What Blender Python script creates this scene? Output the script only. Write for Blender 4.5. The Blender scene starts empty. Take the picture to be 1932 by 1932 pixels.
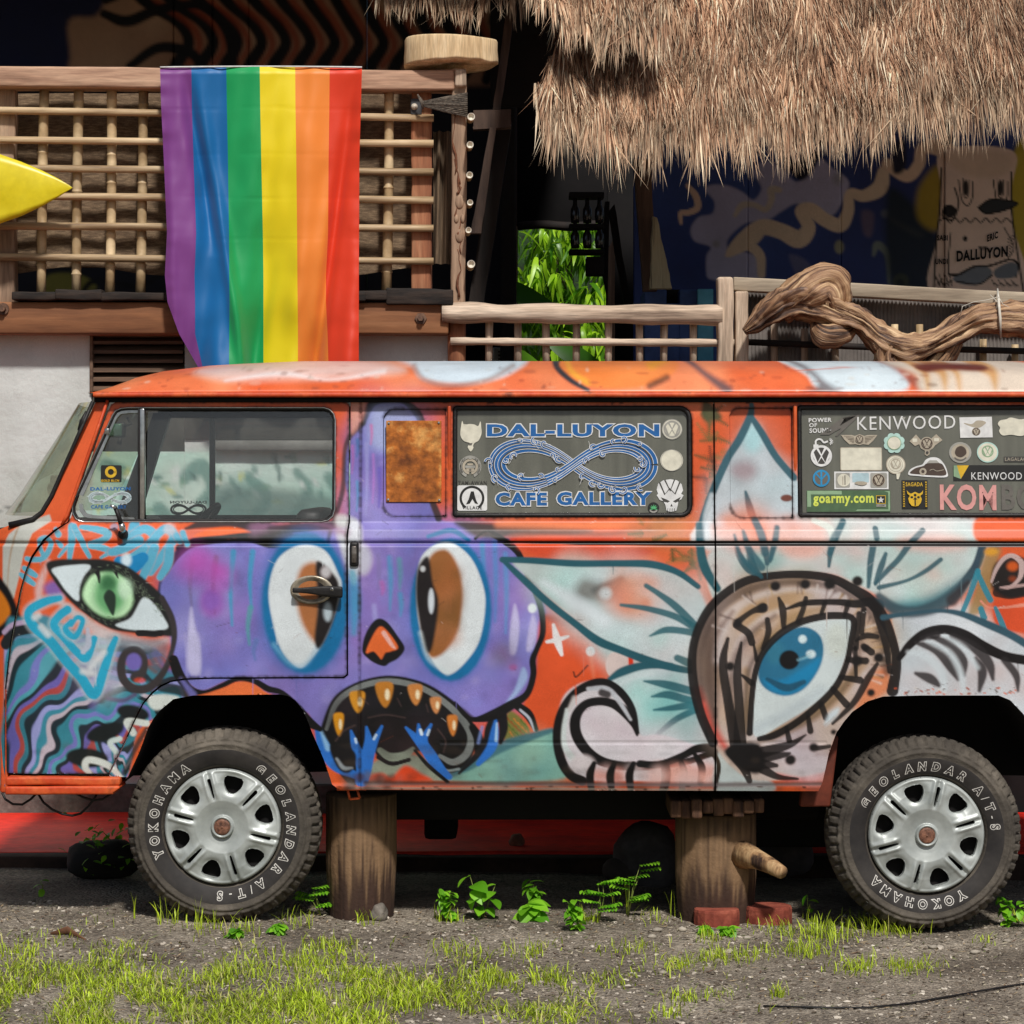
import bpy, bmesh, math, random
import numpy as np
from mathutils import Vector, Matrix, noise as mnoise
R = math.radians
scene = bpy.context.scene
COL = scene.collection
# ------------------------------------------------------------------ camera, sky, sun, exposure
F = 4726.0          # focal length in units of a 1932-wide picture; the van's side stands 8.5 m away
DV, EYE, HOR = 8.5, 1.52, 900.0
cam = bpy.data.objects.new('camera', bpy.data.cameras.new('camera')); COL.objects.link(cam)
cam.location = (0, -DV, EYE); cam.rotation_euler = (R(90), 0, 0)
cam.data.sensor_width = 36; cam.data.lens = 36 * F / 1932; cam.data.shift_y = -(966 - HOR) / 1932
cam.data.clip_end = 500
scene.camera = cam
SUN_EL, SUN_AZ = R(50), R(13)          # azimuth from the camera's side towards the right
world = bpy.data.worlds.new('World'); scene.world = world; world.use_nodes = True
wn = world.node_tree.nodes; bg = wn['Background']
sky = wn.new('ShaderNodeTexSky'); sky.sky_type = 'NISHITA'; sky.sun_disc = False
sky.sun_elevation = SUN_EL; sky.sun_rotation = math.atan2(math.sin(SUN_AZ), -math.cos(SUN_AZ)); sky.dust_density = 2.5; sky.air_density = 1.0
world.node_tree.links.new(sky.outputs[0], bg.inputs[0]); bg.inputs[1].default_value = .072
sun = bpy.data.objects.new('sun', bpy.data.lights.new('sun', 'SUN')); COL.objects.link(sun)
sun.data.energy = 4.4; sun.data.angle = R(4.5); sun.data.color = (1, .97, .93)
sd = Vector((math.cos(SUN_EL) * math.sin(SUN_AZ), -math.cos(SUN_EL) * math.cos(SUN_AZ), math.sin(SUN_EL)))
sun.rotation_euler = sd.to_track_quat('Z', 'Y').to_euler(); sun.location = sd * 30
vs = scene.view_settings; vs.view_transform = 'Standard'; vs.look = 'None'; vs.exposure = -0.24; vs.gamma = 1.0; vs.use_curve_mapping = False
cy = scene.cycles; cy.use_denoising = True; cy.max_bounces = 7; cy.diffuse_bounces = 4; cy.glossy_bounces = 3; cy.transparent_max_bounces = 12; cy.caustics_reflective = False; cy.caustics_refractive = False
rng = random.Random(7); nr = np.random.RandomState(7)
# ------------------------------------------------------------------ picture units <-> metres
def at(px, py, Y=0.0):
    k = (DV + Y) / F
    return Vector(((px - 966) * k, Y, EYE + (HOR - py) * k))
def WX(px): return (np.asarray(px, float) - 966) * DV / F
def WZ(py): return EYE + (HOR - np.asarray(py, float)) * DV / F
# ------------------------------------------------------------------ objects
BASE = {}
def tag(o, label, cat, group=None, kind=None):
    if label: o['label'] = label
    if cat: o['category'] = cat
    if group: o['group'] = group
    if kind: o['kind'] = kind
    return o
def thing(name, base, label, cat, group=None):
    o = bpy.data.objects.new(name, None); COL.objects.link(o); o.location = base; o.empty_display_size = .1
    BASE[o.name] = Vector(base); return tag(o, label, cat, group)
def link_mesh(name, me, parent, base):
    o = bpy.data.objects.new(name, me); COL.objects.link(o)
    if parent is not None: o.parent = parent; BASE[o.name] = BASE[parent.name]
    else: o.location = base; BASE[o.name] = Vector(base)
    return o
def mesh(name, V, Fc, mats, parent=None, smooth=True, paint=None, base=None, midx=None):
    """V in world metres. A child's vertices are stored relative to its thing's base."""
    V = np.asarray(V, np.float64).reshape(-1, 3)
    if parent is not None: b = BASE[parent.name]
    elif base is not None: b = Vector(base)
    else: b = Vector(((V[:, 0].min() + V[:, 0].max()) / 2, (V[:, 1].min() + V[:, 1].max()) / 2, V[:, 2].min()))
    me = bpy.data.meshes.new(name)
    V = V - np.array(b)
    if isinstance(Fc, np.ndarray):
        nv, nf, k = len(V), len(Fc), Fc.shape[1]
        me.vertices.add(nv); me.vertices.foreach_set('co', V.ravel())
        me.loops.add(nf * k); me.loops.foreach_set('vertex_index', Fc.ravel().astype(np.int32))
        me.polygons.add(nf); me.polygons.foreach_set('loop_start', np.arange(0, nf * k, k, dtype=np.int32))
        try: me.polygons.foreach_set('loop_total', np.full(nf, k, np.int32))
        except Exception: pass
        me.update(calc_edges=True)
    else:
        me.from_pydata([tuple(v) for v in V], [], [tuple(int(i) for i in f) for f in Fc]); me.update()
    for m in (mats if isinstance(mats, (list, tuple)) else [mats]): me.materials.append(m)
    if midx is not None: me.polygons.foreach_set('material_index', np.asarray(midx, np.int32))
    me.polygons.foreach_set('use_smooth', np.full(len(me.polygons), bool(smooth)))
    if paint is not None:
        a = me.color_attributes.new('paint', 'FLOAT_COLOR', 'POINT')
        c = np.ones((len(V), 4), np.float32); c[:, :3] = paint; a.data.foreach_set('color', c.ravel())
    me.update()
    return link_mesh(name, me, parent, b)
def add(lst, V, Fc, mi=0):
    """collect pieces: lst = [verts, faces, mat indices]"""
    n = len(lst[0]); lst[0].extend(tuple(v) for v in V); lst[1].extend(tuple(int(i) + n for i in f) for f in Fc); lst[2].extend([mi] * len(Fc))
def new(): return [[], [], []]
def build(name, lst, mats, parent=None, smooth=True, base=None): return mesh(name, lst[0], lst[1], mats, parent, smooth, base=base, midx=lst[2])
BOXF = [(0, 3, 2, 1), (4, 5, 6, 7), (0, 1, 5, 4), (1, 2, 6, 5), (2, 3, 7, 6), (3, 0, 4, 7)]
def boxv(x0, x1, y0, y1, z0, z1): return [(x0, y0, z0), (x1, y0, z0), (x1, y1, z0), (x0, y1, z0), (x0, y0, z1), (x1, y0, z1), (x1, y1, z1), (x0, y1, z1)]
def bevbox(x0, x1, y0, y1, z0, z1, bev=.006, seg=2, cut=0, jit=0, axis=0, seed=0):
    """a box with rounded edges; cut > 0 adds loop cuts along an axis and jitters them (worn timber)"""
    bm = bmesh.new(); vs_ = [bm.verts.new(v) for v in boxv(x0, x1, y0, y1, z0, z1)]
    for f in BOXF: bm.faces.new([vs_[i] for i in f])
    bmesh.ops.recalc_face_normals(bm, faces=bm.faces)
    if cut:
        ed = [e for e in bm.edges if abs((e.verts[0].co - e.verts[1].co)[axis]) > 1e-6]
        bmesh.ops.subdivide_edges(bm, edges=ed, cuts=cut, use_grid_fill=True)
    bmesh.ops.bevel(bm, geom=[e for e in bm.edges if len(e.link_faces) == 2 and e.calc_face_angle(0) > .6], offset=bev, segments=seg, affect='EDGES', profile=.6)
    if jit:
        for v in bm.verts:
            n = mnoise.noise_vector(v.co * (2.3 if max(x1 - x0, z1 - z0) > 1 else 6) + Vector((seed * 3.1, seed, 0))) + mnoise.noise_vector(v.co * 14 + Vector((seed, 7, 0))) * .35
            n[axis] = 0; v.co += n * jit
    bm.normal_update()
    V = [tuple(v.co) for v in bm.verts]; bm.verts.index_update(); Fc = [[v.index for v in f.verts] for f in bm.faces]; bm.free()
    return V, Fc
def tubev(path, rad, n=10, cap=True, jit=0, seed=0, flat=1.0, up=(0, 0, 1), freq=8.0):
    """sweep: path points, radius per point; returns verts, faces"""
    P = [Vector(p) for p in path]; m = len(P); rad = [rad] * m if isinstance(rad, (int, float)) else list(rad)
    V, Fc = [], []; t0 = (P[1] - P[0]).normalized(); u = Vector(up)
    if abs(u.dot(t0)) > .95: u = Vector((1, 0, 0))
    a = (u - t0 * u.dot(t0)).normalized()
    for i in range(m):
        t = ((P[min(i + 1, m - 1)] - P[max(i - 1, 0)])).normalized()
        a = (a - t * a.dot(t)).normalized(); b = t.cross(a)
        for j in range(n):
            an = 2 * math.pi * j / n; d = a * math.cos(an) + b * math.sin(an) * flat; r = rad[i]
            p = P[i] + d * r
            if jit: p = p + d * (mnoise.noise(p * freq + Vector((seed, 0, 0))) * jit)
            V.append(tuple(p))
    for i in range(m - 1):
        for j in range(n): Fc.append((i * n + j, i * n + (j + 1) % n, (i + 1) * n + (j + 1) % n, (i + 1) * n + j))
    if cap: Fc.append(tuple(range(n - 1, -1, -1))); Fc.append(tuple((m - 1) * n + j for j in range(n)))
    return V, Fc
def lathev(prof, n, cx, cz, ax='y', ang=None):
    """profile (r, y) turned about the y axis through (cx, cz)"""
    V, Fc = [], []; m = len(prof)
    for j in range(n):
        t = 2 * math.pi * j / n
        for r, y in prof: V.append((cx + r * math.cos(t), y, cz + r * math.sin(t)))
    for j in range(n):
        for i in range(m - 1): Fc.append((j * m + i, j * m + i + 1, ((j + 1) % n) * m + i + 1, ((j + 1) % n) * m + i))
    return V, Fc
# ------------------------------------------------------------------ materials
def lin3(c): 
    c = np.asarray(c, float) / 255.0; return tuple(np.where(c <= .04045, c / 12.92, ((c + .055) / 1.055) ** 2.4))
MATS = {}
def nodes(name):
    m = bpy.data.materials.new(name); m.use_nodes = True; nt = m.node_tree
    return m, nt, nt.nodes, nt.links, nt.nodes['Principled BSDF']
def mat(name, c1, c2=None, rough=.7, scale=6, stretch=(1, 1, 1), detail=6, bump=.0, bscale=None, metal=0, spec=.4, c3=None, rand=0.0, contrast=(.35, .65), fine=0.12, sheen=0):
    """two- or three-tone noise material with fine grain, bump and per-object variation"""
    if name in MATS: return MATS[name]
    m, nt, N, L, P = nodes(name)
    tc = N.new('ShaderNodeTexCoord'); mp = N.new('ShaderNodeMapping'); mp.inputs['Scale'].default_value = stretch
    oi = N.new('ShaderNodeObjectInfo'); ad = N.new('ShaderNodeVectorMath'); ad.operation = 'ADD'; sc = N.new('ShaderNodeVectorMath'); sc.operation = 'SCALE'; sc.inputs[3].default_value = 9.0
    cb = N.new('ShaderNodeCombineXYZ')
    for i in range(3): L.new(oi.outputs['Random'], cb.inputs[i])
    L.new(cb.outputs[0], sc.inputs[0]); L.new(tc.outputs['Object'], ad.inputs[0]); L.new(sc.outputs[0], ad.inputs[1]); L.new(ad.outputs[0], mp.inputs[0])
    n1 = N.new('ShaderNodeTexNoise'); n1.inputs['Scale'].default_value = scale; n1.inputs['Detail'].default_value = detail; n1.inputs['Roughness'].default_value = .6; L.new(mp.outputs[0], n1.inputs[0])
    rp = N.new('ShaderNodeValToRGB'); e = rp.color_ramp.elements; e[0].position, e[1].position = contrast
    e[0].color = (*lin3(c1), 1); e[1].color = (*lin3(c2 or c1), 1)
    if c3 is not None: q = rp.color_ramp.elements.new((contrast[0] + contrast[1]) / 2); q.color = (*lin3(c3), 1)
    L.new(n1.outputs[0], rp.inputs[0])
    n2 = N.new('ShaderNodeTexNoise'); n2.inputs['Scale'].default_value = scale * 7; n2.inputs['Detail'].default_value = 4; L.new(mp.outputs[0], n2.inputs[0])
    mr = N.new('ShaderNodeMapRange'); mr.inputs[1].default_value = .3; mr.inputs[2].default_value = .7; mr.inputs[3].default_value = 1 - fine; mr.inputs[4].default_value = 1 + fine; L.new(n2.outputs[0], mr.inputs[0])
    mx = N.new('ShaderNodeMix'); mx.data_type = 'RGBA'; mx.blend_type = 'MULTIPLY'; mx.inputs[0].default_value = 1; L.new(rp.outputs[0], mx.inputs[6]); L.new(mr.outputs[0], mx.inputs[7])
    out = mx.outputs[2]
    if rand:
        hs = N.new('ShaderNodeHueSaturation'); r2 = N.new('ShaderNodeMapRange'); r2.inputs[3].default_value = 1 - rand; r2.inputs[4].default_value = 1 + rand
        L.new(oi.outputs['Random'], r2.inputs[0]); L.new(r2.outputs[0], hs.inputs['Value']); L.new(out, hs.inputs['Color']); out = hs.outputs[0]
    L.new(out, P.inputs['Base Color']); P.inputs['Roughness'].default_value = rough; P.inputs['Metallic'].default_value = metal; P.inputs['Specular IOR Level'].default_value = spec
    if bump:
        bp = N.new('ShaderNodeBump'); bp.inputs['Strength'].default_value = bump; bp.inputs['Distance'].default_value = .01
        if bscale: nb = N.new('ShaderNodeTexNoise'); nb.inputs['Scale'].default_value = bscale; nb.inputs['Detail'].default_value = 6; L.new(mp.outputs[0], nb.inputs[0]); L.new(nb.outputs[0], bp.inputs['Height'])
        else: L.new(n1.outputs[0], bp.inputs['Height'])
        L.new(bp.outputs[0], P.inputs['Normal'])
    MATS[name] = m; return m
def paintmat(name, rough=.42, bump=.12, bscale=14, dirt=.10, spec=.4, dirtscale=5):
    """shows the paint stored on the mesh, with dust, fine grain and small dents"""
    m, nt, N, L, P = nodes(name)
    at_ = N.new('ShaderNodeAttribute'); at_.attribute_name = 'paint'; tc = N.new('ShaderNodeTexCoord')
    n1 = N.new('ShaderNodeTexNoise'); n1.inputs['Scale'].default_value = dirtscale; n1.inputs['Detail'].default_value = 8; n1.inputs['Roughness'].default_value = .65; L.new(tc.outputs['Object'], n1.inputs[0])
    mr = N.new('ShaderNodeMapRange'); mr.inputs[1].default_value = .3; mr.inputs[2].default_value = .7; mr.inputs[3].default_value = 1 - dirt; mr.inputs[4].default_value = 1 + dirt; L.new(n1.outputs[0], mr.inputs[0])
    n3 = N.new('ShaderNodeTexNoise'); n3.inputs['Scale'].default_value = 420; n3.inputs['Detail'].default_value = 2; L.new(tc.outputs['Object'], n3.inputs[0])
    m3 = N.new('ShaderNodeMapRange'); m3.inputs[1].default_value = .3; m3.inputs[2].default_value = .7; m3.inputs[3].default_value = .86; m3.inputs[4].default_value = 1.14; L.new(n3.outputs[0], m3.inputs[0])
    mu = N.new('ShaderNodeMath'); mu.operation = 'MULTIPLY'; L.new(mr.outputs[0], mu.inputs[0]); L.new(m3.outputs[0], mu.inputs[1])
    mx = N.new('ShaderNodeMix'); mx.data_type = 'RGBA'; mx.blend_type = 'MULTIPLY'; mx.inputs[0].default_value = 1; L.new(at_.outputs['Color'], mx.inputs[6]); L.new(mu.outputs[0], mx.inputs[7])
    L.new(mx.outputs[2], P.inputs['Base Color']); P.inputs['Specular IOR Level'].default_value = spec
    rr = N.new('ShaderNodeMapRange'); rr.inputs[3].default_value = rough - .1; rr.inputs[4].default_value = rough + .16; L.new(n1.outputs[0], rr.inputs[0]); L.new(rr.outputs[0], P.inputs['Roughness'])
    nb = N.new('ShaderNodeTexNoise'); nb.inputs['Scale'].default_value = bscale; nb.inputs['Detail'].default_value = 5; L.new(tc.outputs['Object'], nb.inputs[0])
    bp = N.new('ShaderNodeBump'); bp.inputs['Strength'].default_value = bump; bp.inputs['Distance'].default_value = .008; L.new(nb.outputs[0], bp.inputs['Height']); L.new(bp.outputs[0], P.inputs['Normal'])
    return m
def flat(name, c, rough=.5, metal=0, spec=.4):
    if name in MATS: return MATS[name]
    m, nt, N, L, P = nodes(name)
    tc = N.new('ShaderNodeTexCoord'); n1 = N.new('ShaderNodeTexNoise'); n1.inputs['Scale'].default_value = 40; n1.inputs['Detail'].default_value = 5; L.new(tc.outputs['Object'], n1.inputs[0])
    rp = N.new('ShaderNodeValToRGB'); e = rp.color_ramp.elements; e[0].position, e[1].position = .3, .7; q = np.array(lin3(c)); e[0].color = (*(q * .84), 1); e[1].color = (*np.minimum(q * 1.12, 1), 1)
    L.new(n1.outputs[0], rp.inputs[0]); L.new(rp.outputs[0], P.inputs['Base Color']); P.inputs['Roughness'].default_value = rough; P.inputs['Metallic'].default_value = metal; P.inputs['Specular IOR Level'].default_value = spec
    MATS[name] = m; return m
def glassmat(name, dust, clear, gloss=.10, rough=.03, streak=.3, tint=(1, 1, 1)):
    """thin pane: part transparent, part dusty film with run marks, part mirror"""
    m, nt, N, L, P = nodes(name); N.remove(P); out = N['Material Output']
    tr = N.new('ShaderNodeBsdfTransparent'); tr.inputs[0].default_value = (*tint, 1); df = N.new('ShaderNodeBsdfDiffuse'); gl = N.new('ShaderNodeBsdfGlossy'); gl.inputs['Roughness'].default_value = rough
    tc = N.new('ShaderNodeTexCoord'); mp = N.new('ShaderNodeMapping'); mp.inputs['Scale'].default_value = (26, 26, 1.6); L.new(tc.outputs['Object'], mp.inputs[0])
    n1 = N.new('ShaderNodeTexNoise'); n1.inputs['Scale'].default_value = 1; n1.inputs['Detail'].default_value = 6; L.new(mp.outputs[0], n1.inputs[0])
    n2 = N.new('ShaderNodeTexNoise'); n2.inputs['Scale'].default_value = 3; n2.inputs['Detail'].default_value = 5; L.new(tc.outputs['Object'], n2.inputs[0])
    av = N.new('ShaderNodeMath'); av.operation = 'MULTIPLY'; L.new(n1.outputs[0], av.inputs[0]); L.new(n2.outputs[0], av.inputs[1])
    rp = N.new('ShaderNodeValToRGB'); e = rp.color_ramp.elements; e[0].position, e[1].position = .12, .40; q = np.array(lin3(dust)); e[0].color = (*(q * (1 - streak)), 1); e[1].color = (*np.minimum(q * (1 + streak), 1), 1)
    L.new(av.outputs[0], rp.inputs[0]); L.new(rp.outputs[0], df.inputs[0])
    m1 = N.new('ShaderNodeMixShader'); m1.inputs[0].default_value = 1 - clear; L.new(tr.outputs[0], m1.inputs[1]); L.new(df.outputs[0], m1.inputs[2])
    fr = N.new('ShaderNodeLayerWeight'); fr.inputs[0].default_value = .5; fp = N.new('ShaderNodeMath'); fp.operation = 'POWER'; fp.inputs[1].default_value = 5; L.new(fr.outputs['Facing'], fp.inputs[0]); fa = N.new('ShaderNodeMath'); fa.operation = 'MULTIPLY_ADD'; fa.inputs[1].default_value = .7; fa.inputs[2].default_value = gloss; L.new(fp.outputs[0], fa.inputs[0])
    m2 = N.new('ShaderNodeMixShader'); L.new(fa.outputs[0], m2.inputs[0]); L.new(m1.outputs[0], m2.inputs[1]); L.new(gl.outputs[0], m2.inputs[2]); L.new(m2.outputs[0], out.inputs[0])
    return m
# ------------------------------------------------------------------ spray-paint canvas
# The painted surfaces of the place (van side, mural walls) carry real paint; it is laid down here stroke by
# stroke on a numpy canvas and stored as a colour attribute on the mesh of that surface.
FR = {'P': (0, 0, 1.0), 6: (0, 990.3, .3638), 7: (575.0, 990.3, .3638), 8: (1229.2, 990.3, .3638),
      3: (0, 670.8, .3638), 4: (638.9, 670.8, .3968), 5: (1277.8, 670.8, .3386), 'b': (1725.0, 990.3, .1819),
      'a': (0, 734.7, .1984), 'w': (127.8, 753.9, .2712), 'd': (830.6, 753.9, .25795), 'k': (1495.0, 753.9, .2262),
      'm': (1213.9, 242.8, .3717), 1: (0, 0, .5), 2: (894.4, 0, .5371), 'r': (1328.9, 447.2, .3122),
      'g': (830.6, 332.2, .2976), 't': (734.7, 38.3, .1984), 'l': (0, 115, .2711), 'u': (0, 1424.8, .2315)}
def lin(c):
    c = np.asarray(c, float) / 255.0
    return np.where(c <= .04045, c / 12.92, ((c + .055) / 1.055) ** 2.4)
def catmull(pts, closed, n=8):
    p = np.asarray(pts, float)
    if len(p) < 3 and not closed: return p
    if closed: q = np.vstack([p[-1:], p, p[:2]])
    else: q = np.vstack([2 * p[0] - p[1], p, 2 * p[-1] - p[-2]])
    t = np.linspace(0, 1, n, endpoint=False)[:, None]
    out = []
    for i in range(1, len(q) - 2):
        a, b, c, d = q[i - 1], q[i], q[i + 1], q[i + 2]
        out.append(.5 * ((2 * b) + (c - a) * t + (2 * a - 5 * b + 4 * c - d) * t ** 2 + (3 * b - a - 3 * c + d) * t ** 3))
    if not closed: out.append(q[-2:-1])
    return np.vstack(out)
def inside(px, py, poly):
    r = np.zeros(px.shape, bool); n = len(poly)
    for i in range(n):
        x1, y1 = poly[i]; x2, y2 = poly[(i + 1) % n]
        if y1 == y2: continue
        c = ((y1 > py) != (y2 > py)) & (px < (x2 - x1) * (py - y1) / (y2 - y1) + x1)
        r ^= c
    return r
def seg_dist(px, py, poly, closed=True, width=None):
    """least distance to the polyline; with width also subtracts the local half width"""
    best = np.full(px.shape, 1e9); n = len(poly)
    for i in range(n if closed else n - 1):
        x1, y1 = poly[i]; x2, y2 = poly[(i + 1) % n]
        dx, dy = x2 - x1, y2 - y1; L = dx * dx + dy * dy + 1e-12
        t = np.clip(((px - x1) * dx + (py - y1) * dy) / L, 0, 1)
        d = np.hypot(px - x1 - t * dx, py - y1 - t * dy)
        if width is not None: d = d - (width[i] * (1 - t) + width[(i + 1) % n] * t)
        np.minimum(best, d, out=best)
    return best
class Canvas:
    def __init__(s, x0, y0, x1, y1, col, step=1.0):
        s.x0, s.y0, s.k = x0, y0, step
        s.w, s.h = int((x1 - x0) / step), int((y1 - y0) / step)
        s.a = np.empty((s.h, s.w, 3), np.float32); s.a[:] = lin(col)
        s.heavy = False
    def fr(s, f, pts):
        ox, oy, k = FR[f]; p = np.asarray(pts, float)[:, :2]
        return np.c_[ox + p[:, 0] * k, oy + p[:, 1] * k]
    def box(s, q, m):
        a = max(0, int((q[:, 0].min() - m - s.x0) / s.k)); b = min(s.w, int((q[:, 0].max() + m - s.x0) / s.k) + 2)
        c = max(0, int((q[:, 1].min() - m - s.y0) / s.k)); d = min(s.h, int((q[:, 1].max() + m - s.y0) / s.k) + 2)
        if b <= a or d <= c: return None
        return slice(c, d), slice(a, b), (s.x0 + (np.arange(a, b) + .5) * s.k).astype(np.float32), (s.y0 + (np.arange(c, d) + .5) * s.k).astype(np.float32)
    def put(s, sl, al, col):
        c = lin(col).astype(np.float32)
        v = s.a[sl[0], sl[1]]; al = al[..., None].astype(np.float32)
        v += (c - v) * al
    def near(s, q, ws, m, closed, b):
        """distance to the polyline (less half width), filled in only within m of it"""
        c, d, a0, b0 = b[0].start, b[0].stop, b[1].start, b[1].stop
        D = np.full((d - c, b0 - a0), 1e6, np.float32); n = len(q)
        for i in range(n if closed else n - 1):
            x1, y1 = q[i]; x2, y2 = q[(i + 1) % n]; w1, w2 = ws[i], ws[(i + 1) % n]; g = m + max(w1, w2)
            i0 = max(0, int((min(x1, x2) - g - s.x0) / s.k) - a0); i1 = min(b0 - a0, int((max(x1, x2) + g - s.x0) / s.k) + 2 - a0)
            j0 = max(0, int((min(y1, y2) - g - s.y0) / s.k) - c); j1 = min(d - c, int((max(y1, y2) + g - s.y0) / s.k) + 2 - c)
            if i1 <= i0 or j1 <= j0: continue
            px, py = b[2][None, i0:i1], b[3][j0:j1, None]
            dx, dy = x2 - x1, y2 - y1; L = dx * dx + dy * dy + 1e-9
            t = np.clip(((px - x1) * dx + (py - y1) * dy) / L, 0, 1)
            e = np.sqrt((px - x1 - t * dx) ** 2 + (py - y1 - t * dy) ** 2) - (w1 + t * (w2 - w1))
            v = D[j0:j1, i0:i1]; np.minimum(v, e, out=v)
        return D
    def blob(s, f, pts, col, soft=6, alpha=1, smooth=True, col2=None, axis=1):
        k = FR[f][2]; q = s.fr(f, pts); soft = max(soft * k, .6)
        if smooth: q = catmull(q, True, 6)
        b = s.box(q, soft + 1)
        if b is None: return
        D = s.near(q, np.zeros(len(q)), soft + 1.5, True, b)
        tog = np.zeros((D.shape[0], D.shape[1] + 1), np.int32); n = len(q)
        for i in range(n):
            (x1, y1), (x2, y2) = q[i], q[(i + 1) % n]
            if y1 == y2: continue
            j0, j1 = np.searchsorted(b[3], [min(y1, y2), max(y1, y2)])
            if j1 <= j0: continue
            xs = x1 + (b[3][j0:j1] - y1) * (x2 - x1) / (y2 - y1)
            np.add.at(tog, (np.arange(j0, j1), np.searchsorted(b[2], xs)), 1)
        ins = (np.cumsum(tog, 1)[:, :-1] & 1).astype(bool)
        d = np.where(ins, -D, D)
        t = np.clip(.5 - d / (2 * soft), 0, 1); t = t * t * (3 - 2 * t) * alpha
        s.put(b, t, col)
    def ell(s, f, cx, cy, rx, ry, col, soft=6, alpha=1, rot=0):
        a = np.linspace(0, 2 * np.pi, 28, endpoint=False); c, n = math.cos(rot), math.sin(rot)
        x, y = rx * np.cos(a), ry * np.sin(a)
        s.blob(f, np.c_[cx + x * c - y * n, cy + x * n + y * c], col, soft, alpha, False)
    def line(s, f, pts, w, col, soft=4, alpha=1, smooth=True):
        """w: full width, one number or one per point, in the frame's units"""
        k = FR[f][2]; p = np.asarray(pts, float)
        if s.heavy and max(col) < 62: w = np.asarray(w, float) * 1.2 + (2 if k < .5 else 0); soft *= .85
        if s.heavy and alpha > .85: soft *= .72
        ws = np.broadcast_to(np.asarray(w, float), (len(p),)) * .5 * k
        q = s.fr(f, p)
        if smooth and len(q) > 2:
            q = catmull(np.c_[q, ws], False, 6); ws = q[:, 2]; q = q[:, :2]
        soft = max(soft * k, .6)
        b = s.box(q, ws.max() + soft + 1)
        if b is None: return
        d = s.near(q, ws, soft + 1, False, b)
        t = np.clip(.5 - d / (2 * soft), 0, 1); t = t * t * (3 - 2 * t) * alpha
        s.put(b, t, col)
    def mottle(s, f, pts, cols, n, r, soft, alpha, seed=0):
        """soft overspray spots inside a polygon"""
        rg = np.random.RandomState(seed); q = s.fr(f, pts); k = FR[f][2]
        lo, hi = q.min(0), q.max(0); i = 0; m = 0
        while i < n and m < n * 20:
            m += 1
            c = lo + rg.rand(2) * (hi - lo)
            if not inside(np.array([c[0]]), np.array([c[1]]), q)[0]: continue
            i += 1; rr = r * k * (.5 + rg.rand())
            s.ell('P', c[0], c[1], rr * (.6 + .8 * rg.rand()), rr * (.6 + .8 * rg.rand()), cols[rg.randint(len(cols))], rr * soft, alpha * (.4 + .6 * rg.rand()), rg.rand() * 3)
    def sample(s, x, y):
        u = np.clip((np.asarray(x) - s.x0) / s.k - .5, 0, s.w - 1.001); v = np.clip((np.asarray(y) - s.y0) / s.k - .5, 0, s.h - 1.001)
        i, j = u.astype(int), v.astype(int); fu, fv = (u - i)[:, None], (v - j)[:, None]
        i2, j2 = np.minimum(i + 1, s.w - 1), np.minimum(j + 1, s.h - 1)
        return (s.a[j, i] * (1 - fu) + s.a[j, i2] * fu) * (1 - fv) + (s.a[j2, i] * (1 - fu) + s.a[j2, i2] * fu) * fv
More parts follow.
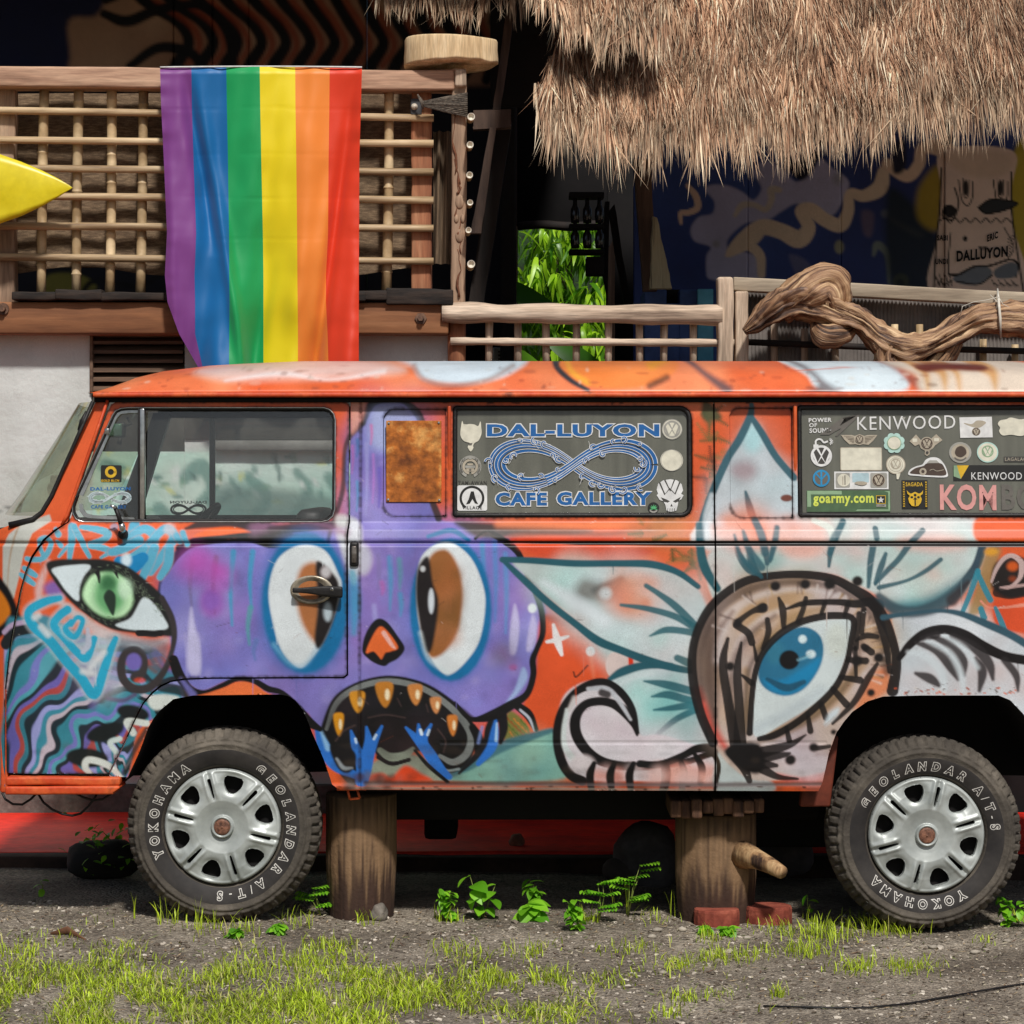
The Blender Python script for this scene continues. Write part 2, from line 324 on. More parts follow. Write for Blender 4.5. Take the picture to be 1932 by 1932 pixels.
# ------------------------------------------------------------------ the paint on the van
OR, ORL, ORD = (206, 94, 44), (214, 126, 76), (178, 62, 28)
PU, PUL, PUD = (120, 120, 182), (152, 152, 204), (98, 96, 160)
BK, CH, WH, WT = (14, 12, 15), (48, 44, 46), (214, 212, 212), (196, 206, 206)
BL, CY, TE, TEL, TEP = (10, 112, 158), (44, 150, 180), (38, 96, 108), (78, 150, 152), (150, 196, 190)
TAN, BR, PK, BLU = (168, 138, 92), (150, 92, 40), (206, 182, 184), (44, 112, 184)
def paint_van():
    C = Canvas(-20, 660, 1984, 1540, OR); C.heavy = True
    # large variation of the old orange coat
    C.mottle('P', [(0, 740), (1960, 740), (1960, 1500), (0, 1500)], [ORL, ORD, (214, 104, 50), (192, 80, 38)], 160, 46, 1.0, .30, 3)
    # ---- roof
    C.mottle('P', [(180, 690), (1960, 680), (1960, 735), (180, 735)], [(222, 140, 96), (230, 150, 110), (206, 96, 46)], 90, 34, 1.0, .55, 8)
    C.blob('P', [(360, 690), (520, 676), (680, 676), (760, 700), (640, 712), (470, 716), (400, 712)], (214, 196, 190), 14, .75)
    C.blob('P', [(740, 668), (985, 668), (960, 706), (880, 724), (800, 716), (775, 692)], (206, 214, 220), 8)
    C.line('P', [(775, 690), (800, 716), (850, 728), (920, 716), (968, 690)], 9, (150, 120, 110), 6, .7)
    C.line('P', [(420, 716), (520, 704), (620, 716), (720, 700)], [3, 7, 4, 9], (226, 214, 210), 6, .8)
    C.blob('P', [(1050, 672), (1140, 668), (1290, 672), (1250, 720), (1160, 734), (1090, 720)], (222, 132, 62), 6, .8)
    C.line('P', [(1062, 668), (1052, 690), (1076, 716), (1110, 736)], [16, 12, 10, 8], (62, 62, 66), 5)
    C.line('P', [(1075, 672), (1080, 700), (1110, 722)], 10, (222, 160, 60), 6, .8)
    C.line('P', [(1235, 690), (1270, 676)], 14, (214, 150, 40), 7, .8); C.line('P', [(1228, 728), (1262, 712)], 12, (70, 60, 50), 6, .7)
    C.line('P', [(1312, 672), (1330, 700), (1375, 736)], [18, 12, 20], (92, 84, 90), 8, .85)
    C.blob('P', [(1505, 676), (1690, 672), (1712, 700), (1722, 726), (1690, 740), (1560, 738), (1530, 708)], (208, 212, 214), 7)
    C.blob('P', [(1500, 672), (1520, 672), (1560, 716), (1590, 742), (1520, 742), (1548, 722)], (86, 74, 76), 9, .75)
    C.line('P', [(1690, 672), (1722, 706), (1752, 742)], [16, 20, 22], (150, 90, 76), 9, .8)
    C.blob('P', [(1712, 678), (1960, 676), (1960, 742), (1760, 742), (1738, 708)], (206, 196, 178), 10, .9)
    for x, w in ((1752, 26), (1785, 34), (1812, 22), (1880, 40)):
        C.line('P', [(x, 686), (x + 6, 706), (x + 4, 734)], [w, w * .5, 4], (190, 130, 46), 9, .7)
    C.blob('P', [(1745, 690), (1790, 684), (1880, 688), (1870, 700), (1800, 698), (1760, 702)], (112, 44, 20), 5)
    C.line('P', [(1640, 692), (1500, 700)], 1.6, (190, 90, 60), 1, .8)
    # ---- pale front corner
    C.blob('a', [(0, 1500), (60, 1380), (170, 1290), (330, 1230), (450, 1190), (470, 1250), (300, 1370), (220, 1560), (170, 1800), (120, 1990), (0, 2100)], (186, 182, 172), 8, 1, False)
    C.line('a', [(160, 1290), (110, 1450), (70, 1650), (50, 1900)], [16, 20, 14, 8], (140, 104, 62), 12, .6)
    C.blob('P', [(-20, 1090), (8, 1105), (28, 1140), (40, 1180), (14, 1192), (-20, 1200)], BK, 4); C.blob('P', [(-20, 1112), (4, 1126), (16, 1160), (-20, 1186)], (196, 120, 24), 4)
    # ================= left: psychedelic waves under the eye (frame 6)
    area = [(20, 520), (90, 480), (240, 470), (420, 560), (640, 600), (800, 640), (900, 760), (960, 900), (900, 960), (720, 1060), (660, 1300), (560, 1420), (10, 1420), (10, 900)]
    C.blob(6, area, (58, 128, 142), 14)
    C.mottle(6, area, [(110, 150, 170), PU, (40, 90, 104), (150, 120, 150)], 60, 60, 1, .5, 4)
    W = lambda pts, w, c, s=8, a=1: C.line(6, pts, w, c, s, a)
    # wavy contour bands, sprayed ring by ring
    q = C.fr(6, area); b_ = C.box(q, 0); PX = (b_[2][None, :] - FR[6][0]) / FR[6][2]; PY = (b_[3][:, None] - FR[6][1]) / FR[6][2]
    r = np.hypot(PX - 640, (PY - 1330) * .92); th = np.arctan2(PY - 1330, PX - 640)
    ph = r / 29 + 1.0 * np.sin(th * 8.5 + r / 74) + .55 * np.sin(PX / 46 + PY / 90) * np.cos(PY / 60) + .35 * np.sin(th * 19 - r / 40)
    cyc = [PU, (58, 136, 150), (24, 26, 30), (196, 176, 184), (60, 140, 156), PUL, (30, 34, 40), (58, 128, 142), (176, 70, 58), (112, 98, 170), (22, 24, 28), (84, 158, 168)]
    i0 = np.floor(ph).astype(int); f0 = ph - i0; T_ = np.array([lin(c) for c in cyc]); w0 = np.clip((f0 - .68) / .32, 0, 1)[..., None]; w0 = w0 * w0 * (3 - 2 * w0)
    rgb = T_[i0 % 12] * (1 - w0) + T_[(i0 + 1) % 12] * w0
    pad = np.zeros((len(b_[3]), len(b_[2]))); 
    msk = inside(np.broadcast_to(b_[2][None, :], pad.shape), np.broadcast_to(b_[3][:, None], pad.shape), catmull(q, True, 6)); msk &= (PY > 560 + .0 * PX)
    v_ = C.a[b_[0], b_[1]]; al_ = (msk * np.clip((PY - 560) / 90, 0, 1) * .88)[..., None]; v_ += ((rgb - v_) * al_).astype(np.float32)
    W([(20, 620), (60, 560), (120, 540), (180, 530)], 50, (34, 40, 44)); W([(10, 560), (60, 520), (150, 500)], 26, (170, 150, 176))
    C.ell(6, 545, 1075, 100, 44, (26, 34, 36), 10, 1, -.3); C.ell(6, 450, 1210, 110, 50, (26, 34, 36), 10, 1, .1)
    C.ell(6, 690, 975, 84, 40, (24, 30, 34), 10, 1, .2)
    W([(640, 1330), (560, 1250), (460, 1220), (440, 1260), (480, 1310)], [24, 34, 36, 34, 24], (206, 206, 198)); W([(600, 1180), (570, 1130), (620, 1110)], 28, (196, 204, 198))
    W([(690, 1080), (660, 1020), (760, 1030)], 34, (206, 206, 198)); W([(760, 1060), (700, 1160), (640, 1290)], 20, (40, 52, 54), 10, .8)
    C.blob(6, [(860, 880), (930, 900), (820, 960), (770, 930), (780, 890)], (206, 206, 198), 10); W([(840, 840), (940, 860), (1010, 900)], 40, (36, 48, 50), 12, .9)
    W([(520, 960), (600, 900), (680, 900), (760, 830)], 40, (60, 140, 156), 14, .8); W([(560, 900), (640, 910), (700, 880)], 22, (96, 70, 110), 10, .8)
    W([(480, 940), (520, 860), (600, 820)], 40, (100, 92, 150), 16, .7)
    for x in (720, 760, 800): W([(x, 640), (x + 40, 720), (x + 90, 760)], 24, ((120, 70, 60), (60, 90, 110), (110, 100, 160))[x % 3], 12, .7)
    C.mottle(6, [(430, 620), (640, 620), (640, 860), (430, 860)], [(120, 160, 170), (150, 140, 170), (196, 200, 200)], 22, 50, 1, .5, 9)
    # ================= purple skull
    sk = [(6, 832, 350), (6, 860, 250), (6, 915, 165), (6, 990, 100), (6, 1130, 60), (6, 1330, 40), (4, 20, 800), (4, 20, 560), (4, 40, 420), (4, 110, 320), (4, 140, 220), (4, 200, 198),
          (4, 300, 212), (4, 360, 262), (4, 392, 330), (4, 410, 450), (4, 424, 640), (4, 470, 775), (4, 600, 800), (4, 660, 870), (4, 740, 836), (4, 800, 890), (7, 1090, 130), (7, 1150, 250), (7, 1215, 380), (7, 1240, 500),
          (7, 1200, 640), (7, 1190, 760), (7, 1140, 880), (7, 1000, 985), (7, 890, 1000), (7, 780, 930), (7, 500, 900), (7, 200, 960), (7, 80, 1070), (7, 20, 980), (6, 1560, 965), (6, 1450, 885), (6, 1320, 830), (6, 1180, 810), (6, 1040, 860), (6, 940, 770), (6, 890, 640), (6, 880, 500)]
    skP = [(FR[f][0] + x * FR[f][2], FR[f][1] + y * FR[f][2]) for f, x, y in sk]
    C.line('P', skP[:6], [10, 14, 15, 15, 18, 16], BK, 4); C.line('P', skP[21:33], [14, 10, 14, 9, 9, 10, 10, 12, 12, 10, 8, 6], BK, 3.5)
    C.blob('P', skP, PU, 3)
    C.mottle('P', skP, [PUL, PUD, (136, 130, 194), (112, 120, 186), (134, 118, 176), (150, 110, 170), (104, 96, 150)], 260, 30, 1.0, .42, 12)
    C.mottle('P', skP, [(96, 86, 140), (170, 160, 206), (120, 130, 190)], 240, 9, 1.0, .28, 19)
    C.line('P', skP[1:7], [6, 9, 12, 12, 14, 12], BK, 3)
    C.line(4, [(110, 320), (150, 228), (215, 205), (300, 214), (362, 262), (396, 330), (414, 440), (428, 640), (474, 775)], [20, 30, 24, 16, 30, 26, 20, 22, 26], CH, 10, .9)
    C.line(4, [(-70, 1000), (-40, 830), (15, 640), (30, 420), (110, 320)], [6, 14, 18, 16, 20], CH, 9, .75)
    C.blob(4, [(150, 260), (240, 226), (320, 250), (370, 300), (380, 430), (300, 460), (160, 430)], (164, 176, 212), 40, .7)
    C.blob(4, [(55, 215), (120, 215), (108, 300), (55, 370)], (206, 150, 130), 16, .8)
    C.blob(4, [(-20, 770), (80, 780), (110, 850), (100, 1000), (70, 1090), (20, 960)], (214, 210, 206), 16, .8)
    for x, y0, y1, c, w in ((84, 400, 480, BL, 16), (84, 600, 740, CY, 14), (150, 330, 420, (206, 90, 140), 12), (128, 420, 760, PUL, 20), (190, 540, 720, (96, 84, 170), 22), (160, 470, 700, (176, 120, 190), 12), (60, 430, 560, (176, 100, 160), 14)):
        C.line(4, [(x, y0), (x + 3, (y0 + y1) / 2), (x - 2, y1)], [w, w * .8, w * .4], c, 8, .6)
    # black / orange flame across the door top
    C.line(6, [(960, 20), (1060, -8), (1200, -14), (1330, 10), (1500, 60)], [10, 40, 60, 60, 40], CH, 16, .95)
    C.blob(6, [(1000, 60), (1080, 22), (1200, 12), (1300, 40), (1200, 60), (1060, 66)], (222, 100, 18), 10)
    C.line(6, [(930, 120), (1020, 90), (1150, 74), (1290, 66), (1420, 90), (1540, 60)], [30, 36, 32, 40, 50, 20], BK, 9)
    C.line(6, [(1320, 20), (1500, -20), (1680, 10), (1790, 40)], [70, 40, 50, 40], (140, 100, 130), 30, .75)
    C.line(6, [(1400, 20), (1560, 2), (1700, 20)], [30, 24, 10], (70, 52, 62), 14, .7)
    # drips on the brow
    for x, y0, y1, c in ((1210, 140, 520, CY), (1310, 140, 430, CY), (1300, 430, 620, TEL), (1120, 170, 460, (116, 104, 128)), (1000, 180, 420, (120, 112, 150)), (1330, 600, 700, (96, 120, 170))):
        C.line(6, [(x, y0), (x - 14, (y0 + y1) / 2), (x - 6, y1)], [30, 22, 12], c, 9, .75)
    C.ell(6, 1100, 400, 66, 80, (150, 84, 168), 30, .7); C.ell(6, 1095, 390, 40, 50, (136, 96, 176), 16, .8)
    C.mottle(6, [(930, 150), (1180, 150), (1180, 330), (930, 330)], [(176, 84, 168), (140, 80, 160)], 16, 44, 1, .5, 2)
    C.blob(6, [(990, 430), (1010, 520), (1040, 640), (1036, 770), (980, 760), (972, 640)], (190, 186, 220), 14, .85)
    for a in (960, 985, 1010, 1030): C.line(6, [(a, 560), (a + 10, 800)], 8, (176, 172, 206), 8, .35)
    # left eye
    C.ell(6, 1582, 405, 240, 385, (60, 110, 170), 50, .7); C.ell(6, 1584, 405, 226, 366, BL, 16)
    C.blob(6, [(1395, 330), (1440, 180), (1550, 108), (1680, 130), (1752, 250), (1768, 340), (1700, 560), (1610, 700), (1545, 738), (1460, 650), (1410, 480)], WH, 9)
    C.line(6, [(1420, 620), (1500, 715), (1580, 725), (1660, 620)], 22, (120, 170, 196), 16, .6)
    C.blob(6, [(1560, 225), (1640, 196), (1660, 300), (1650, 600), (1570, 520), (1535, 360)], (168, 112, 66), 22)
    C.blob(6, [(1640, 192), (1725, 250), (1760, 330), (1735, 480), (1665, 632), (1632, 600), (1650, 400)], (30, 22, 22), 12)
    C.ell(6, 1690, 245, 26, 30, (200, 190, 190), 16, .9); C.ell(6, 1700, 450, 22, 50, (180, 190, 196), 14, .9)
    # pillar drips between the eyes
    C.line(7, [(250, 250), (262, 400), (255, 560)], [46, 54, 26], CY, 20, .7); C.ell(7, 300, 180, 46, 80, (206, 202, 206), 24, .7)
    for x, y0, y1, c in ((440, 170, 440, CY), (490, 180, 330, TEL), (495, 360, 470, CY), (380, 160, 330, (126, 116, 160)), (360, 420, 560, PUL), (920, 100, 420, CY), (985, 90, 500, (70, 140, 190)), (1040, 150, 560, (80, 150, 196)), (400, 300, 360, (170, 96, 160))):
        C.line(7, [(x, y0), (x + 6, (y0 + y1) / 2), (x + 2, y1)], [26, 24, 10], c, 12, .6)
    # right eye
    C.ell(7, 760, 440, 214, 376, (60, 108, 180), 40, .6); C.ell(7, 757, 440, 212, 370, BL, 12)
    C.line(7, [(640, 60), (760, 30), (850, 80)], [20, 26, 20], BL, 10)
    C.blob(7, [(592, 200), (660, 112), (760, 94), (860, 170), (920, 300), (936, 420), (905, 600), (830, 715), (748, 776), (680, 730), (612, 600), (580, 400)], WH, 8)
    C.blob(7, [(640, 180), (720, 126), (780, 180), (816, 300), (816, 430), (790, 560), (720, 665), (650, 685), (620, 590), (600, 400)], (150, 98, 48), 16)
    C.mottle(7, [(690, 160), (790, 200), (800, 450), (720, 640), (690, 400)], [(176, 120, 80), (120, 84, 36), (190, 110, 60)], 14, 44, 1, .5, 6)
    C.blob(7, [(588, 220), (640, 166), (664, 300), (692, 390), (682, 520), (655, 650), (622, 640), (590, 480), (576, 350)], (28, 20, 22), 12)
    C.ell(7, 656, 395, 15, 66, (206, 206, 210), 9); C.ell(7, 612, 228, 13, 15, (200, 196, 196), 8); C.line(7, [(600, 560), (640, 690), (740, 770)], 20, (196, 206, 206), 14, .5)
    # cheek shine
    C.blob(7, [(1090, 410), (1112, 520), (1095, 660), (1062, 660), (1068, 520)], (186, 180, 214), 12, .85); C.blob(7, [(1180, 470), (1205, 540), (1180, 640), (1150, 640)], (186, 180, 214), 12, .75)
    C.ell(7, 1180, 432, 22, 24, (226, 224, 226), 8); C.blob(7, [(1130, 740), (1156, 790), (1110, 870), (1040, 930), (1090, 850)], (150, 176, 214), 12, .8)
    C.ell(7, 1080, 738, 20, 16, (176, 70, 130), 12, .6); C.mottle(7, [(960, 640), (1120, 640), (1100, 760), (960, 760)], [(130, 80, 150), (130, 120, 140)], 8, 40, 1, .5, 3)
    # nose
    C.blob(7, [(298, 650), (318, 560), (370, 490), (425, 502), (485, 580), (518, 640), (486, 690), (440, 716), (415, 732), (375, 722), (330, 694)], BK, 5)
    C.blob(7, [(340, 600), (384, 530), (424, 545), (484, 632), (446, 656), (418, 664), (398, 696), (382, 680), (356, 656), (318, 664)], (212, 106, 48), 6)
    C.line(7, [(410, 560), (450, 620), (468, 640)], [24, 20, 8], (220, 170, 160), 8, .9)
    # red field right of the skull
    C.blob(7, [(1240, 470), (1400, 520), (1560, 620), (1580, 800), (1400, 860), (1310, 960), (1270, 1060), (1180, 1050), (1130, 940), (1190, 800), (1205, 620)], (204, 86, 40), 16)
    C.line(7, [(1230, 470), (1330, 500), (1450, 560), (1560, 640)], [20, 40, 40, 30], (132, 20, 14), 24, .7)
    C.line(7, [(1290, 518), (1310, 600), (1332, 672)], [16, 40, 18], (222, 214, 212), 6); C.line(7, [(1256, 606), (1310, 596), (1366, 578)], [16, 26, 14], (222, 214, 212), 5)
    C.ell(7, 1482, 655, 23, 25, (226, 222, 222), 7); C.line(7, [(1482, 660), (1500, 800)], [24, 6], (214, 150, 120), 16, .4)
    C.line(7, [(1394, 762), (1408, 788), (1468, 728)], 8, (96, 40, 20), 3)
    C.blob(7, [(1062, 968), (1120, 1000), (1165, 1060), (1150, 1100), (1050, 1130), (1030, 1050)], (124, 118, 58), 10)
    for i in range(16): C.line(7, [(1050 + 7 * i, 1000 + (i * 37) % 90), (1070 + 7 * i, 1030 + (i * 37) % 90)], [8, 2], ((150, 70, 30), (70, 110, 40), (190, 120, 50))[i % 3], 3, .8)
    C.line(7, [(1105, 940), (1160, 985), (1198, 1060)], [34, 40, 22], BK, 6); C.line(7, [(1118, 960), (1165, 1005), (1190, 1070)], [12, 14, 6], (176, 176, 186), 5)
    # lower pale green band
    C.blob(7, [(860, 1230), (1000, 1150), (1130, 1110), (1280, 1060), (1330, 1150), (1340, 1320), (700, 1330), (760, 1290)], (120, 164, 154), 14)
    C.mottle(7, [(860, 1230), (1280, 1080), (1330, 1300), (760, 1310)], [(150, 180, 160), (96, 150, 150), (100, 140, 140)], 22, 60, 1, .5, 7)
    C.line(7, [(740, 1310), (860, 1240), (1000, 1160), (1140, 1110), (1280, 1066)], [20, 60, 60, 44, 26], (66, 112, 122), 14, .9)
    C.blob(7, [(300, 1280), (420, 1200), (600, 1200), (700, 1310), (560, 1330), (310, 1330)], (140, 146, 130), 14)
    C.blob(7, [(340, 1300), (400, 1290), (450, 1310), (520, 1250), (600, 1290), (640, 1330), (350, 1335)], (206, 74, 34), 14)
    # mouth
    mo = [(90, 1030), (150, 895), (260, 820), (400, 783), (520, 790), (650, 832), (780, 920), (865, 1010), (890, 1110), (862, 1210), (790, 1280), (700, 1280), (640, 1190), (560, 1180), (470, 1250), (390, 1220), (350, 1180), (300, 1330), (220, 1340), (120, 1200), (80, 1110)]
    C.blob(7, mo, BK, 6)
    C.line(7, [(112, 1060), (165, 925), (265, 848), (400, 812), (520, 820), (640, 862), (760, 950), (838, 1040), (862, 1110), (838, 1190), (770, 1232), (700, 1200)], [18, 28, 30, 30, 30, 30, 32, 36, 36, 38, 34, 20], (120, 124, 122), 5)
    C.line(7, [(390, 1170), (440, 1205), (510, 1200), (560, 1165)], [30, 44, 44, 26], (146, 156, 140), 6); C.line(7, [(380, 1206), (450, 1240), (540, 1220)], 16, BK, 4)
    C.line(7, [(690, 1250), (740, 1276), (800, 1268)], 12, (150, 160, 160), 5, .8)
    C.line(7, [(160, 1200), (190, 1260), (240, 1262)], [10, 24, 10], (150, 156, 156), 8, .8)
    C.mottle(7, [(160, 960), (300, 900), (600, 900), (760, 1000), (780, 1160), (200, 1180)], [(60, 40, 44), (30, 26, 36), (10, 8, 10)], 26, 60, 1, .5, 1)
    for cx, cy, w, h, c in ((272, 918, 40, 58, (190, 136, 36)), (412, 880, 46, 68, (176, 120, 40)), (572, 880, 38, 56, (186, 128, 66)), (678, 935, 29, 44, (186, 130, 80)), (175, 1035, 27, 62, (196, 138, 24)), (765, 1040, 27, 56, (186, 120, 52))):
        C.blob(7, [(cx - w, cy - h * .75), (cx, cy - h), (cx + w, cy - h * .8), (cx + w * .8, cy + h * .3), (cx + w * .15, cy + h), (cx - w * .6, cy + h * .4)], c, 7)
        C.ell(7, cx + w * .35, cy, w * .26, h * .42, (226, 212, 176), 8)
    for pts in ([(240, 1070), (262, 1150), (300, 1250), (290, 1330)], [(320, 1050), (330, 1130), (310, 1260), (300, 1330)], [(400, 1045), (350, 1150), (310, 1270), (290, 1330)]):
        C.line(7, pts, [14, 44, 70, 60], BLU, 6)
    C.line(7, [(60, 1060), (100, 1160), (160, 1250), (260, 1300)], [20, 70, 60, 40], BLU, 8); C.line(7, [(80, 1060), (120, 1160)], [10, 30], (150, 190, 220), 10, .7)
    C.blob(7, [(128, 1150), (190, 1130), (258, 1180), (262, 1240), (225, 1288), (170, 1262)], (18, 14, 18), 8); C.line(7, [(165, 1215), (200, 1262), (245, 1262)], [14, 22, 10], (150, 156, 160), 7, .8)
    for pts in ([(525, 1052), (580, 1110), (640, 1180), (700, 1270), (750, 1310)], [(590, 1036), (600, 1110), (640, 1180), (690, 1260)], [(655, 1036), (620, 1110), (640, 1200)]):
        C.line(7, pts, ([14, 40, 60, 56, 30] if len(pts) == 5 else [14, 44, 56, 40] if len(pts) == 4 else [14, 34, 40]), BLU, 6)
    C.line(7, [(600, 1065), (606, 1085)], 16, (200, 214, 226), 6); C.line(7, [(645, 1065), (636, 1090)], 12, (180, 200, 220), 6); C.line(7, [(262, 1110), (266, 1130)], 12, (180, 200, 220), 6); C.line(7, [(370, 1090), (358, 1112)], 12, (180, 200, 220), 6)
    C.line(7, [(570, 1170), (640, 1250), (740, 1336)], [10, 16, 14], BK, 5)
    for pts, w in (([(160, 1120), (200, 1070), (260, 1040)], 10), ([(330, 1000), (420, 985), (520, 1000)], 8), ([(690, 1060), (730, 1120), (720, 1180)], 8), ([(300, 900), (330, 930)], 6), ([(480, 900), (500, 940)], 6), ([(630, 930), (640, 970)], 6)): C.line(7, pts, w, (86, 66, 64), 5, .6)
    C.line(7, [(870, 1050), (900, 1110), (890, 1190)], [30, 40, 16], BK, 6); C.line(7, [(1000, 985), (960, 1050), (945, 1120), (890, 1200), (800, 1290)], [40, 36, 36, 26, 10], (24, 24, 30), 7)
    C.line(7, [(990, 1010), (985, 1080), (965, 1160), (900, 1240)], [14, 46, 50, 26], BLU, 8); C.line(7, [(996, 1030), (992, 1120)], [10, 16], (150, 186, 220), 6)
    C.line(7, [(1025, 990), (1030, 1060), (1015, 1130)], [40, 36, 16], (20, 18, 24), 8); C.line(7, [(920, 1050), (900, 1130)], 16, (120, 140, 190), 8, .8)
    # skull outline right
    C.line(7, [(970, 50), (1040, 90), (1110, 150), (1150, 260), (1195, 350), (1228, 450), (1234, 560), (1205, 640), (1182, 700), (1185, 780), (1150, 880), (1060, 940), (980, 985), (880, 1010), (830, 985), (780, 925)], [20, 22, 26, 14, 22, 24, 24, 22, 26, 26, 28, 40, 44, 20, 18, 14], BK, 6)
    # ================= the graffiti tag top left (frame a)
    T = lambda pts, w, c=(96, 160, 180): (C.line('a', pts, np.asarray(w) + 10, (190, 170, 170), 6, .5), C.line('a', pts, w, c, 4))
    T([(250, 1610), (300, 1620), (400, 1610), (460, 1540), (480, 1460), (430, 1410), (370, 1440), (390, 1530), (430, 1600)], [44, 50, 52, 52, 48, 44, 42, 40, 40])
    T([(520, 1330), (550, 1380)], [40, 60]); T([(540, 1450), (580, 1490)], [36, 44]); T([(560, 1590), (600, 1540), (650, 1480)], [24, 34, 30])
    T([(665, 1300), (680, 1400), (670, 1520), (660, 1620)], [60, 70, 60, 40]); T([(690, 1300), (760, 1420), (800, 1500), (850, 1590)], [50, 60, 50, 40])
    T([(760, 1310), (900, 1330), (1020, 1370), (980, 1430), (850, 1470)], [40, 60, 70, 64, 50]); T([(860, 1490), (980, 1510), (1100, 1560)], [50, 60, 50])
    T([(960, 1600), (1030, 1560), (1120, 1520), (1240, 1440)], [24, 40, 46, 50])
    T2 = lambda pts, w, c=(70, 152, 184), s=5, al=1: C.line(3, pts, w, c, s, al)
    for pts, w in (([(690, 880), (685, 930), (660, 960)], [54, 60, 40]), ([(660, 960), (740, 900), (800, 940), (760, 1000), (680, 1060), (620, 1070)], [50, 44, 50, 60, 60, 50]), ([(780, 970), (850, 900), (900, 940), (840, 1040), (780, 1120)], [40, 44, 46, 44, 44]),
                   ([(800, 1000), (770, 1080), (740, 1150)], [50, 50, 40]), ([(880, 1000), (870, 1080), (830, 1150)], [44, 46, 34]), ([(910, 930), (930, 960)], [30, 36]), ([(945, 920), (970, 980)], [30, 26]), ([(580, 1020), (640, 1000), (720, 960)], [40, 50, 50])):
        T2(pts, np.asarray(w) + 10, (176, 150, 150), 6, .5); T2(pts, w, (90, 160, 184))
    T2([(620, 1070), (680, 1090), (740, 1050)], [60, 90, 60], (20, 130, 176), 6); C.ell(3, 655, 1060, 26, 34, (206, 220, 226), 14, .9)
    C.ell('a', 1075, 1310, 40, 34, (150, 150, 170), 12, .8); C.ell(3, 875, 900, 30, 34, (196, 176, 176), 16, .6)
    T([(225, 1700), (290, 1740), (340, 1770)], [46, 60, 44]); T([(190, 1760), (250, 1800), (320, 1850)], [40, 60, 44])
    # ================= green cat eye (frame 6)
    C.line(6, [(250, 190), (205, 320), (205, 400)], [20, 40, 30], (200, 176, 176), 18, .8); C.blob(6, [(230, 320), (290, 290), (330, 370), (260, 380)], (120, 100, 170), 22, .9)
    C.line(6, [(300, 390), (420, 480), (560, 570), (760, 620), (860, 600)], [20, 50, 60, 50, 30], (196, 186, 186), 24, .8)
    C.blob(6, [(240, 205), (300, 180), (420, 178), (540, 180), (650, 210), (760, 290), (850, 380), (900, 500), (905, 570), (840, 575), (700, 560), (580, 540), (470, 480), (360, 390), (280, 290)], (34, 36, 36), 8)
    C.blob(6, [(272, 228), (380, 208), (470, 212), (430, 280), (410, 392), (350, 350), (300, 280)], (206, 212, 214), 7); C.blob(6, [(740, 380), (790, 400), (850, 480), (862, 540), (700, 545), (600, 520), (680, 480)], (206, 212, 214), 7)
    C.ell(6, 560, 355, 150, 150, (30, 34, 32), 8)
    C.blob(6, [(430, 360), (470, 270), (540, 245), (620, 260), (672, 320), (690, 400), (640, 470), (550, 478), (470, 430)], (186, 226, 180), 14)
    C.blob(6, [(500, 300), (570, 250), (640, 320), (640, 420), (560, 470), (490, 400)], (70, 140, 90), 36, .8); C.ell(6, 560, 300, 40, 40, (40, 100, 60), 26, .8); C.ell(6, 650, 330, 36, 50, (196, 226, 196), 24, .8)
    C.blob(6, [(565, 335), (600, 370), (590, 470), (555, 420), (538, 370)], (40, 60, 48), 6)
    C.line(6, [(490, 215), (510, 260), (515, 300)], [30, 16, 5], (34, 36, 36), 4); C.line(6, [(600, 245), (612, 275)], [14, 4], (34, 36, 36), 3)
    rg = np.random.RandomState(2)
    for i in range(150):
        a = rg.rand() * 6.28; r = 150 + rg.rand() * 36 - 20; x, y = 560 + r * math.cos(a), 360 + r * math.sin(a) * .98
        if i > 80: u = rg.rand(); x, y = 640 + u * 210, 240 + u * 220 + rg.randn() * 16
        b = a + 1.2 + rg.rand(); L = 8 + rg.rand() * 16
        C.line(6, [(x, y), (x + L * math.cos(b), y + L * math.sin(b))], 2.4, (116, 130, 110), 2, .7, False)
    C.line(6, [(840, 380), (890, 480), (905, 570), (890, 660), (850, 760), (780, 840), (700, 850), (640, 800), (630, 720), (660, 660), (710, 650), (745, 690), (740, 760), (700, 790)], [30, 32, 30, 26, 34, 44, 44, 44, 44, 42, 40, 40, 44, 50], (62, 56, 58), 8)
    C.ell(6, 695, 710, 40, 46, (112, 100, 166), 10); C.line(6, [(720, 560), (800, 565), (835, 560)], 26, (24, 24, 26), 4); C.ell(6, 725, 806, 30, 14, (190, 70, 36), 9, .8)
    C.blob(6, [(560, 580), (680, 590), (860, 600), (860, 700), (800, 760), (770, 680), (700, 630), (620, 640)], (96, 106, 120), 24, .6)
    # cyan spray letters
    S = lambda pts, w: (C.line(6, pts, np.asarray(w) + 26, (176, 186, 190), 12, .5), C.line(6, pts, w, (40, 156, 184), 6))
    S([(310, 380), (230, 400), (150, 450), (170, 520), (260, 600), (340, 700), (420, 790), (490, 880), (540, 750), (570, 660), (600, 590)], [30, 44, 46, 50, 50, 50, 50, 50, 46, 40, 30])
    S([(350, 440), (310, 470), (280, 520), (330, 580), (400, 660), (450, 690), (490, 590)], [44, 44, 40, 40, 40, 40, 34]); S([(370, 500), (340, 540), (390, 580), (430, 500), (400, 480), (370, 520)], [26, 30, 30, 26, 24, 22])
    C.line(6, [(455, 540), (460, 620), (430, 660)], [20, 30, 20], (176, 176, 190), 8, .9)
    for pts in ([(180, 480), (200, 470)], [(215, 530), (250, 570)], [(430, 760), (480, 770)], [(470, 740), (540, 660)]): C.line(6, pts, 30, (214, 208, 206), 14, .75)
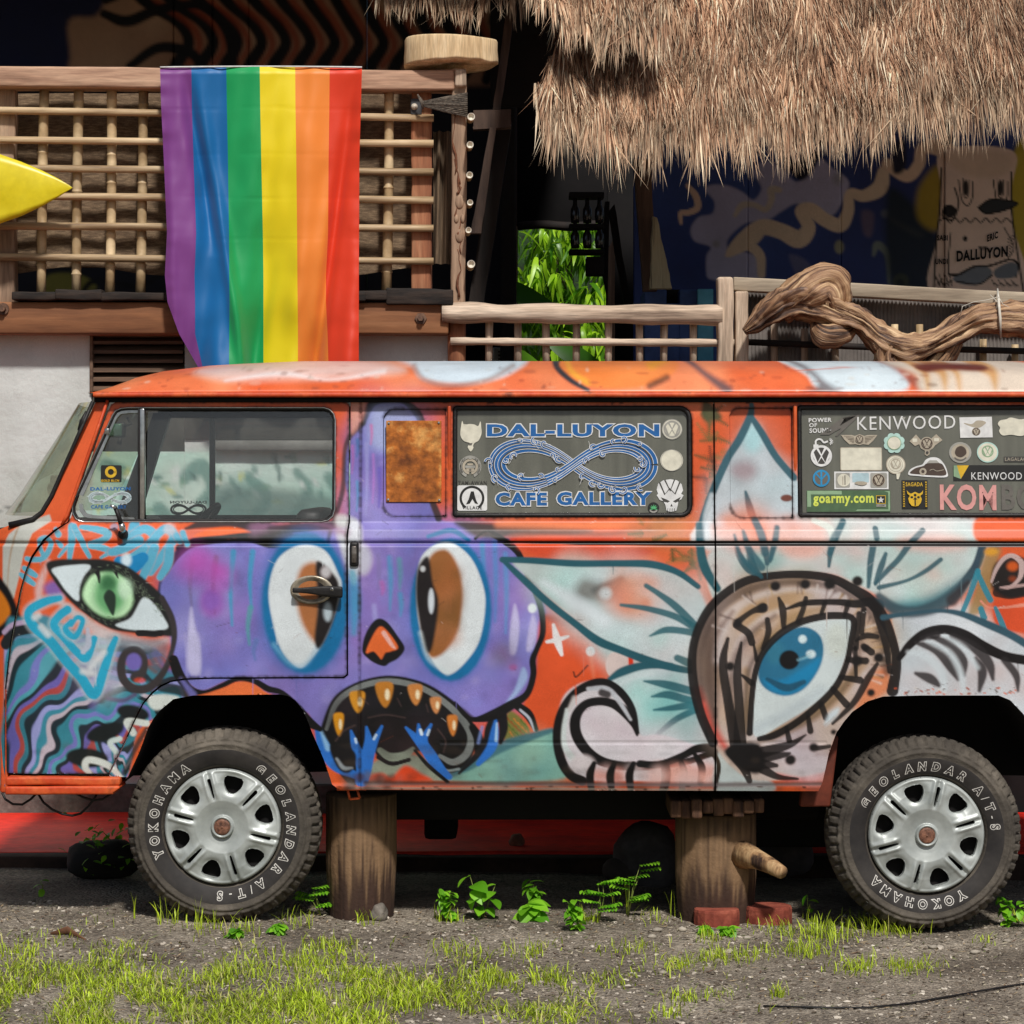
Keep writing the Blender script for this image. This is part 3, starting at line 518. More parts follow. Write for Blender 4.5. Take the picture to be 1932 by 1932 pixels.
    # skull's edge over the arch
    C.line(6, [(900, 700), (930, 780), (985, 850), (1060, 872), (1150, 835), (1230, 800), (1320, 812), (1390, 850), (1460, 870), (1540, 940), (1600, 1020), (1660, 1060)], [40, 44, 30, 24, 22, 20, 24, 26, 22, 26, 40, 20], BK, 6)
    C.blob(6, [(1000, 900), (1090, 868), (1170, 840), (1240, 812), (1310, 822), (1370, 862), (1420, 900), (1200, 930)], (212, 112, 60), 5)
    C.line(6, [(940, 800), (1000, 880)], [20, 40], (120, 118, 180), 12, .8)
    # ================= strip beside window 2 and below (frame 4)
    C.blob(4, [(560, 790), (760, 800), (900, 800), (1200, 830), (1100, 850), (860, 850), (760, 870), (660, 862), (600, 830)], (62, 52, 48), 16, .95)
    C.line(4, [(650, 870), (690, 840), (730, 840), (800, 890)], [10, 6, 10, 26], BK, 7)
    C.line(4, [(830, 860), (1000, 835), (1250, 850), (1480, 826)], [30, 30, 26, 16], (104, 58, 34), 20, .6)
    C.line(4, [(760, 800), (1100, 810), (1500, 800)], 40, (214, 130, 84), 20, .7); C.line(4, [(830, 880), (1100, 878), (1400, 880)], 30, (206, 56, 18), 14, .7)
    C.mottle(4, [(1400, 800), (1700, 800), (1700, 880), (1400, 880)], [(176, 120, 84), (150, 120, 70), (206, 110, 60)], 16, 60, 1, .6, 3)
    C.blob(4, [(880, 900), (1300, 905), (1500, 930), (1300, 990), (1000, 970), (900, 940)], (202, 74, 38), 20, .8)
    # ferns on the pillar
    rg = np.random.RandomState(11)
    for (cx, cy, n) in ((1745, 270, 3), (1780, 400, 5), (1800, 480, 5), (1790, 560, 5), (1770, 620, 4), (1640, 960, 6), (1700, 1000, 5), (1480, 860, 3), (1690, 930, 4)):
        for j in range(n):
            a = rg.rand() * 6.28; L = 60 + rg.rand() * 40; col = ((120, 60, 28), (96, 84, 40), (150, 110, 60), (104, 96, 50))[rg.randint(4)]
            x0, y0 = cx + rg.randn() * 24, cy + rg.randn() * 20
            for t in np.linspace(0, 1, 9):
                x, y = x0 + L * t * math.cos(a), y0 + L * t * math.sin(a) * .8
                for sg in (-1, 1): C.line(4, [(x, y), (x + 22 * (1 - t * .6) * math.cos(a + sg * 1.1), y + 22 * (1 - t * .6) * math.sin(a + sg * 1.1))], [7, 2], col, 3, .75, False)
    C.blob(4, [(1740, 215), (1780, 225), (1830, 290), (1780, 310), (1735, 290)], (70, 80, 46), 16, .9); C.ell(4, 1770, 295, 26, 40, (96, 96, 60), 20, .6)
    # ================= teal flower petals (frames 7, 8, 5)
    C.blob(7, [(1080, 190), (1300, 195), (1560, 215), (1760, 210), (1932, 250), (2040, 330), (2100, 520), (2080, 800), (1980, 760), (1760, 700), (1560, 610), (1380, 470), (1200, 310)], (186, 192, 188), 14)
    pet = [(1100, 210), (1560, 220), (1900, 240), (2060, 360), (2080, 760), (1760, 690), (1400, 480), (1200, 320)]
    C.mottle(7, pet, [(150, 196, 190), (206, 206, 208), (196, 176, 172), (170, 200, 196), (214, 214, 216)], 70, 80, 1, .55, 5)
    C.blob(7, [(1440, 280), (1560, 300), (1660, 290), (1600, 380), (1480, 400), (1400, 370)], (120, 122, 118), 40, .9); C.line(7, [(1500, 340), (1640, 280)], 30, (96, 100, 98), 18, .7)
    C.mottle(7, [(1620, 240), (1800, 240), (1800, 420), (1620, 420)], [(206, 140, 110), (196, 110, 80)], 10, 50, 1, .6, 5)
    C.line(7, [(1240, 300), (1400, 400), (1560, 500)], [30, 70, 60], (216, 216, 218), 30, .8); C.ell(7, 1560, 355, 30, 30, (206, 206, 206), 20, .8)
    # lower petals left of the big eye
    C.blob(7, [(1580, 800), (1700, 740), (1900, 740), (2080, 760), (2120, 1000), (2140, 1150), (1960, 1260), (1740, 1100), (1650, 900)], (200, 196, 198), 14)
    C.mottle(7, [(1620, 800), (2080, 780), (2100, 1150), (1800, 1100)], [(150, 196, 190), (206, 186, 188), (110, 176, 174), (214, 214, 216)], 40, 70, 1, .6, 6)
    C.blob(7, [(1564, 700), (1600, 660), (1680, 690), (1680, 750), (1600, 790), (1566, 760)], (206, 186, 180), 5); C.line(7, [(1690, 680), (1692, 740)], 26, (206, 60, 24), 6)
    C.line(7, [(1024, 180), (1180, 185), (1400, 200), (1640, 200), (1800, 205), (1932, 245), (2040, 320)], [30, 34, 36, 36, 40, 34, 28], TE, 7)
    C.line(7, [(1024, 180), (1120, 270), (1260, 400), (1400, 510), (1520, 600), (1640, 650), (1800, 710), (1960, 750), (2060, 760)], [20, 34, 36, 36, 44, 40, 44, 36, 20], TE, 7)
    C.line(7, [(1580, 800), (1650, 760), (1760, 730), (1900, 730)], [24, 46, 40, 30], TE, 9); C.line(7, [(1600, 850), (1700, 790), (1800, 770)], [10, 30, 30], (206, 210, 210), 14, .7)
    for pts, w in (([(1770, 315), (1840, 360), (1932, 430), (2060, 560)], [24, 30, 40, 40]), ([(1640, 415), (1780, 435), (1932, 480), (2060, 560)], [16, 30, 36, 40]), ([(1790, 575), (1870, 545), (1960, 550), (2060, 570)], [10, 34, 36, 36]),
                   ([(1760, 810), (1860, 825), (1960, 850), (2070, 880)], [10, 40, 44, 30]), ([(1800, 890), (1880, 880), (1960, 900), (2080, 930)], [10, 40, 40, 30]), ([(1810, 960), (1900, 950), (2000, 935), (2090, 930)], [10, 30, 40, 40]), ([(1800, 1110), (1860, 1060), (1940, 1000), (2070, 940)], [8, 26, 34, 36]), ([(2090, 960), (2085, 1060), (2090, 1110)], [24, 20, 8]),
                   ([(1932, 690), (2000, 720), (2040, 740)], [36, 44, 30])):
        C.line(7, pts, w, (44, 104, 114), 8, .92)
    C.ell(7, 2040, 930, 60, 80, (60, 140, 148), 50, .5)
    # pale snail spiral
    C.blob(7, [(1310, 1000), (1350, 880), (1450, 815), (1560, 815), (1650, 870), (1720, 980), (1725, 1080), (1900, 1150), (2100, 1180), (2250, 1170), (2250, 1330), (1700, 1330), (1420, 1320), (1330, 1240), (1295, 1120)], (202, 190, 192), 10)
    C.blob(7, [(1430, 970), (1500, 945), (1580, 970), (1660, 1060), (1720, 1100), (1850, 1090), (2060, 1150), (2180, 1170), (2050, 1220), (1840, 1240), (1640, 1230), (1500, 1160), (1440, 1080)], (204, 186, 192), 10)
    C.mottle(7, [(1430, 970), (1580, 970), (1720, 1100), (2060, 1150), (1840, 1230), (1640, 1220), (1500, 1160)], [(214, 206, 210), (196, 176, 182), (206, 196, 196)], 30, 70, 1, .5, 5)
    C.line(7, [(1724, 1090), (1705, 1030), (1650, 960), (1590, 925), (1520, 915), (1450, 935), (1405, 1000), (1410, 1090), (1470, 1180), (1560, 1235), (1700, 1255), (1850, 1245), (1980, 1230), (2100, 1190), (2200, 1170), (2270, 1172)], [10, 30, 44, 36, 36, 36, 44, 46, 44, 40, 36, 34, 28, 28, 28, 30], BK, 7)
    C.line(7, [(1730, 1080), (1700, 960), (1640, 870), (1560, 825), (1480, 830), (1390, 880), (1330, 980), (1310, 1100), (1330, 1220), (1380, 1300), (1440, 1330)], [10, 28, 34, 44, 40, 30, 38, 40, 40, 40, 40], BK, 7)
    C.line(7, [(1470, 850), (1560, 850), (1620, 900), (1690, 1010)], [20, 30, 26, 14], (186, 182, 186), 8, .9); C.line(7, [(1540, 870), (1570, 880)], 30, (26, 24, 26), 14, .9)
    C.line(7, [(1360, 960), (1345, 1060), (1350, 1150), (1400, 1230)], [20, 26, 30, 40], (204, 206, 202), 10, .9); C.line(7, [(1400, 900), (1370, 960)], [30, 20], (190, 180, 176), 10, .8)
    C.ell(7, 1440, 1240, 66, 46, (204, 190, 190), 18)
    C.mottle(7, [(1480, 1270), (2240, 1270), (2240, 1330), (1480, 1330)], [(210, 160, 150), (206, 190, 190), (206, 120, 100)], 40, 34, 1, .6, 2)
    for x in (1500, 1605, 1705, 1870): C.line(7, [(x, 1240), (x - (20 if x < 1800 else -8), 1300), (x - 12, 1380)], [34, 36, 30] if x > 1800 else [20, 34, 26], BK, 7)
    C.line(8, [(-60, 1240), (40, 1245), (160, 1200), (240, 1162), (340, 1160), (420, 1180)], [30, 30, 30, 36, 40, 50], BK, 7)
    for pts, w in (([(60, 1240), (76, 1300), (70, 1370)], [20, 40, 30]), ([(150, 1215), (170, 1290), (160, 1370)], [16, 34, 26]), ([(225, 1190), (262, 1260), (255, 1340)], [16, 32, 24]), ([(310, 1180), (345, 1240), (335, 1330)], [10, 20, 14])): C.line(8, pts, w, BK, 6)
    C.mottle(8, [(0, 1290), (360, 1290), (360, 1340), (0, 1340)], [(206, 150, 136), (206, 190, 188)], 20, 34, 1, .6, 2)
    C.blob(8, [(345, 1185), (400, 1200), (470, 1290), (620, 1330), (620, 1390), (340, 1390)], (186, 192, 190), 12, .95); C.line(8, [(330, 1180), (350, 1260), (330, 1380)], [10, 18, 12], BK, 6)
    # ================= big eye (frame 8)
    C.blob(8, [(330, 120), (900, 100), (1150, 110), (1690, 100), (1680, 260), (1560, 400), (1300, 470), (1250, 420), (1000, 270), (760, 250), (500, 290), (330, 400)], (190, 202, 196), 10)
    C.blob(8, [(330, -40), (1000, -40), (1690, -40), (1690, 130), (330, 140)], (206, 196, 194), 12)
    C.mottle(8, [(330, 0), (1680, 0), (1650, 300), (1300, 440), (1000, 260), (760, 240), (500, 280), (340, 380)], [(170, 206, 198), (206, 176, 170), (214, 210, 212), (150, 196, 190), (214, 160, 146)], 110, 70, 1, .45, 21)
    C.ell(8, 780, 80, 120, 90, (214, 176, 164), 40, .8); C.blob(8, [(1300, 60), (1600, 60), (1600, 130), (1300, 130)], (214, 150, 136), 40, .6)
    C.ell(8, 590, 180, 90, 60, (90, 170, 170), 50, .6); C.blob(8, [(1180, 400), (1400, 380), (1560, 300), (1640, 260), (1500, 430), (1300, 470)], (60, 120, 130), 40, .9)
    C.blob(8, [(1250, 470), (1400, 440), (1560, 440), (1740, 500), (1932, 620), (2040, 680), (2040, 1000), (1300, 960), (1250, 800), (1280, 660)], (200, 198, 202), 12)
    C.mottle(8, [(1300, 480), (1600, 450), (2000, 680), (2000, 960), (1300, 900)], [(176, 180, 184), (214, 214, 216), (206, 182, 178)], 50, 70, 1, .5, 23)
    C.blob(8, [(210, 700), (240, 540), (320, 400), (480, 290), (700, 256), (860, 262), (1010, 310), (1120, 380), (1200, 460), (1260, 600), (1280, 720), (1260, 860), (1120, 960), (980, 1060), (920, 1200), (880, 1290), (560, 1330), (420, 1260), (320, 1130), (240, 940)], (186, 168, 158), 8)
    C.mottle(8, [(240, 600), (480, 310), (860, 280), (1150, 420), (1250, 640), (1240, 840), (980, 1030), (900, 1280), (440, 1240), (260, 900)], [(206, 192, 192), (170, 140, 96), (150, 126, 112), (196, 176, 176), (160, 130, 80)], 90, 80, 1, .5, 30)
    C.blob(8, [(260, 560), (330, 470), (360, 700), (330, 1000), (260, 860)], (110, 92, 82), 40, .85); C.line(8, [(240, 860), (310, 1040), (380, 1150)], [40, 50, 30], (190, 50, 24), 26, .8)
    C.blob(8, [(1130, 780), (1215, 740), (1240, 840), (1180, 900), (1060, 960), (1090, 860)], (206, 124, 76), 26, .85)
    C.blob(8, [(650, 1290), (780, 1310), (870, 1290), (860, 1330), (700, 1330)], (206, 64, 24), 16)
    C.mottle(8, [(600, 1060), (920, 980), (880, 1280), (600, 1260)], [(200, 188, 192), (186, 160, 150), (150, 130, 132), (206, 190, 196)], 30, 60, 1, .5, 8)
    for pts, w in (([(340, 700), (360, 560), (440, 430), (600, 350), (780, 330), (980, 360)], [50, 50, 46, 40, 30, 16]), ([(420, 760), (460, 620), (560, 500), (700, 430)], [40, 46, 40, 24])): C.line(8, pts, w, (206, 192, 190), 20, .55)
    for pts, w in (([(560, 640), (640, 560), (740, 480), (880, 440)], 50), ([(490, 760), (500, 900), (480, 1060)], 46), ([(620, 1080), (800, 1000), (960, 880), (1090, 720)], 60)): C.line(8, pts, w, (150, 122, 72), 22, .6)
    for pts, w, c_ in (([(262, 900), (246, 660), (335, 450), (520, 330), (760, 296), (960, 330), (1110, 420), (1190, 560), (1220, 760)], [30, 60, 60, 50, 40, 40, 50, 50, 40], (74, 56, 50)), ([(330, 1040), (300, 800), (320, 600), (420, 450)], [30, 44, 40, 20], (96, 76, 66)), ([(430, 1120), (410, 900), (430, 700), (520, 560), (640, 470)], [40, 36, 36, 34, 20], (84, 66, 54)), ([(500, 1080), (490, 900), (510, 740), (580, 620)], [24, 26, 24, 16], (62, 48, 44)), ([(560, 1130), (760, 1050), (920, 930), (1040, 780), (1090, 600)], [20, 26, 30, 30, 20], (110, 90, 70))): C.line(8, pts, w, c_, 20, .62)
    for i in range(34):
        t_ = rg.rand(); a_ = -2.9 + 3.3 * t_; x, y = 740 + 470 * math.cos(a_), 700 + 400 * math.sin(a_); C.line(8, [(x, y), (x - (x - 740) * (.10 + .1 * rg.rand()) + 20 * rg.randn(), y - (y - 700) * .14)], [14, 5], ((66, 50, 44), (170, 140, 90), (206, 192, 186))[rg.randint(3)], 8, .5)
    # sclera and iris
    C.blob(8, [(560, 700), (610, 610), (700, 540), (830, 500), (960, 490), (1035, 490), (1035, 580), (1000, 700), (940, 840), (840, 930), (700, 1020), (560, 1100), (525, 1050), (535, 880)], (206, 208, 206), 6)
    C.ell(8, 960, 600, 60, 90, (206, 206, 190), 30, .5); C.line(8, [(540, 1060), (700, 980), (880, 860)], 50, (176, 182, 186), 30, .6)
    C.blob(8, [(556, 740), (600, 640), (690, 560), (790, 528), (870, 570), (892, 660), (860, 760), (790, 850), (700, 886), (610, 862), (560, 810)], (44, 116, 146), 8)
    C.blob(8, [(580, 800), (680, 800), (800, 730), (876, 690), (850, 770), (780, 850), (700, 880), (620, 860)], (24, 130, 170), 18); C.line(8, [(600, 800), (700, 845), (790, 815)], [20, 40, 24], (30, 90, 116), 10); C.ell(8, 640, 660, 50, 60, (60, 130, 150), 26, .6)
    C.ell(8, 714, 700, 52, 50, BK, 7); C.ell(8, 783, 592, 21, 21, (206, 220, 222), 8); C.ell(8, 826, 670, 24, 20, (206, 220, 222), 10); C.line(8, [(760, 700), (820, 680)], 14, (130, 176, 190), 8, .7)
    B = lambda pts, w, s=6, a=.96: C.line(8, pts, w, (22, 17, 18), s, a)
    B([(320, 1130), (255, 980), (215, 800), (215, 640), (260, 500), (340, 390), (480, 295), (640, 262), (800, 258), (940, 280), (1040, 330), (1130, 390), (1200, 480), (1250, 600), (1270, 720), (1250, 860)], [40, 40, 40, 36, 36, 36, 36, 32, 34, 36, 40, 50, 46, 36, 40, 50])
    B([(560, 1110), (640, 1090), (760, 1020), (880, 920), (960, 830), (1010, 720), (1035, 600), (1045, 490), (960, 470), (860, 480), (760, 510), (660, 570), (580, 660), (540, 760), (520, 900), (510, 1080)], [20, 30, 30, 30, 28, 24, 26, 26, 30, 30, 30, 30, 26, 24, 24, 26])
    B([(700, 435), (800, 405), (960, 400), (1060, 410), (1130, 400), (1170, 420)], [10, 24, 26, 34, 40, 60])
    for pts, w in (([(395, 590), (370, 720), (400, 930), (440, 1160)], [14, 34, 40, 50]), ([(465, 610), (445, 760), (455, 950), (460, 1180)], [10, 34, 40, 60]), ([(530, 620), (545, 700)], [8, 18]), ([(440, 520), (500, 560), (520, 610)], [30, 30, 30]), ([(450, 500), (520, 450), (580, 430)], [26, 22, 40]),
                   ([(600, 490), (605, 560), (575, 640)], [20, 26, 14]), ([(660, 380), (680, 440), (685, 530)], [12, 30, 20]), ([(800, 380), (785, 440), (760, 500)], [18, 22, 24]), ([(900, 405), (880, 460)], [20, 16]), ([(1020, 410), (1000, 470)], [24, 16]), ([(1100, 440), (1090, 560)], [24, 20]), ([(1075, 460), (1060, 640)], [20, 22]), ([(1170, 450), (1215, 620), (1235, 760)], [40, 30, 20]),
                   ([(1060, 600), (1110, 575), (1170, 580)], [10, 26, 20]), ([(1020, 700), (1110, 705)], [24, 30]), ([(1100, 630), (1140, 660)], [26, 30]), ([(1055, 640), (1060, 780)], [20, 14]), ([(980, 790), (1080, 805)], [20, 30]), ([(940, 850), (1010, 930)], [24, 30]), ([(880, 930), (905, 1000)], [24, 26]), ([(810, 980), (825, 1070)], [16, 26]), ([(700, 1050), (715, 1120)], [16, 24]),
                   ([(940, 1030), (1050, 920), (1120, 800), (1170, 720)], [12, 26, 30, 14]), ([(470, 780), (520, 820)], [10, 26]), ([(580, 1180), (720, 1140), (800, 1090)], [50, 30, 6]), ([(560, 1210), (680, 1195), (720, 1185)], [50, 26, 8]), ([(560, 1240), (650, 1250)], [50, 16]), ([(580, 1270), (660, 1310), (760, 1320)], [40, 24, 10]), ([(860, 1160), (925, 1150)], [20, 16]),
                   ([(420, 1180), (480, 1260), (510, 1330)], [50, 40, 24])): B(pts, w, 6, .92)
    C.blob(8, [(380, 1170), (470, 1130), (560, 1140), (590, 1230), (560, 1290), (490, 1280), (420, 1230)], (16, 12, 14), 14)
    for x, y, r in ((642, 318, 26), (797, 308, 26), (925, 305, 30), (1068, 292, 28), (445, 510, 24), (575, 430, 26), (406, 733, 24), (1178, 688, 26), (1065, 705, 28), (1138, 870, 20), (842, 1155, 24), (722, 1220, 28), (945, 1075, 14), (1110, 640, 20)): C.ell(8, x, y, r, r * .95, (30, 25, 25), 10)
    C.blob(8, [(920, 980), (970, 950), (960, 990), (900, 1040)], (206, 212, 216), 16, .9)
    # teal petal above: lines
    for pts, w in (([(440, 40), (450, 140), (500, 230), (560, 260)], [20, 36, 34, 16]), ([(480, 40), (500, 80), (520, 200), (570, 270)], [20, 20, 40, 20]), ([(570, -10), (585, 90), (600, 200)], [34, 36, 24]), ([(650, 0), (640, 80), (615, 190)], [30, 28, 16]), ([(1000, -20), (960, 60), (930, 140), (920, 215)], [30, 34, 30, 16]),
                   ([(1165, 20), (1170, 70)], [30, 30]), ([(1150, 110), (1135, 200), (1125, 320)], [36, 34, 20]), ([(1215, 150), (1190, 220), (1160, 300)], [20, 34, 20]), ([(1410, 30), (1340, 100), (1280, 180), (1220, 240), (1160, 310)], [30, 34, 30, 28, 14]), ([(1500, 180), (1420, 240), (1320, 290), (1180, 325)], [24, 24, 18, 26])): C.line(8, pts, w, (44, 92, 104), 7, .9)
    C.line(8, [(250, 0), (255, 130), (280, 230), (340, 330)], [36, 46, 50, 40], (42, 98, 108), 9); C.line(8, [(1735, 20), (1715, 120), (1680, 220), (1600, 330)], [40, 44, 46, 40], (58, 80, 94), 8)
    C.line(8, [(1660, 240), (1600, 330), (1500, 410), (1380, 450), (1270, 440), (1180, 370)], [30, 60, 70, 60, 60, 40], (62, 86, 96), 18, .9); C.line(8, [(1640, 300), (1560, 390)], [20, 50], (56, 46, 50), 16, .8)
    # tall petal with teal outline, over the blank window (frame 5)
    C.blob(5, [(425, 330), (500, 450), (580, 560), (660, 660), (700, 760), (690, 900), (640, 960), (300, 960), (170, 900), (230, 700), (300, 540), (370, 420)], (186, 200, 206), 10)
    C.mottle(5, [(425, 360), (640, 680), (660, 900), (220, 900), (240, 720)], [(150, 200, 206), (206, 206, 210), (170, 160, 158), (196, 206, 212)], 40, 70, 1, .5, 14)
    C.ell(5, 380, 640, 80, 60, (150, 130, 134), 50, .8); C.ell(5, 430, 460, 60, 80, (150, 206, 212), 40, .7)
    C.line(5, [(425, 270), (420, 330), (360, 460), (290, 570), (220, 720), (170, 850), (140, 950), (140, 1040)], [26, 40, 46, 44, 44, 44, 40, 36], (62, 104, 116), 8)
    C.line(5, [(420, 330), (490, 440), (560, 560), (660, 680)], [30, 40, 40, 40], (62, 104, 116), 8)
    C.line(5, [(390, 760), (410, 840), (440, 940), (480, 1040)], [16, 40, 46, 50], (58, 104, 116), 9); C.ell(5, 620, 795, 34, 20, (120, 70, 56), 5)
    C.line(5, [(200, 780), (170, 900), (165, 1020)], [30, 40, 30], (206, 206, 208), 14, .8)
    C.mottle(5, [(230, 920), (800, 920), (800, 1040), (230, 1040)], [(214, 150, 130), (206, 196, 196), (206, 120, 90)], 30, 60, 1, .6, 5)
    C.line(5, [(770, 920), (850, 960), (870, 1030)], [30, 40, 30], (206, 206, 196), 10, .9)
    for pts, w in (([(440, 920), (470, 1000), (490, 1100)], [40, 44, 44]), ([(560, 960), (545, 1040), (520, 1130)], [30, 36, 30]), ([(370, 980), (400, 1080), (470, 1180)], [20, 40, 44]), ([(320, 1000), (350, 1110), (430, 1200)], [14, 26, 34]), ([(940, 930), (880, 1010), (850, 1100)], [20, 44, 34])): C.line(5, pts, w, (50, 100, 112), 9, .85)
    C.blob(5, [(1690, 900), (1932, 900), (1960, 1040), (1680, 1040)], (210, 96, 46), 14)
    # ================= far right: curls and zebra arch (frames 8, b)
    C.blob('b', [(760, 240), (900, 240), (860, 420), (820, 640), (700, 900), (560, 920), (620, 700)], (150, 130, 84), 40, .85); C.ell('b', 800, 280, 70, 40, (206, 150, 40), 30, .9)
    C.blob('b', [(830, 420), (960, 330), (1100, 330), (1190, 420), (1190, 700), (1000, 760), (860, 700), (800, 620)], (34, 26, 24), 26)
    C.ell('b', 1020, 430, 60, 50, (190, 90, 24), 26); C.ell('b', 1020, 560, 40, 30, (150, 66, 24), 26, .8); C.blob('b', [(830, 790), (1000, 770), (1200, 760), (1250, 1100), (960, 1090), (830, 1000)], (206, 84, 42), 20)
    C.line('b', [(800, 590), (850, 460), (930, 350), (1020, 320), (1110, 390), (1110, 500), (1080, 570), (1000, 640), (900, 660)], [26, 40, 46, 50, 60, 56, 40, 34, 40], (186, 160, 156), 8, .95); C.line('b', [(900, 660), (1020, 640), (1180, 620)], [40, 36, 30], (176, 150, 146), 10, .9)
    C.line('b', [(860, 700), (1000, 720), (1180, 690)], 80, (26, 20, 20), 14, .9); C.line('b', [(690, 790), (760, 850), (900, 860), (1140, 830)], [24, 16, 20, 40], (214, 140, 120), 8, .9)
    for pts, w in (([(660, 480), (620, 600), (560, 760), (500, 900)], [60, 60, 56, 50]), ([(660, 500), (720, 640), (790, 780)], [50, 60, 60]), ([(690, 870), (720, 960)], [60, 70]), ([(840, 860), (890, 980), (930, 1080)], [40, 60, 60])): C.line('b', pts, w, (50, 134, 150), 8, .95)
    C.line(8, [(1200, 480), (1330, 460), (1480, 445), (1600, 460), (1740, 515), (1860, 570), (1960, 630), (2040, 680)], [30, 20, 20, 30, 40, 40, 40, 30], (56, 92, 106), 9)
    C.line(8, [(1285, 690), (1340, 620), (1420, 560), (1520, 542), (1620, 570), (1720, 630), (1830, 680), (1960, 705)], [24, 34, 38, 40, 44, 44, 40, 40], (22, 18, 20), 7)
    for pts, w in (([(1370, 610), (1480, 650), (1560, 740), (1590, 800)], [14, 40, 46, 16]), ([(1450, 580), (1540, 620), (1610, 700), (1620, 780)], [10, 40, 44, 14]), ([(1560, 580), (1680, 640), (1750, 720), (1770, 800)], [30, 44, 40, 14]), ([(1680, 690), (1715, 760), (1700, 860)], [14, 40, 14]), ([(1370, 770), (1440, 795), (1490, 830)], [14, 40, 20]), ([(1830, 700), (1890, 780), (1900, 860)], [30, 30, 10]), ([(1400, 590), (1480, 570)], [20, 30])): C.line(8, pts, w, (44, 40, 42), 14, .9)
    for pts, w in (([(1330, 660), (1420, 680), (1500, 760), (1520, 850)], [20, 40, 44, 30]), ([(1430, 605), (1540, 660), (1600, 760), (1620, 860)], [16, 34, 36, 30]), ([(1520, 575), (1620, 640), (1690, 740)], [16, 30, 26])): C.line(8, pts, w, (206, 208, 210), 14, .7)
    rg = np.random.RandomState(4)
    for i in range(46):
        x = 1250 + rg.rand() * 640; y = 876 - rg.rand() ** 2 * 34; C.line(8, [(x, y), (x + 4 + 8 * rg.rand(), y + 5 * rg.randn())], 4 + 6 * rg.rand(), ((150, 70, 40), (206, 196, 190), (96, 84, 76), (196, 90, 50))[rg.randint(4)], 3, .8)
    # ================= belt trim line, sill dirt
    C.line('P', [(940, 1022), (1100, 1024), (1400, 1026), (1980, 1027)], [3, 7, 8.5, 8.5], (8, 7, 8), 1.2, 1, False)
    C.line('P', [(690, 1479), (1340, 1482), (1560, 1480)], [7, 8, 6], (40, 14, 10), 5, .85, False)
    C.line('P', [(660, 1488), (1000, 1489), (1345, 1492)], 4.5, (170, 160, 150), 2, .8, False)
    C.mottle('P', [(640, 1462), (760, 1462), (760, 1492), (640, 1492)], [(60, 40, 36), (90, 50, 40), (120, 110, 104)], 26, 7, 1, .6, 2)
    # scratches and chips
    rg = np.random.RandomState(77)
    for i in range(170):
        x, y = rg.rand() * 1930, 760 + rg.rand() * 730; a = rg.randn() * .5; L = 3 + rg.rand() ** 3 * 26
        C.line('P', [(x, y), (x + L * math.cos(a), y + L * math.sin(a))], .9, ((50, 34, 30), (206, 200, 196), (120, 60, 36))[rg.randint(3)], .8, .5, False)
    for i in range(60):
        x = 30 + rg.rand() * 1900; C.ell('P', x, 757 + rg.rand() * 3 if i < 24 else 1484 + rg.rand() * 8, 2 + 4 * rg.rand(), 1 + 1.5 * rg.rand(), (70, 34, 22), 1.5, .8)
    # drips and run marks of thin paint, grime along the lower edge, then the deep tones of many layers
    C.heavy = False
    for i in range(46):
        x, y = rg.rand() * 1900 + 20, 1040 + rg.rand() * 330; j_, i_ = int(y - 660), int(x + 20); c_ = C.a[j_, i_]; c8 = tuple(255 * np.clip(np.where(c_ <= .0031308, c_ * 12.92, 1.055 * c_ ** (1 / 2.4) - .055), 0, 1))
        C.line('P', [(x, y), (x + rg.randn(), y + 14 + 40 * rg.rand())], [2.6, .8], c8, 1, .8, False)
    for i in range(240):
        x = rg.rand() * 1950; y = 1490 - rg.rand() ** 2 * 90; C.ell('P', x, y, 3 + 14 * rg.rand(), 2 + 5 * rg.rand(), ((70, 56, 46), (44, 36, 32), (96, 80, 66))[rg.randint(3)], 6, .10 + .16 * rg.rand())
    for i in range(130):
        x = 180 + rg.rand() * 1780; y = 690 + rg.rand() * 52; C.ell('P', x, y, 2 + 10 * rg.rand() ** 2, 1 + 3 * rg.rand(), ((120, 60, 40), (90, 70, 60), (206, 190, 176))[rg.randint(3)], 3, .15 + .3 * rg.rand())
    for lp in (door_seam + door_seam[:1], [(1350, 757), (1350, 1493)], [(678, 757), (678, 1490)], win_door + win_door[:1], win2 + win2[:1], win3, blank1, blank2):  # dark shading painted with grime along seams and window edges
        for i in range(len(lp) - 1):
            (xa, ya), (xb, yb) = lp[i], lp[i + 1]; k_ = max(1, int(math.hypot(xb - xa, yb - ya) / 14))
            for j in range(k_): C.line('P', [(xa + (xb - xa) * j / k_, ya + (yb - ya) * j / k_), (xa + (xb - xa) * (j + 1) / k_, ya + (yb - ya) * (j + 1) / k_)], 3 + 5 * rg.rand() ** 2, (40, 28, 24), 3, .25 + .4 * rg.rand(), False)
    mxc, mnc = C.a.max(2, keepdims=True), C.a.min(2, keepdims=True); pale_ = np.clip((mnc - .22) / .2, 0, 1) * np.clip(1 - (mxc - mnc) / .25, 0, 1); C.a *= 1 - pale_ * np.array([.13, .035, .01], np.float32)
    lum = C.a.mean(2, keepdims=True); t_ = np.clip((.5 * C.a + .5 * lum) / .36, 0, 1); C.a *= .60 + .40 * t_
    return C
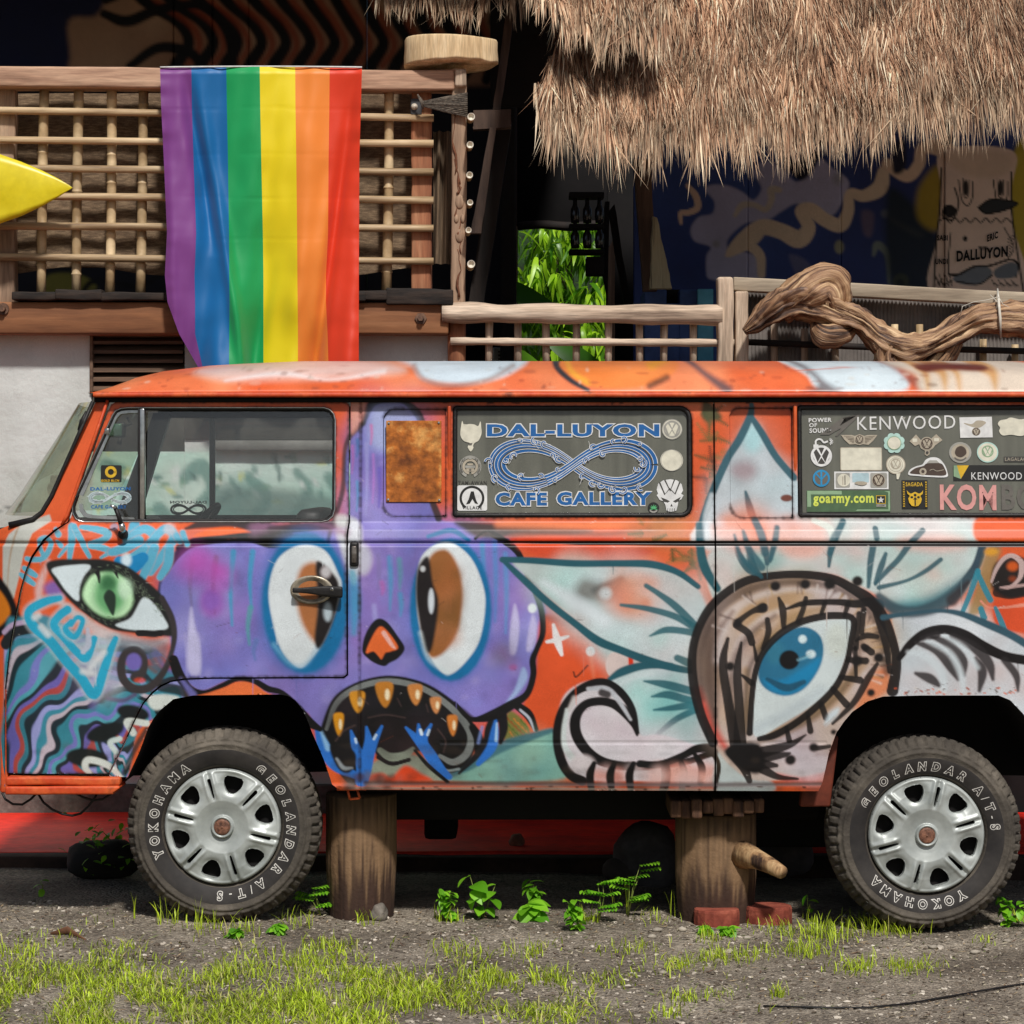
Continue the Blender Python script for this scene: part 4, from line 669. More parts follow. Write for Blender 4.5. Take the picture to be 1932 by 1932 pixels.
# ------------------------------------------------------------------ the van
def rsq(x0, y0, x1, y1, r, n=5):
    """rounded rectangle in picture units; r = radius or (tl, tr, br, bl)"""
    r = (r,) * 4 if isinstance(r, (int, float)) else r; out = []
    for (cx, cy_, rr, a0) in ((x0, y0, r[0], 180), (x1, y0, r[1], 270), (x1, y1, r[2], 0), (x0, y1, r[3], 90)):
        mx_, my_ = cx + (rr if cx == x0 else -rr), cy_ + (rr if cy_ == y0 else -rr)
        for k in range(n + 1):
            a = R(a0 + 90 * k / n); out.append((mx_ + rr * math.cos(a), my_ + rr * math.sin(a)))
    return out
door_seam = [(8, 1300), (20, 1215), (33, 1150), (40, 1115), (50, 1082), (62, 1052), (84, 1020), (104, 1002), (127, 985), (150, 915), (178, 830), (203, 762), (212, 757.5), (650, 757.5), (656, 762), (656, 985), (653, 1010), (654, 1272), (648, 1277), (402, 1278), (346, 1280), (322, 1284), (302, 1293), (286, 1306), (269, 1326), (251, 1362), (233, 1402), (217, 1434), (203, 1460), (10, 1461), (7, 1456)]
win_door = [(139, 979), (133, 968), (132, 955), (136, 941), (206, 783), (212, 774), (222, 769.5), (236, 768), (608, 768), (619, 771.5), (627, 780), (630, 792), (630, 961), (626, 974), (617, 982), (604, 985), (156, 985), (146, 983)]
win2 = rsq(853, 764, 1308, 977, (9, 24, 22, 8)); blank1 = rsq(721, 770, 841, 975, (22, 3, 3, 24)); win3 = rsq(1508, 763, 2010, 977, (8, 20, 20, 8)); blank2 = rsq(1380, 768, 1499, 978, (18, 3, 3, 26))
arch_f = [(626, 1481), (611, 1434), (600, 1408), (589, 1383), (580, 1359), (571, 1339), (557, 1321), (543, 1313), (527, 1310), (364, 1312), (327, 1319), (302, 1340), (290, 1355), (280, 1372), (262, 1420), (240, 1467)]
arch_r = [(1906, 1321), (1884, 1312), (1738, 1312), (1666, 1314), (1637, 1323), (1608, 1343), (1592, 1362), (1578, 1383), (1564, 1423), (1553, 1476)]
mid = [(659, 757.5), (1348.5, 757.5), (1348.5, 1493), (640, 1491)] + arch_f + [(206, 1466), (205, 1463), (219, 1436), (235, 1404), (253, 1364), (271, 1328.5), (288, 1309), (304, 1296), (323, 1287), (347, 1283), (402, 1281), (649, 1280), (657, 1274), (656.5, 1010), (659, 986)]
rearp = [(1351.5, 757.5), (1964, 757.5), (1964, 1400), (1948, 1372), (1930, 1346)] + arch_r + [(1545, 1494), (1351.5, 1493)]
corner = [(174, 757), (199, 757.5), (174, 830), (146, 915), (123, 985), (100, 1000), (80, 1018), (58, 1050), (46, 1080), (36, 1115), (29, 1150), (16, 1215), (4.5, 1300), (3.5, 1497), (-22, 1497), (-22, 1005), (12, 991), (57, 981), (76, 967), (94, 936), (112, 894), (140, 831)]
VAN = thing('camper_van', (0, .8, 0), 'orange camper van sprayed all over with graffiti faces and eyes, parked across the picture', 'van')
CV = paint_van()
M_PAINT = paintmat('van_paint', .40, .20, 7, .14)
M_ORANGE = mat('old_orange_paint', (170, 64, 26), (204, 92, 42), .45, 5, bump=.08, bscale=20, c3=(190, 78, 32))
M_BLACK = mat('black_rubber', (14, 12, 12), (30, 27, 26), .55, 14, bump=.2, bscale=60)
M_DARK = mat('underbody_black', (9, 8, 8), (18, 15, 14), .9, 6)
M_CHROME = mat('window_chrome', (150, 150, 146), (206, 206, 202), .22, 8, metal=.9)
M_RUST = mat('rusted_steel', (84, 40, 16), (232, 184, 108), .8, 6, detail=11, bump=.3, bscale=60, c3=(168, 96, 34), contrast=(.34, .68), fine=.4)
M_RUSTO = mat('chipped_orange_sill', (190, 66, 26), (70, 34, 24), .55, 9, detail=9, c3=(206, 92, 44), contrast=(.45, .72), bump=.2, bscale=40)
M_TRIM = mat('interior_trim', (52, 50, 48), (74, 72, 68), .8, 6)
M_GLASS = glassmat('door_glass', (110, 112, 106), .93, .06)
M_GLASS2 = glassmat('dusty_side_glass', (104, 104, 94), .10, .05, .12, .22)
M_GLASS3 = glassmat('windscreen_glass', (112, 110, 90), .86, .08, tint=(.80, .80, .68))
SIDE_Y = ([700, 735, 757, 985, 1000, 1016, 1021, 1023, 1026, 1031, 1060, 1200, 1350, 1450, 1478, 1486, 1500],
          [.085, .078, .072, .040, .016, .006, .006, .014, .014, .002, 0, -.004, 0, .010, .016, .012, .022])
def side_y(px, py):
    px, py = np.asarray(px, float), np.asarray(py, float)
    y = np.interp(py, *SIDE_Y)
    y = y + np.clip((80 - px) / 100, 0, 2) ** 2 * .07
    low = py > 757
    y = y + np.where(low, .007 * np.exp(-((px - 678) / 2.2) ** 2), 0) + np.where((py > 1398) & (py < 1404) & (px > 830) & (px < 1560), .0016, 0)
    return y
def to_van(px, py, off=0.0): return np.c_[WX(px), side_y(px, py) + off, WZ(py)]
def domain(outer, holes, step, grow=0):
    """quad/tri mesh of a polygon with holes, in picture units; verts near an edge are pulled onto it"""
    outer = np.asarray(outer, float); x0, y0 = outer.min(0) - step; x1, y1 = outer.max(0) + step
    xs, ys = np.arange(x0, x1 + step, step), np.arange(y0, y1 + step, step); X, Y = np.meshgrid(xs, ys); X = X.ravel().copy(); Y = Y.ravel().copy()
    ins = np.zeros(len(X), bool)
    loops = [outer] + [np.asarray(h, float) for h in holes]
    g = inside(X, Y, loops[0])
    for h in loops[1:]: g &= ~inside(X, Y, h)
    ok = g.copy(); best = np.full(len(X), 1e9); tx, ty = X.copy(), Y.copy()
    for lp in loops:
        n = len(lp)
        for i in range(n):
            ax, ay = lp[i]; bx_, by_ = lp[(i + 1) % n]
            sel = np.nonzero((X > min(ax, bx_) - step) & (X < max(ax, bx_) + step) & (Y > min(ay, by_) - step) & (Y < max(ay, by_) + step))[0]
            if not len(sel): continue
            dx, dy = bx_ - ax, by_ - ay; L = dx * dx + dy * dy + 1e-9
            t = np.clip(((X[sel] - ax) * dx + (Y[sel] - ay) * dy) / L, 0, 1); qx, qy = ax + t * dx, ay + t * dy
            d = np.hypot(X[sel] - qx, Y[sel] - qy); m = d < best[sel]; s2 = sel[m]; best[s2] = d[m]; tx[s2] = qx[m]; ty[s2] = qy[m]
    sn = best < step * .56; X[sn] = tx[sn]; Y[sn] = ty[sn]; ok |= sn
    nx, ny = len(xs), len(ys); i = np.arange(nx * ny).reshape(ny, nx)
    q = np.stack([i[:-1, :-1], i[1:, :-1], i[1:, 1:], i[:-1, 1:]], -1).reshape(-1, 4)
    k = ok[q]; full = k.all(1); cen = np.c_[X[q].mean(1), Y[q].mean(1)]
    # a quad of snapped corners only may lie outside: test its centre
    alls = full & sn[q].all(1)
    if alls.any():
        c = cen[alls]; gi = inside(c[:, 0], c[:, 1], loops[0])
        for h in loops[1:]: gi &= ~inside(c[:, 0], c[:, 1], h)
        idx = np.nonzero(alls)[0]; full[idx[~gi]] = False
    quads = q[full]; t3 = q[(k.sum(1) == 3)]; kk = k[(k.sum(1) == 3)]
    tris = [np.array([r[j] for j in range(4) if kk[a][j]]) for a, r in enumerate(t3)]
    tris = np.array(tris, int).reshape(-1, 3)
    if len(tris):
        c = np.c_[X[tris].mean(1), Y[tris].mean(1)]; gi = inside(c[:, 0], c[:, 1], loops[0])
        for h in loops[1:]: gi &= ~inside(c[:, 0], c[:, 1], h)
        tris = tris[gi]
    used = np.zeros(nx * ny, bool); used[quads.ravel()] = True; used[tris.ravel()] = True
    rm = np.cumsum(used) - 1
    fc = np.vstack([np.c_[tris, tris[:, 2:3]], quads]) if False else None
    return X[used], Y[used], rm[quads], rm[tris]
def tri_all(quads, tris): return np.vstack([tris, quads[:, [0, 1, 2]], quads[:, [0, 2, 3]]]) if len(tris) else np.vstack([quads[:, [0, 1, 2]], quads[:, [0, 2, 3]]])
def rim(loop, depth, off=0.0, inset=0.0):
    """flange: a strip from the edge loop straight back into the body"""
    lp = np.asarray(loop, float); q = []
    for i in range(len(lp)):
        a, b = lp[i], lp[(i + 1) % len(lp)]; n = max(1, int(np.hypot(*(b - a)) / 8)); q += [a + (b - a) * t / n for t in range(n)]
    q = np.array(q); A = to_van(q[:, 0], q[:, 1], off); B = A.copy(); B[:, 1] += depth; n = len(q)
    return np.vstack([A, B]), np.array([(i, (i + 1) % n, n + (i + 1) % n, n + i) for i in range(n)]), np.r_[q, q]
def skin(name, outer, holes, parent, step=2.0, off=0.0, depth=.02, m=None):
    X, Y, qd, tr = domain(outer, holes, step); V = to_van(X, Y, off); Fc = tri_all(qd, tr); PX, PY = X, Y
    for lp in [outer] + holes:
        rv, rf, rq = rim(lp, depth, off); n = len(V); V = np.vstack([V, rv]); PX = np.r_[PX, rq[:, 0]]; PY = np.r_[PY, rq[:, 1]]
        Fc = np.vstack([Fc, rf[:, [0, 1, 2]] + n, rf[:, [0, 2, 3]] + n])
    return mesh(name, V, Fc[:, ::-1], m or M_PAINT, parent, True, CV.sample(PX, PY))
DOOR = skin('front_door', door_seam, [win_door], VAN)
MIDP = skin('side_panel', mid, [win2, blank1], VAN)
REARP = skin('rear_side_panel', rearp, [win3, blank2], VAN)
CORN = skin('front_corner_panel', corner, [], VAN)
# rear quarter out of the picture, and closed back
def plain(name, loops_px, yv, m, parent): pass
qx = [1966, 2060, 2160, 2230, 2270, 2290]; g = new(); rowsz = [757.5, 985, 1023, 1200, 1480]
V = [(float(WX(x)), float(np.interp(z, *SIDE_Y)) + max(0, (x - 2160) / 130) ** 2 * .18, float(WZ(z))) for z in rowsz for x in qx]
Fc = [(i * 6 + j, i * 6 + j + 1, (i + 1) * 6 + j + 1, (i + 1) * 6 + j) for i in range(4) for j in range(5)]
mesh('rear_quarter_panel', V, [f[::-1] for f in Fc], M_ORANGE, VAN)
# recessed blanked windows (painted over)
for lp, nm in ((blank1, 'blanked_window'), (blank2, 'blanked_window')):
    o = skin(nm, rsq(min(p[0] for p in lp) + 1, min(p[1] for p in lp) + 1, max(p[0] for p in lp) - 1, max(p[1] for p in lp) - 1, 4), [], VAN, off=.012, depth=.004)
    if lp is blank1: B1 = o
# vertical raised mouldings between blanked and glazed windows
for x in (847, 1504): mesh('window_post_moulding', *bevbox(float(WX(x)) - .006, float(WX(x)) + .006, float(side_y(x, 860)) - .004, float(side_y(x, 860)) + .02, float(WZ(977)), float(WZ(764)), .004), M_ORANGE, VAN)
# rusty plate screwed over the first blanked window
g = new(); a, b = to_van([727], [793]), to_van([832], [948])
g_v, g_f = bevbox(a[0, 0], b[0, 0], float(side_y(780, 870)) - .004, float(side_y(780, 870)) + .006, float(WZ(948)), float(WZ(793)), .002, 1); add(g, g_v, g_f, 0)
for sx, sy in ((732, 798), (827, 797), (731, 943), (828, 944)):
    sv, sf = lathev([(.0001, float(side_y(780, 870)) - .0075), (.004, float(side_y(780, 870)) - .0065), (.005, float(side_y(780, 870)) - .0035)], 8, float(WX(sx)), float(WZ(sy))); add(g, sv, sf, 1)
build('rusty_cover_plate', g, [M_RUST, M_CHROME], B1, False)
# drip rail and roof
def roof_h(px): return np.interp(px, [168, 172, 178, 204, 233, 273, 327, 364, 437, 546, 2200, 2270, 2292], [.0, .05, .10, .32, .57, .72, .81, .88, .94, 1, 1, .6, .1])
xs = np.unique(np.r_[np.arange(168, 300, 2.0), np.arange(300, 1968, 2.6), np.linspace(1968, 2292, 20)])
prof = np.array([(.050, 740), (.050, 737), (.056, 733), (.066, 728), (.082, 721), (.100, 714), (.118, 707.5), (.124, 706), (.132, 704), (.16, 699), (.20, 694), (.26, 689.5), (.34, 685.5), (.45, 682), (.60, 679), (.80, 677)])
fine = [prof[0]]
for a, b in zip(prof[:-1], prof[1:]):
    n = max(1, int(abs(b[1] - a[1]) / 1.6)) if a[0] < .2 else 1
    fine += [a + (b - a) * k / n for k in range(1, n + 1)]
prof = np.array(fine); full = np.vstack([prof, np.c_[1.6 - prof[::-1, 0], prof[::-1, 1]][1:]])
z740 = float(WZ(740)); rows = []; cols = []
for y, p in full:
    h = roof_h(xs); z = z740 + (EYE + (HOR - p) * (DV + min(y, .5)) / F - z740) * h
    lead = np.where(xs < 260, 0, 0); front = (1 - np.clip((xs - 168) / 60, 0, 1)) * .05 * (1 - abs(y - .8) / .8) ** .5 if y <= 1.6 else 0
    rows.append(np.c_[WX(xs) - front, np.full(len(xs), y + .0), z]); cols.append(CV.sample(xs, np.full(len(xs), p)))
n, m_ = len(xs), len(full); V = np.vstack(rows); i = np.arange(n * m_).reshape(m_, n)
Fq = np.stack([i[:-1, :-1], i[:-1, 1:], i[1:, 1:], i[1:, :-1]], -1).reshape(-1, 4)
ROOF = mesh('roof', V, Fq, paintmat('roof_paint', .34, .06, 8, .12), VAN, True, np.vstack(cols))
g = new()
def strip(prof2, x0, x1, nseg, fn=None, jit=0, seed=0):
    P_ = len(prof2); V_ = []
    for k in range(nseg + 1):
        x = x0 + (x1 - x0) * k / nseg
        for (y, z) in prof2:
            d = mnoise.noise(Vector((x * 9, z * 40, seed))) * jit
            V_.append((x, y + d, z + d * .6))
    return V_, [(k * P_ + j, k * P_ + (j + 1) % P_, (k + 1) * P_ + (j + 1) % P_, (k + 1) * P_ + j) for k in range(nseg) for j in range(P_)] + [tuple(range(P_)), tuple(nseg * P_ + j for j in range(P_ - 1, -1, -1))]
z0 = float(WZ(749))
v, f = strip([(.046, z0 + .004), (.030, z0), (.026, z0 + .006), (.028, z0 + .016), (.040, z0 + .019), (.052, z0 + .019), (.075, z0 + .012), (.080, z0 + .004)], float(WX(173)), float(WX(2288)), 150, jit=.0014)
mesh('drip_rail', v, f, M_RUSTO, VAN)
mesh('gutter_shadow_gap', *strip([(.060, z0 + .0035), (.060, z0 - .016), (.09, z0 - .016), (.09, z0 + .0035)], float(WX(172)), float(WX(2288)), 20), M_DARK, VAN)  # solid dark strip in place of the shade below the drip rail
# second ridge at the A pillar
mesh('pillar_gutter', *tubev([at(203, 755, .056), at(176, 832, .052), at(148, 912, .045), at(127, 972, .036), at(116, 990, .03)], [.005, .006, .006, .006, .004], 8), M_RUSTO, VAN)
# windscreen, its seal, nose
edge = [(171, 757), (139, 831), (111, 894), (93, 936), (75, 967), (57, 981), (12, 991)]
edge_e = [(171, 757), (140, 831), (111, 894), (90, 936), (62, 974)]
sil = [(169.5, 755), (121, 831), (80, 894), (54, 936), (28, 977)]
V = []; ns = 16
for (ex, ey), (sx, sy) in zip(edge_e, sil):
    for k in range(ns + 1):
        s = k / ns; b = math.sin(math.pi * s) ** .55 if 0 < s < 1 else 0
        p = at(ex, ey, 0); q_ = at(sx, ey, .8).x; V.append((p.x + (q_ - p.x) * b, .055 + 1.49 * s, p.z))
Fc = [(i * (ns + 1) + k, i * (ns + 1) + k + 1, (i + 1) * (ns + 1) + k + 1, (i + 1) * (ns + 1) + k) for i in range(len(sil) - 1) for k in range(ns)]
WS = mesh('windscreen', V, Fc, M_GLASS3, VAN)
mesh('windscreen_seal', *tubev([Vector((at(x, y).x, .045, at(x, y).z)) for x, y in edge], [.007, .007, .007, .008, .009, .010, .010], 8), M_BLACK, VAN)
mesh('scraped_vent_mark', *tubev([at(164, 776, .05), at(156, 796, .048), at(148, 812, .046)], [.004, .011, .005], 7, jit=.004, seed=3), M_BLACK, WS)
V = []; zr = [1000, 1050, 1150, 1300, 1420, 1500]; bul = [30, 44, 50, 50, 46, 40]
for z, b in zip(zr, bul):
    for k in range(ns + 1):
        s = k / ns; q = math.sin(math.pi * s) ** .4 if 0 < s < 1 else 0; V.append((float(WX(-20 - b * q)), float(side_y(-20, z)) + (1.6 - 2 * .07) * s, float(WZ(z))))
mesh('nose_panel', V, [(i * (ns + 1) + k, i * (ns + 1) + k + 1, (i + 1) * (ns + 1) + k + 1, (i + 1) * (ns + 1) + k) for i in range(len(zr) - 1) for k in range(ns)], mat('pale_nose_paint', (150, 142, 128), (196, 190, 178), .5, 4), VAN)
# door window: seal, chrome frame, divider, glass
def loop_tube(loop, r, off, mt, nm, parent, n=8, flat_=1.0):
    lp = np.asarray(loop, float); q = []
    for i in range(len(lp)):
        a, b = lp[i], lp[(i + 1) % len(lp)]; k = max(1, int(np.hypot(*(b - a)) / 30)); q += [a + (b - a) * t / k for t in range(k)]
    q = np.array(q); W_ = to_van(q[:, 0], q[:, 1], off); m__ = len(q); V_, F_ = [], []
    for i in range(m__):
        t = Vector(W_[(i + 1) % m__] - W_[i - 1]).normalized(); a = Vector((0, -1, 0)); b = t.cross(a).normalized()
        for j in range(n):
            an = 2 * math.pi * j / n; V_.append(tuple(Vector(W_[i]) + a * math.cos(an) * r * flat_ + b * math.sin(an) * r))
    for i in range(m__):
        for j in range(n): F_.append((i * n + j, i * n + (j + 1) % n, ((i + 1) % m__) * n + (j + 1) % n, ((i + 1) % m__) * n + j))
    return mesh(nm, V_, F_, mt, parent)
def shrink(loop, d):
    lp = np.asarray(loop, float); c = lp.mean(0); out = []; n = len(lp)
    area = sum(lp[i][0] * lp[(i + 1) % n][1] - lp[(i + 1) % n][0] * lp[i][1] for i in range(n)); sg = 1 if area > 0 else -1
    for i in range(n):
        t = lp[(i + 1) % n] - lp[i - 1]; t = t / (np.hypot(*t) + 1e-9); out.append(lp[i] + sg * d * np.array([-t[1], t[0]]))
    return out
def pane(nm, loop, off, mt, parent):
    lp = np.asarray(loop, float); cx = lp.mean(0); V_ = to_van(lp[:, 0], lp[:, 1], off)
    yy = V_[:, 1]; n = len(lp); Vb = V_.copy(); Vb[:, 1] += .004
    return mesh(nm, np.vstack([V_, Vb]), [tuple(range(n - 1, -1, -1)), tuple(n + i for i in range(n))] + [(i, (i + 1) % n, n + (i + 1) % n, n + i) for i in range(n)], mt, parent, False)
loop_tube(shrink(win_door, 2.2), .006, .006, M_BLACK, 'window_seal', DOOR)
loop_tube(win_door, .0026, -.001, M_CHROME, 'window_trim', DOOR, 6)
dl = [p for p in shrink(win_door, 3)]
quarter = [p for p in dl if p[0] < 258] ; quarter = [(258, 772), ] + [p for p in dl if p[0] < 258][::-1] + [(258, 981)]
quarter = sorted(quarter, key=lambda p: math.atan2(p[1] - 890, p[0] - 220))
main = [(271, 771)] + [p for p in dl if p[0] > 271] + [(271, 982)]; main = sorted(main, key=lambda p: math.atan2(p[1] - 876, p[0] - 450))
QW = pane('quarter_window', quarter, .020, M_GLASS, VAN); MW = pane('door_window', main, .022, M_GLASS, VAN)
mesh('window_divider', *bevbox(float(WX(259.5)), float(WX(268.5)), float(side_y(264, 870)) - .006, float(side_y(264, 870)) + .03, float(WZ(981)), float(WZ(770)), .003), M_CHROME, DOOR)
mesh('divider_channel', *bevbox(float(WX(255)), float(WX(259.3)), float(side_y(264, 870)) + .002, float(side_y(264, 870)) + .03, float(WZ(981)), float(WZ(770)), .001), M_BLACK, DOOR)
qi = [(152, 936), (213, 789), (221, 780), (238, 778), (256, 778)]; qo = [(144, 934), (207, 783), (216, 774), (236, 771.5), (256, 771.5)]
def ribbon_px(A, B, off, th, mt, nm, parent):
    V_ = []; n = len(A)
    for (a, b) in zip(A, B):
        for (x, y), o in ((a, off), (b, off), (b, off + th), (a, off + th)): V_.append(tuple(to_van([x], [y], o)[0]))
    return mesh(nm, V_, [(i * 4 + j, i * 4 + (j + 1) % 4, (i + 1) * 4 + (j + 1) % 4, (i + 1) * 4 + j) for i in range(n - 1) for j in range(4)] + [(3, 2, 1, 0), tuple((n - 1) * 4 + j for j in range(4))], mt, parent, False)
ribbon_px(qo, qi, .004, .008, M_CHROME, 'quarter_window_frame', DOOR)
ribbon_px([(144, 950), (146, 965), (153, 975), (165, 978), (250, 983)], [(151, 951), (153, 961), (159, 969), (170, 972), (250, 977)], .004, .008, M_CHROME, 'quarter_window_frame', DOOR)
mesh('quarter_window_latch', *bevbox(float(WX(194)), float(WX(203)), .03, .05, float(WZ(819)), float(WZ(808)), .003), M_CHROME, DOOR)
# big side windows
W2 = pane('side_window', shrink(win2, 9), .012, M_GLASS2, VAN); loop_tube(shrink(win2, 4.5), .0085, .006, M_BLACK, 'window_seal', W2)
W3 = pane('rear_side_window', shrink(win3, 9), .012, M_GLASS2, VAN); loop_tube(shrink(win3, 4.5), .0085, .006, M_BLACK, 'window_seal', W3)
# door handle: dished escutcheon and lever
g = new(); hx, hz = float(WX(588)), float(WZ(1113)); hy = float(side_y(588, 1113))
v, f = lathev([(.0005, .010), (.020, .006), (.036, -.003), (.041, -.006), (.044, -.004), (.045, .001)], 36, 0, 0); v = [(hx + x * 1.62, hy + y - .001, hz + z * 1.10) for x, y, z in v]; add(g, v, f, 0)
HB = build('door_handle', g, [mat('worn_handle_dish', (96, 84, 66), (196, 186, 166), .3, 12, metal=.5)], DOOR)
v, f = bevbox(hx - .062, hx + .108, hy - .040, hy - .022, hz - .014, hz + .014, .007, 3, 6, 0, 0); v = [(x, y + max(0, (x - hx) / .09) ** 2 * -.004, hz + (z - hz) * (.62 + .75 * max(0, min(1, (x - hx + .03) / .09))) - .006 * max(0, (x - hx) / .1)) for x, y, z in v]
g = new(); add(g, v, f, 0); v, f = bevbox(hx + .045, hx + .092, hy - .026, hy + .006, hz - .02, hz + .012, .006, 2); add(g, v, f, 0)
v, f = lathev([(.0003, hy - .0435), (.0055, hy - .0435), (.0065, hy - .041), (.0065, hy - .036)], 14, hx + .072, hz + .004); add(g, v, f, 1); v, f = bevbox(hx + .0705, hx + .0735, hy - .0440, hy - .0434, hz - .0005, hz + .0085, .0003, 1); add(g, v, f, 0)
build('handle_lever', g, [M_BLACK, M_CHROME], DOOR)
# upper hinge / catch on the pillar
g = new(); v, f = bevbox(float(WX(660)), float(WX(677)), -.012, .014, float(WZ(1069)), float(WZ(1022)), .010, 3); add(g, v, f, 0)
v, f = bevbox(float(WX(664)), float(WX(673)), -.016, -.010, float(WZ(1062)), float(WZ(1030)), .004, 2); add(g, v, f, 1)
build('pillar_lamp_base', g, [M_BLACK, mat('corroded_steel', (60, 50, 44), (130, 124, 118), .4, 30, metal=.5)], MIDP)
# broken mirror stalk
g = new(); v, f = tubev([at(232, 1006, -.012), at(231, 996, -.03), at(229, 988, -.034)], [.009, .011, .010], 10); add(g, v, f, 1)
v, f = tubev([at(229, 992, -.033), at(224, 974, -.036), at(217, 957, -.04)], [.0085, .0078, .007], 8); add(g, v, f, 0); v, f = tubev([at(219, 958, -.046), at(208, 953, -.05)], [.006, .004], 6); add(g, v, f, 1)
v, f = lathev([(.0005, -.02), (.014, -.016), (.017, -.006), (.018, .004)], 14, float(WX(232)), float(WZ(1008))); add(g, v, f, 0)
build('broken_mirror_stalk', g, [M_BLACK, M_CHROME], DOOR)
# step below the door, wires, jacking bracket
g = new()
for z0_, z1_, y0_ in ((1465.5, 1481, -.018), (1482, 1498, -.026)):
    v, f = bevbox(float(WX(12)), float(WX(228)), y0_, .12, float(WZ(z1_)), float(WZ(z0_)), .008, 3, 10, .0035, 0, int(z0_)); v = [(x - (.02 if z < float(WZ(1490)) and x > float(WX(200)) else 0), y, z) for x, y, z in v]; add(g, v, f, 0)
build('door_step', g, [M_RUSTO], VAN)
mesh('front_body_post', *bevbox(float(WX(-6)), float(WX(9)), -.004 + .06, .16, float(WZ(1500)), float(WZ(1300)), .006, 2, 6, .003, 2), M_RUSTO, VAN)
for pts in ([(4, 1496), (10, 1508), (24, 1517), (42, 1518), (58, 1508), (70, 1496)], [(72, 1498), (82, 1514), (98, 1527), (118, 1536), (136, 1539), (152, 1535), (166, 1522), (180, 1504), (183, 1494)], [(138, 1494), (156, 1504), (176, 1510), (194, 1508), (212, 1496)]):
    mesh('dangling_cable', *tubev([at(x, y, .06 + .02 * math.sin(x)) for x, y in pts], .0042, 7), M_BLACK, VAN)
g = new()
for a, b in (((656, 1490), (660, 1508)), ((660, 1508), (679, 1506)), ((679, 1506), (674, 1491))): v, f = tubev([at(*a, .05), at(*b, .05)], .0042, 6); add(g, v, f, 0)
v, f = bevbox(float(WX(634)), float(WX(690)), .03, .07, float(WZ(1494)), float(WZ(1489)), .003); add(g, v, f, 0)
build('jacking_bracket', g, [M_RUSTO], VAN)
for nm, a in (('chassis_rail', (640, 1545, .45, .60, 1548, 1480)), ('fuel_tank', (900, 1180, .75, 1.1, 1545, 1480)), ('chassis_rail', (640, 1545, 1.05, 1.2, 1540, 1480)), ('gearbox', (1380, 1700, .6, 1.0, 1600, 1440)), ('axle_beam', (330, 520, .35, 1.3, 1600, 1500)), ('heater_box', (800, 862, .95, 1.2, 1585, 1480))):  # dark chassis boxes added to darken the view beneath the van
    p0, p1 = at(a[0], a[4], a[2]), at(a[1], a[5], a[2]); mesh(nm, *bevbox(p0.x, p1.x, a[2], a[3], p0.z, p1.z, .02, 2), M_DARK, VAN)
# shell: floor, far side with its own openings, back, wheel housings, bulkhead
mesh('floor_pan', *bevbox(float(WX(640)), float(WX(1545)), .04, 1.56, float(WZ(1488)), float(WZ(1470)), .01), M_DARK, VAN)
mesh('floor_pan', *bevbox(float(WX(-60)), float(WX(640)), .05, 1.56, float(WZ(1300)), float(WZ(1290)), .005), M_DARK, VAN)
mesh('floor_pan', *bevbox(float(WX(1545)), float(WX(2280)), .09, 1.5, float(WZ(1305)), float(WZ(1295)), .005), M_DARK, VAN)
yF = 1.56
for nm, x0, x1, p0, p1 in (('far_side_panel', 60, 2280, 1480, 985), ('far_side_rail', 175, 2280, 768, 742), ('far_side_pillar', 640, 2280, 985, 768)):
    mesh(nm, *bevbox(float(WX(x0)), float(WX(x1)), yF, yF + .03, float(WZ(p0)), float(WZ(p1)), .004), M_TRIM, VAN)
V = [(*p, ) for p in [(float(WX(168)), yF - .03, float(WZ(757))), (float(WX(206)), yF - .03, float(WZ(757))), (float(WX(136)), yF - .03, float(WZ(985))), (float(WX(84)), yF - .03, float(WZ(985)))]]
V += [(x, y + .05, z) for x, y, z in V]; mesh('far_windscreen_pillar', V, [(3, 2, 1, 0), (4, 5, 6, 7), (0, 1, 5, 4), (1, 2, 6, 5), (2, 3, 7, 6), (3, 0, 4, 7)], M_BLACK, VAN, False)
mesh('far_window_divider', *bevbox(float(WX(290)), float(WX(302)), yF, yF + .03, float(WZ(985)), float(WZ(768)), .003), M_BLACK, VAN)
FW = mesh('far_door_window', boxv(float(WX(140)), float(WX(640)), yF + .012, yF + .016, float(WZ(985)), float(WZ(768))), BOXF, glassmat('far_glass', (150, 156, 150), .94, .05), VAN, False)
mesh('bulkhead', *bevbox(float(WX(690)), float(WX(700)), .10, 1.55, float(WZ(1480)), float(WZ(750)), .004), M_TRIM, VAN)
mesh('back_panel', *bevbox(float(WX(2280)), float(WX(2292)), .12, 1.5, float(WZ(1480)), float(WZ(750)), .01), M_ORANGE, VAN)
mesh('interior_panel', *bevbox(float(WX(700)), float(WX(2275)), .60, .62, float(WZ(1480)), float(WZ(752)), .004), M_TRIM, VAN)
def arch_box(name, loop, depth, x_in):
    q = np.array(loop); A = to_van(q[:, 0], q[:, 1], .004); B = A.copy(); B[:, 1] = depth; n = len(q)
    return mesh(name, np.vstack([A, B]), [(i, i + 1, n + i + 1, n + i) for i in range(n - 1)] + [tuple(range(n, 2 * n))], M_DARK, VAN, False)
arch_box('wheel_housing', [(640, 1491)] + arch_f + [(205, 1500)], .55, 0)
arch_box('wheel_housing', [(2010, 1500), (1990, 1440), (1948, 1372), (1930, 1346)] + arch_r + [(1545, 1494)], .55, 0)
mesh('inner_skirt', *bevbox(float(WX(640)), float(WX(1545)), .10, .12, float(WZ(1500)), float(WZ(1480)), .003), M_DARK, VAN)
